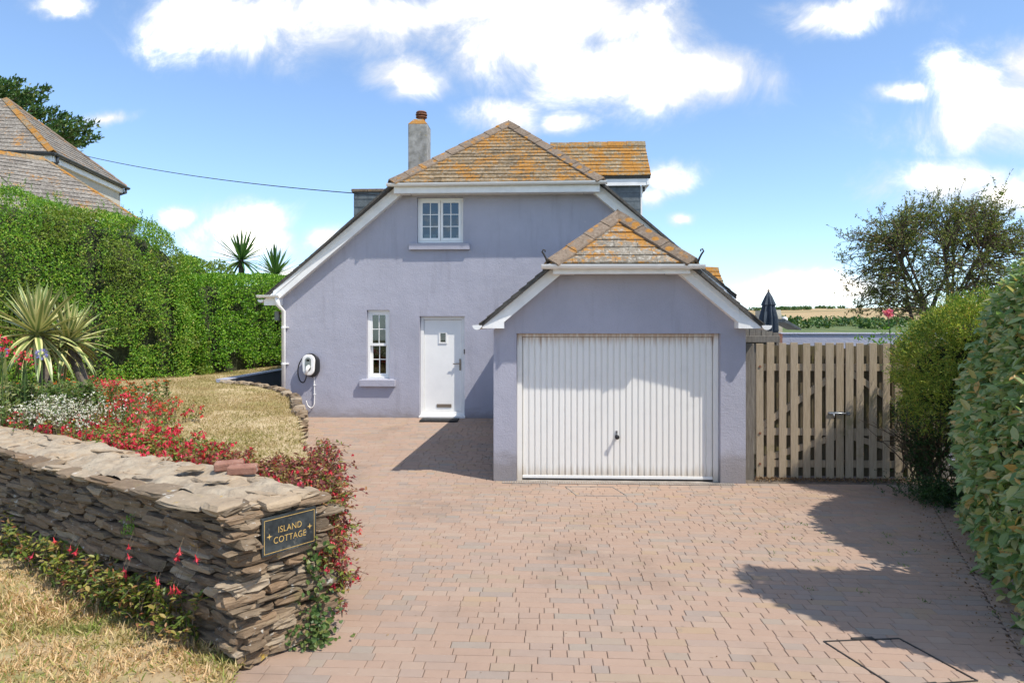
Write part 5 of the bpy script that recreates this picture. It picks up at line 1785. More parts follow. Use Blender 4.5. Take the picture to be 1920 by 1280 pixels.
slates([Es + eps, E_ + eps, ap1 + eps, ap1 + ln * 0.9 + eps], up1, 0.235, 0.40, mt['slate_neighbour'], NROOF)
slates([E_ + eps, F_ + eps, ap1 + eps], up2, 0.235, 0.42, mt['slate_neighbour'], NROOF)


def outdir(n, d, ref):
    w_ = n.cross(d).normalized()
    return w_ if w_.dot(ref) > 0 else -w_


n1 = (Vector((0, 0, 1)) - dn * 0.86).normalized()
n2 = (Vector((0, 0, 1)) - ln * 0.86).normalized()
dh = (ap1 - E_).normalized()
hip_tiles(E_ + eps * 2, ap1 + eps * 2, outdir(n1, dh, ln), outdir(n2, dh, dn), mt['hip_tile_orange'], NROOF, seg=0.5, w=0.14)
dh = (ap1 - F_).normalized()
n3 = (Vector((0, 0, 1)) + dn * 0.86).normalized()
hip_tiles(F_ + eps * 2, ap1 + eps * 2, outdir(n2, dh, -dn), outdir(n3, dh, ln), mt['hip_tile'], NROOF, seg=0.5, w=0.10)
ins = 0.14
w0, w1_ = E_ + dn * ins + ln * ins, F_ - dn * ins + ln * ins
zt = E_.z - 0.22
# side wall with a real window opening
Wlen = (w1_ - w0).length
Wm = Matrix(((dn.x, ln.x, 0, w0.x), (dn.y, ln.y, 0, w0.y), (0, 0, 1, 0), (0, 0, 0, 1)))
oz0, oz1, ox0, ox1 = zt - 1.35, zt - 0.42, Wlen * 0.60, Wlen * 0.60 + 0.85
ws = wall_sheet([(0, 0.3), (Wlen, 0.3), (Wlen, zt), (0, zt)], [(ox0, ox1, oz0, oz1)], 0.0, 0.22)
ws.v = [tuple(Wm @ Vector(q)) for q in ws.v]
wl3 = w0 + ln * 11
ws.add([(w0.x, w0.y, 0.3), (wl3.x, wl3.y, 0.3), (wl3.x, wl3.y, zt), (w0.x, w0.y, zt)], [(0, 1, 2, 3)])
wr3 = w1_ + ln * 11
ws.add([(w1_.x, w1_.y, 0.3), (wr3.x, wr3.y, 0.3), (wr3.x, wr3.y, zt), (w1_.x, w1_.y, zt)], [(0, 1, 2, 3)])
ws.build('wall', mt['pale_render'], NB)


def nb_box(x0, x1, y0, y1, z0, z1):
    m = MB().box(x0, x1, y0, y1, z0, z1)
    m.v = [tuple(Wm @ Vector(q)) for q in m.v]
    return m


fw = 0.09
wf = MB()
for bx_ in ((ox0, ox1, 0.10, 0.17, oz0, oz0 + fw), (ox0, ox1, 0.10, 0.17, oz1 - fw, oz1), (ox0, ox0 + fw, 0.101, 0.169, oz0 + fw, oz1 - fw), (ox1 - fw, ox1, 0.101, 0.169, oz0 + fw, oz1 - fw)):
    wf.box(*bx_)
wf.v = [tuple(Wm @ Vector(q)) for q in wf.v]
NW = wf.build('window', mt['white_upvc'], NB)
nb_box(ox0 + fw, ox1 - fw, 0.13, 0.14, oz0 + fw, oz1 - fw).build('pane', mt['glass'], NW)
nb_box(ox0 + fw, ox1 - fw, 0.118, 0.15, (oz0 + oz1) / 2 - 0.02, (oz0 + oz1) / 2 + 0.02).build('glazing_bar', mt['white_upvc'], NW)
nb_box(ox0 - 0.1, ox1 + 0.1, 0.23, 0.25, oz0 - 0.1, oz1 + 0.1).build('dark_backing', mt['dark_room'], NB)
# fascias, soffit, gutters
fa = E_ + Vector((0, 0, -0.17))
fb_ = F_ + Vector((0, 0, -0.17))
k1 = dn * 0.05 + ln * 0.05
MB().bar(fa + ln * 0.06, fb_ + ln * 0.06, 0.03, 0.17).build('fascia', mt['white_trim'], NB)
MB().bar(fa + dn * 0.06, El + Vector((0, 0, -0.17)) + dn * 0.06, 0.03, 0.17).build('fascia', mt['white_trim'], NB)
MB().prism([fa + ln * 0.08 + Vector((0, 0, -0.09)), fb_ + ln * 0.08 + Vector((0, 0, -0.09)), fb_ + ln * 0.4 + Vector((0, 0, -0.09)), fa + ln * 0.4 + Vector((0, 0, -0.09))], (0, 0, 0.012)).build('soffit', mt['white_trim'], NB)
half_gutter(NB, E_ - ln * 0.045 - dn * 0.08 + Vector((0, 0, -0.02)), F_ - ln * 0.045 + dn * 0.1 + Vector((0, 0, -0.02)), r=0.08, mat='dark_gutter', joints=(0.02, 0.16, 0.33, 0.5, 0.66, 0.83, 0.98))
half_gutter(NB, E_ - dn * 0.045 - ln * 0.08 + Vector((0, 0, -0.02)), El - dn * 0.045 + Vector((0, 0, -0.02)), r=0.08, mat='dark_gutter', joints=(0.01, 0.1))
fz = F_ - dn * 0.1
MB().tube([fz - ln * 0.04 + Vector((0, 0, -0.08)), fz - ln * 0.04 + Vector((0, 0, -0.22)), fz + ln * 0.27 - dn * 0.15 + Vector((0, 0, -0.40)), fz + ln * 0.27 - dn * 0.15 + Vector((0, 0, -3.5))], 0.05, 8).build('downpipe', mt['dark_gutter'], NB, smooth=True)
ez_ = E_ + dn * 0.15
MB().tube([ez_ - ln * 0.04 + Vector((0, 0, -0.08)), ez_ - ln * 0.04 + Vector((0, 0, -0.25)), ez_ + ln * 0.27 + dn * 0.2 + Vector((0, 0, -0.50)), ez_ + ln * 0.27 + dn * 0.2 + Vector((0, 0, -2.5))], 0.045, 8).build('downpipe', mt['dark_gutter'], NB, smooth=True)
# lower wing in front with its own hipped roof
R1 = PV(84, 300, 18.6)
R0 = PV(-150, 246, 16.8); R0.z = R1.z
C1 = PV(260, 412, 17.6)
C0 = C1 + (R0 - R1) * 1.7
C2 = PV(250, 395, 20.4); C2.z = C1.z
lw = MB().prism([C0, C1, R1, R0], (0, 0, -0.06))
lw.prism([C1, C2, R1], (0, 0, -0.06))
LW = lw.build('wing_roof', mt['slate_neighbour'], NB)
upw = (R1 + R0) / 2 - (C0 + C1) / 2
dirw = (R1 - R0).normalized()
upw = upw - dirw * upw.dot(dirw)
# only the visible part of the wing carries separate slates
mid0, mid1 = R0.lerp(R1, 0.42), C0.lerp(C1, 0.48)
slates([mid1 + eps, C1 + eps, R1 + eps, mid0 + eps], upw, 0.25, 0.40, mt['slate_neighbour'], LW, jitter=0.02)
hip_tiles(C1 + eps, R1 + eps * 3, (mid1 - C1), (C2 - C1), mt['hip_tile_orange'], LW, seg=0.5, w=0.05)
hip_tiles(R0 + eps * 2, R1 + eps * 3, (C0 - R0).normalized() * 0.5 + Vector((0, 0, -0.2)), Vector((-dirw.y, dirw.x, -0.6)), mt['hip_tile_orange'], LW, seg=0.45, w=0.16, name='ridge_tile')
ws2 = MB()
ws2.prism([C0 + Vector((0.4, 0.4, -0.1)), C1 + Vector((-0.3, 0.3, -0.1)), C2 + Vector((-0.3, -0.3, -0.1)), R0 + Vector((0, 0, C0.z - R0.z - 0.1))], (0, 0, -3.5))
ws2.build('wing_wall', mt['pale_render'], NB)

# overhead cable between the houses
ca, cb_ = PV(158, 292, 23.5), Vector((-3.72, YH + 1.2, 4.86))
cp = []
for i in range(25):
    t = i / 24
    p = ca.lerp(cb_, t)
    p.z -= 0.16 * 4 * t * (1 - t)
    cp.append(p)
cb_o = MB().tube(cp, 0.011, 6).build('overhead_cable', mt['black_plastic'], None, smooth=True)
tag(cb_o, 'thin black overhead cable strung from the neighbouring house to the cottage roof', 'cable')

# ------------------------------------------------------------------ vegetation
def resample(path, n):
    p = np.array(path, float)
    d = np.r_[0, np.cumsum(np.linalg.norm(np.diff(p[:, :2], axis=0), axis=1))]
    s = np.linspace(0, d[-1], n)
    return np.stack([np.interp(s, d, p[:, k]) for k in range(p.shape[1])], 1), d[-1]


class HedgeShape:
    """rounded-box hedge along a path of (x, y, top z, half width); uneven surface"""
    def __init__(s, path, zb, ex=4.0, endp=8.0, amp=0.12, nscale=1.3):
        s.p, s.len = resample(path, 200)
        s.zb, s.ex, s.endp, s.amp, s.ns = zb, ex, endp, amp, nscale
        t = np.gradient(s.p[:, :2], axis=0)
        s.t = t / np.linalg.norm(t, axis=1, keepdims=True)

    def at(s, q, a, inset=0.0):
        i = np.clip(q * 199, 0, 198.999)
        k = i.astype(int)
        f = (i - k)[:, None]
        P = s.p[k] * (1 - f) + s.p[k + 1] * f
        T = s.t[k] * (1 - f) + s.t[k + 1] * f
        Nn = np.stack([T[:, 1], -T[:, 0]], 1)
        e = np.clip(1 - np.abs(2 * q - 1) ** s.endp, 0, 1) ** (1 / s.endp)
        ca, sa = np.cos(a), np.sin(a)
        X = np.sign(ca) * np.abs(ca) ** (2 / s.ex)
        Yv = np.abs(sa) ** (2 / s.ex)
        hw = (P[:, 3] - inset) * e
        zb = s.zb(P[:, 0], P[:, 1])
        H = (P[:, 2] - inset - zb) * (0.35 + 0.65 * e)
        out = np.stack([P[:, 0] + Nn[:, 0] * hw * X, P[:, 1] + Nn[:, 1] * hw * X, zb + H * Yv], 1)
        nx = np.sign(ca) * np.abs(X) ** (s.ex - 1)
        nz = np.abs(Yv) ** (s.ex - 1)
        en = np.sign(2 * q - 1) * np.abs(2 * q - 1) ** (s.endp * 1.5)
        nrm = np.stack([Nn[:, 0] * nx + T[:, 0] * en, Nn[:, 1] * nx + T[:, 1] * en, nz], 1)
        nrm = unit(nrm + 1e-6)
        out = out + nrm * (s.amp * 2 * fbm(out, s.ns, 3))[:, None]
        return out, nrm

    def sample(s, n, endshare=0.12):
        q = rng.random(n)
        m = int(n * endshare)
        e = np.sqrt(rng.random(m))
        off = np.clip(1 - e ** s.endp, 0, 1) ** (1 / s.endp)
        q[:m] = 0.5 + 0.5 * off * np.where(rng.random(m) < 0.5, 1, -1)
        # even spread along the section's outline
        aa = np.linspace(0, np.pi, 400)
        X = np.sign(np.cos(aa)) * np.abs(np.cos(aa)) ** (2 / s.ex)
        Yv = np.sin(aa) ** (2 / s.ex)
        hw, H = s.p[:, 3].mean(), (s.p[:, 2] - s.zb(s.p[:, 0], s.p[:, 1])).mean()
        L = np.r_[0, np.cumsum(np.hypot(np.diff(X) * hw, np.diff(Yv) * H))]
        a = np.interp(rng.random(n) * L[-1], L, aa)
        return s.at(q, a)

    def core(s, name, mat, parent, inset=0.14):
        nq, na = 70, 26
        Q, A = np.meshgrid(np.linspace(0.0005, 0.9995, nq), np.linspace(0, np.pi, na), indexing='ij')
        v, _ = s.at(Q.ravel(), A.ravel(), inset)
        i, j = np.meshgrid(np.arange(nq - 1), np.arange(na - 1), indexing='ij')
        a = (i * na + j).ravel()
        return np_mesh(name, v, np.stack([a, a + 1, a + na + 1, a + na], 1), mat, parent)


def leafy(P, Nn, lr, wr, mat, parent, name='foliage', depth=0.12, up=0.3, spread=0.9, shape='kite', fold=0.2, curl=0.1, rndbias=0.0):
    n = len(P)
    d = rng.exponential(depth * 0.4, n).clip(0, depth * 1.6)
    P = P - Nn * d[:, None] + Nn * (rng.random(n) ** 3 * 0.05)[:, None]
    D = Nn * 0.45 + rng.normal(size=(n, 3)) * spread * 0.6 + np.array([0, 0, up])
    N2 = Nn * 0.8 + np.array([0, 0, 0.5]) + rng.normal(size=(n, 3)) * 0.45
    L = rng.uniform(*lr, n)
    Wd = L * rng.uniform(*wr, n)
    r = np.clip(rng.random(n) * 0.85 + 0.30 * (vnoise(P, 3.0) + 0.25) + rndbias, 0, 0.999)
    return leaf_mesh(name, P, D, L, Wd, mat, parent, N2, rnd=r, shape=shape, fold=fold, curl=curl)


# tall loose hedge on the left
TH = thing('tall_hedge', (-10.5, 13.4, 0.8), 'tall unclipped evergreen hedge below the neighbouring roof on the left', 'hedge')
hs = HedgeShape([(-17, 11.2, 4.6, 1.0), (-13, 12.4, 4.55, 1.05), (-10.9, 13.3, 4.55, 1.1), (-9.6, 14.1, 4.45, 1.1), (-8.7, 15.0, 4.15, 1.0), (-8.2, 15.8, 3.45, 0.7)], lambda x, y: lawn_z(x, y) - 0.05, ex=3.0, amp=0.34, nscale=0.75)
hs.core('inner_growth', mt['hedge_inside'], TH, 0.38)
P, Nn = hs.sample(235000)
k_ = fbm(P, 2.2, 2) > -0.30 + 0.10 * rng.random(len(P))
P, Nn = P[k_], Nn[k_]
leafy(P, Nn, (0.036, 0.070), (0.42, 0.6), mt['hedge_leaf'], TH, depth=0.22)
# fresh upright shoots along the crest
P, Nn = hs.sample(5200)
P = P[Nn[:, 2] > 0.75][:520]
pts, dirs = [], []
for p in P:
    h = random.uniform(0.06, 0.30) * (1.3 if p[0] < -9 else 0.9)
    ln_ = np.array([random.gauss(0, 0.12), random.gauss(0, 0.12), 1.0])
    for q in range(int(6 + h * 45)):
        pts.append(p + ln_ * h * (q / (6 + h * 45)) - np.array([0, 0, 0.04]))
        dirs.append(np.array([random.gauss(0, 1), random.gauss(0, 1), 0.9]))
leaf_mesh('shoots', np.array(pts), np.array(dirs), rng.uniform(0.035, 0.06, len(pts)), rng.uniform(0.016, 0.026, len(pts)), mt['bright_shoot'], TH)

# clipped hedge running back beside the cottage
CHG = thing('clipped_hedge', (-7.8, 16.4, 0.8), 'neatly clipped bright green hedge running back behind the lawn to the cottage', 'hedge')
hs = HedgeShape([(-9.0, 14.75, 3.0, 0.6), (-8.15, 15.75, 3.04, 0.62), (-7.65, 17.1, 3.1, 0.62), (-7.45, 19, 3.2, 0.62), (-7.4, 23, 3.25, 0.62)], lambda x, y: lawn_z(x, y) - 0.03, ex=6, amp=0.10, nscale=1.3)
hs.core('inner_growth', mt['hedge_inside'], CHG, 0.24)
P, Nn = hs.sample(98000)
k_ = fbm(P, 2.6, 2) > -0.36 + 0.12 * rng.random(len(P))
P, Nn = P[k_], Nn[k_]
leafy(P, Nn, (0.045, 0.075), (0.45, 0.62), mt['trim_leaf'], CHG, depth=0.14)


class Blobs:
    """union of ellipsoids with an uneven surface"""
    def __init__(s, bl, amp=0.15, ns=2.0):
        s.b, s.amp, s.ns = bl, amp, ns

    def sample(s, n, low=-0.6):
        out, nn = [], []
        ar = np.array([(b[3] * b[4] + b[4] * b[5] + b[3] * b[5]) for b in s.b])
        for b, m in zip(s.b, (ar / ar.sum() * n * 1.6).astype(int)):
            d = unit(rng.normal(size=(m, 3)))
            d = d[d[:, 2] > low]
            c, r = np.array(b[:3]), np.array(b[3:6])
            p = c + d * r
            nv = unit(d / r)
            keep = np.ones(len(p), bool)
            for b2 in s.b:
                if b2 is not b:
                    keep &= (((p - np.array(b2[:3])) / np.array(b2[3:6])) ** 2).sum(1) > 0.86
            p, nv = p[keep], nv[keep]
            out.append(p + nv * (s.amp * 2 * fbm(p, s.ns, 3))[:, None])
            nn.append(nv)
        return np.concatenate(out), np.concatenate(nn)

    def core(s, name, mat, parent, k=0.82):
        mb_v, mb_f = [], []
        nu, nv = 16, 10
        for b in s.b:
            b0 = len(mb_v)
            for i in range(nv + 1):
                t = math.pi * i / nv
                for j in range(nu):
                    f_ = 2 * math.pi * j / nu
                    d = np.array([math.sin(t) * math.cos(f_), math.sin(t) * math.sin(f_), math.cos(t)])
                    mb_v.append(np.array(b[:3]) + d * np.array(b[3:6]) * k)
            for i in range(nv):
                for j in range(nu):
                    mb_f.append((b0 + i * nu + j, b0 + i * nu + (j + 1) % nu, b0 + (i + 1) * nu + (j + 1) % nu, b0 + (i + 1) * nu + j))
        v = np.array(mb_v)
        v = v + 0.08 * np.stack([fbm(v + 5, 3, 2), fbm(v + 9, 3, 2), fbm(v, 3, 2)], 1)
        return np_mesh(name, v, mb_f, mat, parent)


# yellow-green bush between the two hedges
BSH = thing('round_bush', (-8.4, 17.4, 0.8), 'rounded yellow-green bush showing between the two hedges below the palms', 'bush')
bl = Blobs([(-9.0, 17.0, 2.6, 0.7, 0.8, 1.15), (-8.5, 17.6, 2.45, 0.55, 0.7, 1.05)], 0.12)
bl.core('inner_growth', mt['hedge_inside'], BSH)
P, Nn = bl.sample(9000)
leafy(P, Nn, (0.05, 0.09), (0.4, 0.6), mt['hedge_leaf'], BSH, rndbias=0.1)


def strap_mesh(name, L, Wd, droop, segs, mat, fold=0.25, tipw=0.0):
    v, f = [], []
    for i in range(segs + 1):
        t = i / segs
        w = Wd / 2 * (min(1, 0.55 + 2.2 * t) if t < 0.25 else (1 - ((t - 0.25) / 0.75) ** 2.2)) + tipw
        y = L * (t - 0.10 * droop * t ** 3)
        z = -droop * L * t ** 2.3 * 0.5
        v += [(-w, y, z + fold * w), (0, y, z), (w, y, z + fold * w)]
    for i in range(segs):
        f += [(i * 3, i * 3 + 1, i * 3 + 4, i * 3 + 3), (i * 3 + 1, i * 3 + 2, i * 3 + 5, i * 3 + 4)]
    me = bpy.data.meshes.new(name)
    me.from_pydata(v, [], f)
    me.materials.append(mat)
    return me


def rosette(parent, c, n, L, meshes, emin=-55, emax=88, name='leaf'):
    for i in range(n):
        t = (i + 0.5) / n
        el = math.radians(emin + (emax - emin) * (t ** 0.85) + random.gauss(0, 5))
        az = i * 2.39996 + random.gauss(0, 0.15)
        d = Vector((math.cos(el) * math.cos(az), math.cos(el) * math.sin(az), math.sin(el)))
        sd = d.cross(Vector((0, 0, 1)))
        sd = sd.normalized() if sd.length > 0.05 else Vector((1, 0, 0))
        up = sd.cross(d).normalized()
        k = L * random.uniform(0.82, 1.1) * (0.85 if t > 0.92 else 1.0)
        M = Matrix(((sd.x * k, d.x * k, up.x * k, c[0] + d.x * 0.03), (sd.y * k, d.y * k, up.y * k, c[1] + d.y * 0.03), (sd.z * k, d.z * k, up.z * k, c[2] + d.z * 0.03), (0, 0, 0, 1)))
        o = bpy.data.objects.new(name, meshes[0 if el > 0.9 else (1 if el > 0.15 else 2)])
        link(o, parent)
        o.matrix_basis = M


ym = [strap_mesh('leaf', 1.0, 0.115, dr, 6, mt['variegated_leaf']) for dr in (0.03, 0.14, 0.42)]
YC = thing('variegated_yucca', (-6.35, 8.6, 0.66), 'spiky cream-and-green variegated yucca in the flower bed before the hedge', 'plant')
yz = CAMZ - 28 * 8.6 / 1280
MB().tube([(-6.38, 8.65, 0.6), (-6.42, 8.6, 1.1), (ux(70, 8.6), 8.6, yz - 0.05)], [0.09, 0.075, 0.085], 10).build('trunk', mt['bark'], YC)
MB().tube([(-6.38, 8.7, 0.6), (-6.1, 8.9, 1.1), (ux(132, 8.95), 8.95, yz - 0.17)], [0.08, 0.07, 0.075], 10).build('trunk', mt['bark'], YC)
rosette(YC, (ux(70, 8.6), 8.6, yz), 84, 0.74, ym, -60)
rosette(YC, (ux(128, 8.95), 8.95, yz - 0.12), 72, 0.66, ym, -65)
pm_ = [strap_mesh('leaf', 1.0, 0.075, dr, 6, mt['palm_leaf']) for dr in (0.03, 0.12, 0.35)]
for (u, v, Z, L, lab) in ((452, 484, 19.5, 0.98, 'taller spiky green cordyline head rising behind the clipped hedge'), (516, 511, 20.0, 0.92, 'lower spiky green cordyline head close to the cottage eaves')):
    c = PV(u, v, Z)
    t = thing('cordyline', (c.x, c.y, 0.8), lab, 'palm', 'spiky cordyline palms behind the hedge')
    MB().tube([(c.x + 0.05, c.y, 0.7), (c.x, c.y, 2.0), (c.x, c.y, c.z)], [0.10, 0.08, 0.07], 9).build('trunk', mt['bark'], t)
    rosette(t, (c.x, c.y, c.z - 0.08), 80, L, pm_, -38)


# ------------- flower beds
def stems_plant(parent, bases, height, lean, nleaf_per, leaf_l, mat, flower_mat=None, nflow=0, droop=0.35, stem_r=0.004, stem_mat='twig', leaf_w=(0.36, 0.5), flower_size=(0.022, 0.036), flower_bias=0.55, name='foliage', hang=True, spread_dir=None):
    """arching stems from the given bases with opposite leaves and hanging flowers near the tips"""
    lp, ld, lr_, fp = [], [], [], []
    st = MB()
    for b in bases:
        az = random.random() * 6.28
        h = height * random.uniform(0.6, 1.15)
        dx, dy = math.cos(az) * lean * random.random(), math.sin(az) * lean * random.random()
        if spread_dir is not None:
            dx += spread_dir[0] * random.random(); dy += spread_dir[1] * random.random()
        path = []
        for i in range(6):
            t = i / 5
            path.append(Vector((b[0] + dx * t ** 1.4, b[1] + dy * t ** 1.4, b[2] + h * (t - droop * t ** 3))))
        st.tube(path, [stem_r * (1 - 0.12 * i) for i in range(6)], 3, cap=False)
        for q in range(nleaf_per):
            t = random.uniform(0.12, 1.0)
            i = min(4, int(t * 5))
            p = path[i].lerp(path[i + 1], t * 5 - i)
            lp.append((p.x + random.gauss(0, 0.012), p.y + random.gauss(0, 0.012), p.z + random.gauss(0, 0.012)))
            ld.append((random.gauss(0, 1), random.gauss(0, 1), random.gauss(0.15, 0.6)))
            lr_.append(min(0.999, max(0, random.random() * 0.75 + (0.22 * (1 - t)) + random.gauss(0, 0.08))))
        for q in range(nflow):
            t = random.uniform(flower_bias, 1.0)
            i = min(4, int(t * 5))
            p = path[i].lerp(path[i + 1], t * 5 - i)
            fp.append((p.x + random.gauss(0, 0.025), p.y + random.gauss(0, 0.025), p.z - 0.01 + random.gauss(0, 0.015)))
    st.build('stems', mt[stem_mat], parent)['kind'] = 'stuff'
    n = len(lp)
    L = rng.uniform(*leaf_l, n)
    leaf_mesh(name, np.array(lp), np.array(ld), L, L * rng.uniform(*leaf_w, n), mt[mat], parent, rng.normal(size=(n, 3)) * 0.5 + np.array([0, -0.2, 1.0]), rnd=np.array(lr_), shape='hex', curl=0.12, fold=0.15)
    if fp:
        # every flower: three narrow petals hanging from one point
        F3 = np.repeat(np.array(fp), 3, axis=0)
        n = len(F3)
        D = rng.normal(size=(n, 3)) * np.array([0.45, 0.45, 0.3]) + np.array([0, 0, -1.0 if hang else 0.5])
        S = np.repeat(rng.uniform(*flower_size, len(fp)), 3)
        leaf_mesh('flowers', F3, D, S, S * 0.48, mt[flower_mat], parent, rnd=np.repeat(rng.random(len(fp)), 3))


def bed_pts(n, s0, s1, t0, t1):
    """points in the bed behind the wall: s along the wall, t metres behind its back edge"""
    s, t = rng.uniform(s0, s1, n), rng.uniform(t0, t1, n)
    p = WA[None] + WD[None] * s[:, None] + WNB[None] * (WT + 0.02 + t)[:, None]
    return np.c_[p, lawn_z(p[:, 0], p[:, 1]) - 0.02]


def inside_bed(b):
    return b[raised_in(b[:, 0], b[:, 1])]


FU = thing('fuchsia_hedge', (-3.6, 6.4, 0.65), 'long red-flowered fuchsia planting along the back of the stone wall', 'shrub')
stems_plant(FU, inside_bed(np.concatenate([bed_pts(150, 1.9, 3.4, 0.0, 0.7), bed_pts(260, 3.3, 6.2, 0.0, 1.1)])), 0.46, 0.18, 20, (0.03, 0.055), 'fuchsia_green_leaf', 'red_petal', 5, flower_size=(0.032, 0.058))
FU2 = thing('fuchsia_shrub', (-2.6, 6.2, 0.65), 'low purple-red fuchsia shrub beside the driveway behind the end of the wall', 'shrub')
b = inside_bed(np.concatenate([bed_pts(440, -0.6, 2.2, 0.0, 0.75)]))
stems_plant(FU2, b, 0.36, 0.16, 22, (0.028, 0.05), 'fuchsia_red_leaf', 'red_petal', 2, flower_size=(0.03, 0.05), stem_mat='twig')
b = inside_bed(bed_pts(280, -0.5, 2.2, 0.0, 0.7))
stems_plant(FU2, b, 0.22, 0.14, 20, (0.03, 0.055), 'fuchsia_green_leaf', name='lower_foliage')
# along the drive edge, thinning towards the low stone edging
FU3 = thing('fuchsia_clump', (-2.2, 6.0, 0.62), 'bronze-leaved fuchsia clump on the driveway edge just behind the wall end', 'shrub')
b = []
for q in range(170):
    s = random.random() * 0.24
    ex_, ey_ = np.interp(s, [0, 0.3, 1], [-1.9, -2.1, -3.35]), np.interp(s, [0, 0.3, 1], [5.5, 6.3, 9.3])
    o_ = abs(random.gauss(0, 0.45))
    b.append((ex_ - o_ * 0.92 + 0.12, ey_ - o_ * 0.38, 0.58))
stems_plant(FU3, inside_bed(np.array(b)), 0.33, 0.2, 20, (0.03, 0.052), 'fuchsia_red_leaf', 'red_petal', 1, flower_size=(0.028, 0.045))
# far band of red and orange flowers in front of the lawn
FU4 = thing('red_flower_bed', (-4.8, 8.0, 0.65), 'band of bright red flowers between the stone wall and the dry lawn', 'flower bed')
b = inside_bed(np.concatenate([bed_pts(260, 4.9, 7.6, 0.8, 2.3)]))
stems_plant(FU4, b, 0.44, 0.2, 15, (0.03, 0.055), 'fuchsia_green_leaf', 'red_petal', 3, flower_size=(0.032, 0.055))
stems_plant(FU4, b[::4] + np.array([0.05, 0.02, 0]), 0.5, 0.2, 9, (0.03, 0.05), 'garden_green', 'orange_petal', 2, flower_size=(0.03, 0.05), name='crocosmia_leaves', hang=False)
# white daisies
DA = thing('white_daisies', (ux(110, 8.4), 8.4, 0.7), 'froth of small white daisies in the bed below the yucca', 'flowers')
nb_ = 240
yy_ = rng.normal(7.8, 0.5, nb_)
b = np.stack([np.array([ux(rng.normal(105, 55), y) for y in yy_]), yy_, np.full(nb_, 0.68)], 1)
stems_plant(DA, inside_bed(b), 0.66, 0.15, 9, (0.02, 0.04), 'garden_green', 'white_petal', 6, flower_size=(0.018, 0.03), hang=False, flower_bias=0.5)
# leafy ground cover and red crocosmia below the yucca and by the hedge foot
CRO = thing('crocosmia_clump', (-7.2, 10.2, 0.7), 'leafy clump with scarlet flower heads at the foot of the tall hedge', 'plant')
b = np.stack([rng.uniform(-8.8, -6.2, 220), rng.uniform(9.3, 11.5, 220), np.full(220, 0.7)], 1)
stems_plant(CRO, b, 0.42, 0.15, 14, (0.05, 0.09), 'garden_green', 'orange_petal', 2, flower_size=(0.03, 0.05), hang=False, flower_bias=0.85)
for (u, v, Z, n_) in ((160, 716, 9.3, 14), (190, 720, 9.5, 13), (208, 722, 9.8, 8), (5, 640, 7.8, 10), (10, 655, 7.8, 8), (48, 678, 8.1, 9), (46, 665, 8.1, 6), (230, 750, 8.3, 8), (238, 745, 8.3, 8), (245, 755, 8.2, 8), (213, 765, 8.2, 8), (220, 715, 9.8, 6), (110, 690, 9.0, 5)):
    c = PV(u, v, Z)
    F3 = np.array([c]) + rng.normal(size=(n_ * 4, 3)) * np.array([0.045, 0.045, 0.04])
    leaf_mesh('flower_head', F3, rng.normal(size=(n_ * 4, 3)) + np.array([0, 0, 0.3]), rng.uniform(0.03, 0.055, n_ * 4), rng.uniform(0.016, 0.026, n_ * 4), mt['red_petal'], CRO)
    bb = np.array([[c.x, c.y, 0.68]]) + rng.normal(size=(5, 3)) * np.array([0.05, 0.05, 0])
    st = MB()
    for q in bb:
        st.tube([tuple(q), (c.x, c.y, c.z)], 0.004, 3, cap=False)
    st.build('flower_stems', mt['garden_green'], CRO)['kind'] = 'stuff'
    lf = np.array([[c.x, c.y, 0.7]]) + rng.random((24, 1)) * np.array([[0, 0, c.z - 0.72]]) + rng.normal(size=(24, 3)) * 0.03
    leaf_mesh('flower_leaves', lf, rng.normal(size=(24, 3)) + np.array([0, 0, 0.8]), 0.06, 0.022, mt['garden_green'], CRO)
UY = thing('bed_foliage', (ux(70, 8.1), 8.1, 0.68), 'mixed green foliage plants crowding the foot of the yucca', 'plants')
b = np.stack([np.array([ux(q, 8.1) for q in rng.uniform(-40, 175, 380)]), 8.05 + rng.normal(0, 0.2, 380), np.full(380, 0.68)], 1)
stems_plant(UY, b, 0.80, 0.14, 28, (0.035, 0.07), 'garden_green', 'orange_petal', 0)
# agapanthus
AG = thing('agapanthus', (ux(12, 8.2), 8.2, 0.7), 'violet-blue agapanthus heads beneath the yucca', 'flowers')
for (u, v, Z) in ((4, 660, 8.2), (78, 664, 8.0)):
    c = PV(u, v, Z)
    F3 = np.array([c]) + unit(rng.normal(size=(60, 3))) * 0.04
    leaf_mesh('flower_head', F3, F3 - np.array([c]), 0.035, 0.014, mt['violet_petal'], AG)
    MB().tube([(c.x + 0.02, c.y, 0.65), (c.x, c.y, c.z)], 0.006, 5).build('stem', mt['garden_green'], AG)

# fuchsia at the foot of the wall, on the verge side
FF = thing('fuchsia_below_wall', (-3.2, 4.9, 0.0), 'straggling green fuchsia with hanging red bells at the foot of the stone wall', 'shrub')
b = []
for q in range(210):
    s = random.choice((random.uniform(0.35, 1.5), random.uniform(0.6, 2.6), random.uniform(1.2, 3.4)))
    p = WA + WD * s - WNB * random.uniform(0.0, 0.16)
    b.append((p[0], p[1], float(verge_z(*p)) + random.choice((0.02, 0.02, 0.15))))
stems_plant(FF, b, 0.34, 0.16, 15, (0.032, 0.062), 'fuchsia_green_leaf', None, 0, droop=0.55, spread_dir=(-0.06, -0.10))
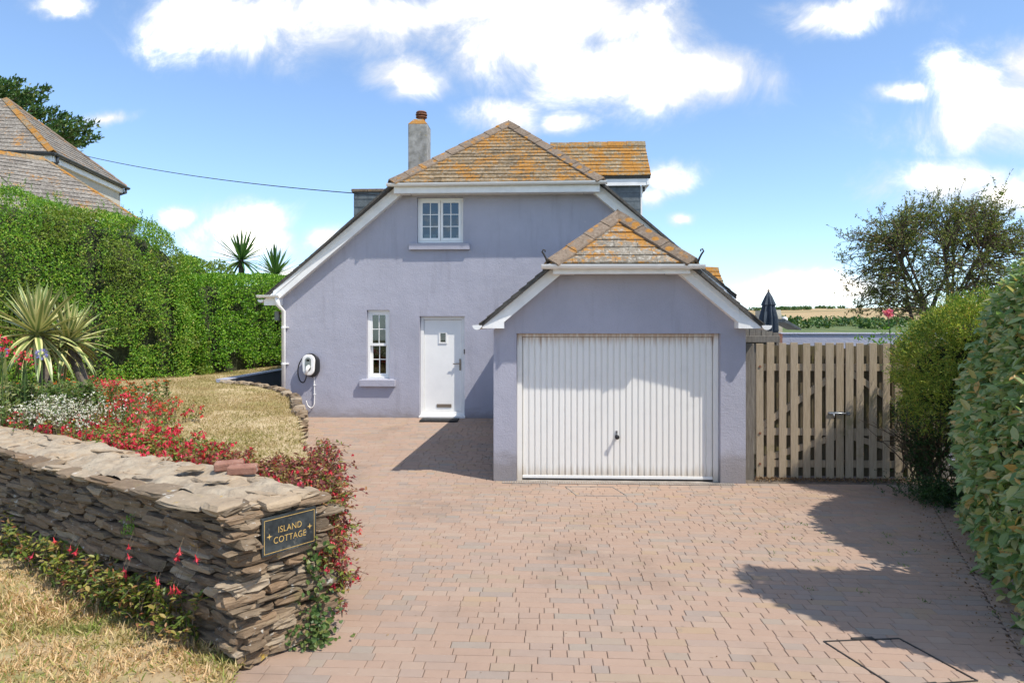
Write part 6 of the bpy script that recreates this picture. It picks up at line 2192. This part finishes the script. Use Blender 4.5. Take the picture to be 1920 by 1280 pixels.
# individual hanging bells: tube, four flared sepals, skirt
bell = MB()
bell.tube([(0, 0, 0.016), (0, 0, 0.0), (0, 0, -0.012)], [0.0015, 0.004, 0.005], 6)
for q in range(4):
    t = q * math.pi / 2
    c_, s_ = math.cos(t), math.sin(t)
    bell.add([(0.004 * c_, 0.004 * s_, -0.010), (0.016 * c_ - 0.005 * s_, 0.016 * s_ + 0.005 * c_, -0.024), (0.026 * c_, 0.026 * s_, -0.030), (0.016 * c_ + 0.005 * s_, 0.016 * s_ - 0.005 * c_, -0.024)], [(0, 1, 2, 3)])
bell.tube([(0, 0, -0.012), (0, 0, -0.024), (0, 0, -0.034)], [0.004, 0.009, 0.008], 6)
bell.tube([(0, 0, -0.034), (0.002, 0, -0.055)], [0.0015, 0.001], 4)
bme = bpy.data.meshes.new('flower')
bme.from_pydata(bell.v, [], bell.f)
bme.materials.append(mt['red_petal'])
for (u, v) in ((48, 1045), (132, 1025), (144, 1031), (101, 1010), (110, 1068), (121, 1085), (232, 1065), (236, 1072), (292, 1083), (297, 1088), (320, 1103), (332, 1103), (326, 1098), (235, 1122), (243, 1122), (190, 1145), (193, 1140), (241, 1022), (337, 1030), (334, 1040), (367, 1043), (226, 1090), (170, 1075), (62, 1038), (240, 1040)):
    # keep each bell just in front of the wall face
    d = pray(u, v)
    nrm2 = np.array([WNB[0], WNB[1]])
    tt_ = (np.dot(WA, nrm2) - 0.13) / (d[0] * nrm2[0] + d[1] * nrm2[1])
    o = bpy.data.objects.new('flower', bme)
    link(o, FF)
    o.location = (d[0] * tt_, d[1] * tt_, CAMZ + d[2] * tt_)
    o.rotation_euler = (random.gauss(0, 0.25), random.gauss(0, 0.25), random.random() * 6)
    o.scale = [random.uniform(0.8, 1.15)] * 3
    MB().tube([o.location + Vector((0, 0, 0.014)), o.location + Vector((0.01, 0.05, 0.09))], 0.0014, 3).build('flower_stalk', mt['twig'], FF)
# fuchsia and ivy spilling down the drive side of the wall end
FS = thing('fuchsia_at_wall_end', (-1.45, 5.0, -0.2), 'red-tinted fuchsia spilling over the drive side of the wall end', 'shrub')
b = []
C0_ = WA + WE * WT
for q in range(420):
    s = random.uniform(0.0, 2.1)
    p = C0_ + np.array([0.08, 0.16]) + np.array([-0.34, 0.94]) * s + rng.normal(0, 0.06, 2)
    b.append((p[0] - 0.12 * random.random(), p[1], random.uniform(-0.15, 0.72)))
stems_plant(FS, b, 0.28, 0.2, 16, (0.028, 0.05), 'fuchsia_red_leaf', 'red_petal', 1, droop=0.6, spread_dir=(0.14, 0.0), flower_size=(0.028, 0.045))
stems_plant(FS, b[::2], 0.2, 0.15, 14, (0.028, 0.05), 'fuchsia_green_leaf', None, 0, droop=0.6, spread_dir=(0.10, -0.02), name='lower_foliage')
IV = thing('ivy', (-1.45, 4.75, -0.2), 'green ivy creeping up the corner of the wall end beside the paving', 'ivy')
n = 380
t = rng.random(n) ** 1.5
P = np.stack([C0_[0] - 0.05 + rng.normal(0.04, 0.06, n) + 0.06 * (1 - t), C0_[1] - 0.03 + rng.normal(0, 0.05, n), -0.20 + t * 0.72], 1)
low = rng.random(n) < 0.35
P[low] = np.stack([C0_[0] - 0.22 + rng.random(low.sum()) * 0.34, C0_[1] - 0.2 + rng.random(low.sum()) * 0.16, -0.19 + rng.random(low.sum()) ** 2 * 0.2], 1)
leaf_mesh('leaves', P, rng.normal(size=(n, 3)) + np.array([0.3, -0.5, -0.2]), rng.uniform(0.025, 0.05, n), rng.uniform(0.022, 0.045, n), mt['ivy_leaf'], IV, np.tile(np.array([0.5, -0.7, 0.5]), (n, 1)) + rng.normal(size=(n, 3)) * 0.4, shape='hex')
MB().tube(catmull([(C0_[0] + 0.06, C0_[1] - 0.02, -0.2), (C0_[0] + 0.03, C0_[1], 0.05), (C0_[0] + 0.0, C0_[1] + 0.02, 0.3), (C0_[0] + 0.02, C0_[1] + 0.03, 0.5)]), 0.008, 5).build('stem', mt['twig'], IV)
# little fern in the wall
FE = thing('wall_fern', (-2.9, 4.85, 0.55), 'tiny bright green fern rooted in a joint of the stone wall', 'fern')
d = pray(243, 985)
tt_ = (np.dot(WA, WNB) - 0.03) / (d[0] * WNB[0] + d[1] * WNB[1])
c = np.array([d[0] * tt_, d[1] * tt_, CAMZ + d[2] * tt_])
P = c + rng.normal(size=(60, 3)) * np.array([0.025, 0.01, 0.035])
leaf_mesh('fronds', P, rng.normal(size=(60, 3)) + np.array([0, -0.4, -0.3]), 0.035, 0.012, mt['bright_shoot'], FE)

# ------------- grass
def blades(name, n, inside, box, zf, hr, wr, mat, label, lean=0.8, keep=None):
    x, y = rng.uniform(box[0], box[1], n), rng.uniform(box[2], box[3], n)
    m = inside(x, y)
    if keep is not None: m &= keep(x, y)
    x, y = x[m], y[m]
    P = np.stack([x, y, zf(x, y)], 1)
    P[:, 2] += 0.0
    D = rng.normal(size=(len(P), 3)) * np.array([lean, lean, 0.15]) + np.array([0, 0, 0.75])
    o = leaf_mesh(name, P, D, rng.uniform(*hr, len(P)), rng.uniform(*wr, len(P)), mat, None, curl=0.2)
    return tag(o, label, 'grass', kind='stuff')


bare = lambda x, y: (fbm(np.stack([x, y, 0 * x], 1), 1.7, 3) > -0.16) & ~((np.hypot(x + 2.35, y - 3.75) < 0.35) & (rng.random(len(x)) < 0.8))
blades('verge_grass', 95000, verge_in, (-6.0, -1.65, 2.4, 7.5), lambda x, y: verge_z(x, y) - 0.012, (0.03, 0.10), (0.0025, 0.005), mt['dry_grass'], 'parched straw and green grass of the verge in front of the wall', keep=bare)
blades('lawn_grass', 140000, raised_in, (-9.0, -2.0, 6.2, 18.0), lambda x, y: lawn_z(x, y) - 0.015, (0.03, 0.075), (0.004, 0.007), mt['lawn_grass'], 'dry straw-coloured lawn on the raised ground left of the cottage',
       keep=lambda x, y: y > 5.0)
# small weeds in the joints of the paving
n = 260
cl = np.stack([rng.uniform(2.2, 4.4, 26), rng.uniform(4.6, 8.3, 26)], 1)
P = np.repeat(cl, 10, axis=0) + rng.normal(0, 0.025, (260, 2))
P = np.c_[P, gnd(P[:, 0], P[:, 1])]
tag(leaf_mesh('paving_weeds', P, rng.normal(size=(n, 3)) + np.array([0, 0, 0.6]), rng.uniform(0.015, 0.04, n), rng.uniform(0.006, 0.012, n), mt['garden_green'], None), 'tiny green weeds in the joints of the paving on the right', 'weeds', kind='stuff')

# ------------- right-hand side
# large-leaved silvery hedge
SH_ = thing('silvery_hedge', (4.9, 6.4, -0.2), 'large-leaved silvery green hedge along the right edge of the drive', 'hedge')
cpath = []
for y, zt_, hw_ in ((3.9, 2.9, 0.95), (4.4, 3.75, 1.0), (4.95, 3.7, 1.0), (5.3, 2.5, 0.9), (5.65, 1.75, 0.85), (6.05, 2.4, 0.95), (6.45, 2.85, 0.98), (7.0, 2.82, 0.98), (7.7, 2.68, 0.95), (8.2, 2.55, 0.85), (8.6, 2.4, 0.75)):
    cx_ = right_edge(y) + 0.30 + hw_ * 1.0
    cpath.append((cx_, y + 0.0, zt_, hw_))
hs = HedgeShape(cpath, lambda x, y: gnd(x, y) + 0.02, ex=2.5, endp=5, amp=0.13, nscale=1.5)
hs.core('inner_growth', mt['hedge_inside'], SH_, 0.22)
P, Nn = hs.sample(30000)
n = len(P)
dpt = rng.exponential(0.07, n).clip(0, 0.26)
P = P - Nn * dpt[:, None] + Nn * (rng.random(n) ** 3 * 0.12)[:, None]
D = Nn * 0.55 + rng.normal(size=(n, 3)) * 0.6 + np.array([-0.1, -0.1, -0.42])
N2 = Nn * 0.7 + np.array([-0.1, -0.2, 0.6]) + rng.normal(size=(n, 3)) * 0.5
L = rng.uniform(0.06, 0.13, n)
Wd = L * rng.uniform(0.44, 0.58, n)
rn = np.clip(rng.random(n) * 0.86 + 0.4 * vnoise(P, 2.2) + 0.03, 0, 0.999)
pu = np.array([proj(*p) for p in P])
vis = (pu[:, 2] > 1) & (pu[:, 0] < 1930) & (dpt < 0.07)
cand = np.where(vis)[0]
cand = cand[np.argsort(-(L[cand] / pu[cand, 2]))][:300]
sel = np.zeros(n, bool)
sel[cand] = True
leaf_mesh('foliage', P[~sel], D[~sel], L[~sel], Wd[~sel], mt['silver_leaf'], SH_, N2[~sel], rnd=rn[~sel], shape='hex', curl=0.12, fold=0.14)["kind"] = "stuff"
lvars = []
for q in range(4):
    v_, f_, _ = leaf_arrays(np.zeros((1, 3)), np.array([[0, 1.0, 0]]), [1.0], [0.5], np.array([[0, 0, 1.0]]), fold=0.10 + 0.05 * q, shape='hex', curl=0.05 + 0.07 * q)
    me = bpy.data.meshes.new('leaf')
    me.from_pydata(v_.tolist(), [], f_.tolist())
    me.materials.append(mt['silver_leaf'])
    lvars.append(me)
for i in np.where(sel)[0]:
    d_ = Vector(D[i]).normalized()
    s_ = d_.cross(Vector(N2[i])).normalized()
    u_ = s_.cross(d_)
    k = L[i] * 1.12
    o = bpy.data.objects.new('leaf', random.choice(lvars))
    link(o, SH_)
    o.matrix_basis = Matrix(((s_.x * k, d_.x * k, u_.x * k, P[i, 0]), (s_.y * k, d_.y * k, u_.y * k, P[i, 1]), (s_.z * k, d_.z * k, u_.z * k, P[i, 2]), (0, 0, 0, 1)))
# brown twigs between the leaves
P, Nn = hs.sample(500)
tw = MB()
for p, q in zip(P, Nn):
    e_ = p - q * 0.3 + rng.normal(size=3) * 0.05
    tw.tube([tuple(e_), tuple((e_ + p) / 2 + rng.normal(size=3) * 0.02), tuple(p + q * 0.02)], [0.006, 0.005, 0.003], 4, cap=False)
tw.build('twigs', mt['bark'], SH_)['kind'] = 'stuff'

# feathery shrub in front of the right gate leaf
FB = thing('feathery_shrub', (4.95, 9.2, -0.2), 'feathery yellow-green shrub overhanging the right end of the gates', 'shrub')
bl = Blobs([(5.27, 9.25, 1.45, 0.55, 0.5, 0.52), (5.55, 9.0, 1.72, 0.62, 0.6, 0.60), (5.14, 9.2, 1.12, 0.40, 0.42, 0.40), (5.40, 9.15, 1.05, 0.60, 0.5, 0.52), (5.75, 8.9, 0.8, 0.55, 0.5, 0.7)], 0.14, 2.4)
bl.core('inner_growth', mt['hedge_inside'], FB, 0.5)
P, Nn = bl.sample(9500, -0.75)
pts, dirs, rb_ = [], [], []
for p, q in zip(P, Nn):
    L_ = random.uniform(0.10, 0.24)
    dv = q * 0.75 + np.array([-0.05, -0.05, 0.6 if q[2] > -0.2 else 0.0]) + rng.normal(size=3) * 0.3
    dv /= np.linalg.norm(dv)
    base = p - q * random.uniform(0.05, 0.2)
    m_ = 13
    for k in range(m_):
        t = k / m_
        pts.append(base + dv * L_ * t)
        side = rng.normal(size=3)
        dirs.append(dv * 0.8 + side * 0.5)
        rb_.append(min(0.999, max(0, random.random() * 0.5 + 0.45 * t * (0.5 + 0.5 * q[2]) + 0.05)))
leaf_mesh('foliage', np.array(pts), np.array(dirs), rng.uniform(0.024, 0.046, len(pts)), rng.uniform(0.008, 0.014, len(pts)), mt['feather_leaf'], FB, rnd=np.array(rb_))
tw = MB()
for q in range(150):
    a_ = (random.gauss(5.1, 0.1), random.gauss(9.3, 0.1), random.uniform(-0.2, 0.4))
    b_ = (random.gauss(5.0, 0.28), random.gauss(9.1, 0.2), random.uniform(0.35, 1.0))
    tw.tube([a_, tuple((np.array(a_) + np.array(b_)) / 2 + rng.normal(size=3) * 0.06), b_], [0.010, 0.007, 0.003], 4, cap=False)
tw.build('branches', mt['twig'], FB)['kind'] = 'stuff'
n = 900
P = np.stack([rng.normal(5.0, 0.3, n), rng.normal(9.0, 0.22, n), rng.uniform(0.35, 0.85, n)], 1)
leaf_mesh('brown_foliage', P, rng.normal(size=(n, 3)), rng.uniform(0.02, 0.05, n), rng.uniform(0.005, 0.01, n), mt['dry_litter'], FB)
# dark ferny growth at its foot
bl = Blobs([(5.25, 9.1, 0.55, 0.62, 0.42, 0.6), (5.75, 8.95, 0.45, 0.5, 0.45, 0.6)], 0.12, 2.4)
P, Nn = bl.sample(9000, -0.9)
leafy(P, Nn, (0.03, 0.06), (0.2, 0.35), mt['dark_fern'], FB, name='lower_foliage', depth=0.3)
DF = thing('dark_undergrowth', (5.0, 8.7, -0.25), 'dark green ferny undergrowth at the corner between gate and hedge', 'undergrowth')
pts, dirs = [], []
for q in range(230):
    b_ = np.array([random.gauss(5.05, 0.20), random.gauss(8.75, 0.24), -0.25])
    dv = np.array([random.gauss(-0.35, 0.45), random.gauss(-0.2, 0.4), 0.9])
    L_ = random.uniform(0.2, 0.55)
    for k in range(22):
        t = k / 22
        pts.append(b_ + dv * L_ * t + np.array([0, 0, -0.25 * L_ * t * t]))
        dirs.append(dv * 0.35 + rng.normal(size=3) * 0.7)
leaf_mesh('fronds', np.array(pts), np.array(dirs), rng.uniform(0.03, 0.06, len(pts)), rng.uniform(0.008, 0.016, len(pts)), mt['dark_fern'], DF)
# pink rose on a long stem, in front of the tree
RS = thing('pink_rose', (ux(1664, 10.3), 10.3, -0.2), 'single pink rose bloom rising above the feathery shrub', 'rose')
c = PV(1664, 587, 10.3)
F3 = np.array([c]) + unit(rng.normal(size=(70, 3))) * rng.uniform(0.012, 0.06, (70, 1)) * np.array([1, 1, 0.8])
leaf_mesh('bloom', F3, rng.normal(size=(70, 3)), 0.055, 0.045, mt['pink_petal'], RS, F3 - np.array([c]), shape='hex')
MB().tube([(c.x + 0.3, c.y + 0.1, -0.2), (c.x + 0.12, c.y + 0.05, 1.3), tuple(c)], [0.009, 0.007, 0.004], 5).build('stem', mt['twig'], RS)
P = np.array([[c.x + 0.06, c.y + 0.03, 1.55]]) + rng.normal(size=(500, 3)) * np.array([0.22, 0.08, 0.17])
leaf_mesh('leaves', P, rng.normal(size=(500, 3)), 0.06, 0.032, mt['bright_shoot'], RS, shape='hex')

# open-crowned small tree beyond the gates
TR = thing('hawthorn_tree', (7.1, 12.9, -0.3), 'small twiggy thorn tree with an open windswept crown beyond the gates', 'tree')
tc = np.array([7.35, 12.9, 3.05])
trd = np.array([1.85, 1.35, 1.40])
trunk = MB()
limbs = []
for q in range(9):
    az = q * 2.4 + random.gauss(0, 0.3)
    d_ = np.array([math.cos(az) * 0.75, math.sin(az) * 0.6, 0.55 + 0.35 * random.random()])
    a_ = np.array([7.1 + random.gauss(0, 0.06), 12.95 + random.gauss(0, 0.06), -0.3])
    b_ = np.array([7.2, 12.92, 1.3]) + rng.normal(size=3) * np.array([0.16, 0.12, 0.2])
    e_ = tc + d_ * trd * 0.62 + np.array([0, 0, -0.25])
    m_ = (b_ + e_) / 2 + rng.normal(size=3) * 0.12
    pth = catmull([tuple(a_), tuple(b_), tuple(m_), tuple(e_)], 6)
    nP = len(pth)
    trunk.tube(pth, [0.055 * (1 - i / nP) + 0.012 for i in range(nP)], 6, cap=False)
    limbs.append(pth[6:])
trunk.build('trunk', mt['bark'], TR, smooth=True)
br = MB()
tips = []
nodes = [p for l in limbs for p in l]
for q in range(520):
    d_ = unit(rng.normal(size=(1, 3)))[0]
    d_[2] = d_[2] if d_[2] > -0.75 else -d_[2]
    rad = random.uniform(0.72, 1.0) * (1 + 0.16 * float(fbm(np.array([d_ * 2.0]), 1.0, 2)[0]) * 2)
    e_ = tc + d_ * trd * rad
    if e_[0] < 6.2: e_[2] -= 0.10
    near_ = min(random.sample(nodes, 26), key=lambda p: (Vector(e_) - p).length)
    a_ = np.array(near_)
    m_ = a_ * 0.45 + e_ * 0.55 + rng.normal(size=3) * 0.08 + np.array([0, 0, 0.08])
    pth = catmull([tuple(a_), tuple(m_), tuple(e_)], 5)
    br.tube(pth, [0.013 - 0.010 * i / (len(pth) - 1) for i in range(len(pth))], 4, cap=False)
    tips.append(pth)
pts, dirs = [], []
for pth in tips:
    L_ = (pth[-1] - pth[0]).length
    for k in range(5):
        t = random.uniform(0.25, 1.0)
        i = min(len(pth) - 2, int(t * (len(pth) - 1)))
        p = np.array(pth[i].lerp(pth[i + 1], t * (len(pth) - 1) - i))
        dd_ = unit(rng.normal(size=(1, 3)) + np.array([[-0.25 if p[0] < 7.4 else 0.25, 0, 0.3]]))[0]
        s_ = random.uniform(0.10, 0.32)
        q_ = p + dd_ * s_
        br.tube([tuple(p), tuple((p + q_) / 2 + rng.normal(size=3) * 0.012), tuple(q_)], [0.0045, 0.0035, 0.002], 3, cap=False)
        for w_ in range(int(7 + s_ * 36)):
            t2 = random.random()
            pts.append(p + dd_ * s_ * t2 + rng.normal(size=3) * 0.012)
            dirs.append(rng.normal(size=3) + dd_ * 0.6)
# a few long wands standing out of the crown
for q in range(26):
    pth = random.choice(tips)
    p = np.array(pth[-1]); dd_ = unit((p - tc)[None] + np.array([[0, 0, 0.5]]) + rng.normal(size=(1, 3)) * 0.3)[0]
    s_ = random.uniform(0.2, 0.45)
    br.tube([tuple(p), tuple(p + dd_ * s_)], [0.003, 0.0015], 3, cap=False)
    for w_ in range(12):
        pts.append(p + dd_ * s_ * random.random()); dirs.append(rng.normal(size=3))
br.build('twigs', mt['twig'], TR)['kind'] = 'stuff'
leaf_mesh('crown', np.array(pts), np.array(dirs), rng.uniform(0.026, 0.05, len(pts)), rng.uniform(0.016, 0.028, len(pts)), mt['tree_leaf'], TR)
# denser growth at the foot of the tree behind the gates
UB = thing('dark_bush', (7.4, 12.8, -0.3), 'dense dark green bush at the foot of the twiggy tree behind the hedge', 'bush')
bl = Blobs([(7.9, 12.7, 1.35, 1.3, 0.7, 0.95), (8.8, 12.6, 1.6, 1.1, 0.7, 1.2)], 0.16)
bl.core('inner_growth', mt['hedge_inside'], UB)
P, Nn = bl.sample(14000)
leafy(P, Nn, (0.05, 0.08), (0.4, 0.6), mt['hedge_leaf'], UB)

# wind-sheared cypress behind the neighbour's roof
CY = thing('cypress_tree', (-29, 33, 0), 'dark wind-shaped cypress with layered branches behind the neighbouring roof', 'tree')
tp = PV(-190, 120, 36)
MB().tube([(tp.x, tp.y, 0), (tp.x + 0.2, tp.y, 6), (tp.x, tp.y, 14), (tp.x - 0.2, tp.y, 20)], [0.55, 0.45, 0.3, 0.08], 10).build('trunk', mt['bark'], CY)
cbm = MB()
pts, dirs = [], []
tipspx = [(38, 152), (20, 158), (92, 166), (60, 172), (82, 184), (50, 190), (104, 206), (70, 212), (124, 216), (150, 226), (146, 240), (176, 233), (120, 238), (182, 258), (158, 270), (134, 262), (100, 252), (60, 232), (30, 205), (10, 175), (-40, 100), (-90, 60), (-30, 140), (170, 246), (140, 250)]
for (u, v) in tipspx:
    for rep in range(2):
        Z = 36 + random.uniform(-1.6, 1.6)
        e_ = PV(u - rep * random.uniform(20, 60), v + rep * random.uniform(-4, 10), Z)
        a_ = PV(-185, v + 75, 36)
        m_ = a_.lerp(e_, 0.6) + Vector((0, 0, -0.25))
        pth = catmull([tuple(a_), tuple(m_), tuple(e_)], 9)
        cbm.tube(pth, [0.09 - 0.075 * i / (len(pth) - 1) for i in range(len(pth))], 5, cap=False)
        dirb = np.array((pth[-1] - pth[-4]).normalized())
        for k in range(420):
            t = random.uniform(0.30, 1.0)
            i = min(len(pth) - 2, int(t * (len(pth) - 1)))
            p = np.array(pth[i].lerp(pth[i + 1], t * (len(pth) - 1) - i))
            wd_ = 0.46 * (1.08 - t) + 0.10
            pts.append(p + rng.normal(size=3) * np.array([wd_ * 0.8, wd_, 0.075]))
            dirs.append(dirb * 0.9 + rng.normal(size=3) * 0.55 + np.array([0, 0, 0.45]))
cbm.build('branches', mt['bark'], CY)['kind'] = 'stuff'
n = len(pts)
leaf_mesh('crown', np.array(pts), np.array(dirs), rng.uniform(0.16, 0.32, n), rng.uniform(0.07, 0.13, n), mt['cypress_leaf'], CY)

# trees along the far skyline and in the valley: one mass of woodland
n = 9000
cy_ = np.where(rng.random(170) < 0.35, rng.uniform(1080, 1180, 170), rng.uniform(470, 670, 170))
cx_ = np.where(cy_ > 1000, rng.uniform(60, 900, 170), rng.uniform(-0.2, 0.98, 170) * (222 + 0.55 * (cy_ - 420)))
sky_ = cy_ > 1000
cx_ = np.where(sky_ & (rng.random(170) < 0.6), rng.normal(410, 45, 170), cx_)
idx = rng.integers(0, 170, n)
R_ = np.where(sky_, 4.5, 5.5)[idx]
P = np.stack([cx_[idx], cy_[idx], 0 * cx_[idx]], 1) + unit(rng.normal(size=(n, 3))) * (R_ * rng.random(n) ** 0.4)[:, None] * np.array([1.4, 1, 0.55])
P[:, 2] += hill_z(cx_[idx], cy_[idx]) + R_ * 0.35
tag(leaf_mesh('far_woodland', P, rng.normal(size=(n, 3)), 3.2, 2.2, mt['cypress_leaf'], None), 'distant trees and hedgerows on the hillside across the valley', 'woodland', kind='stuff')
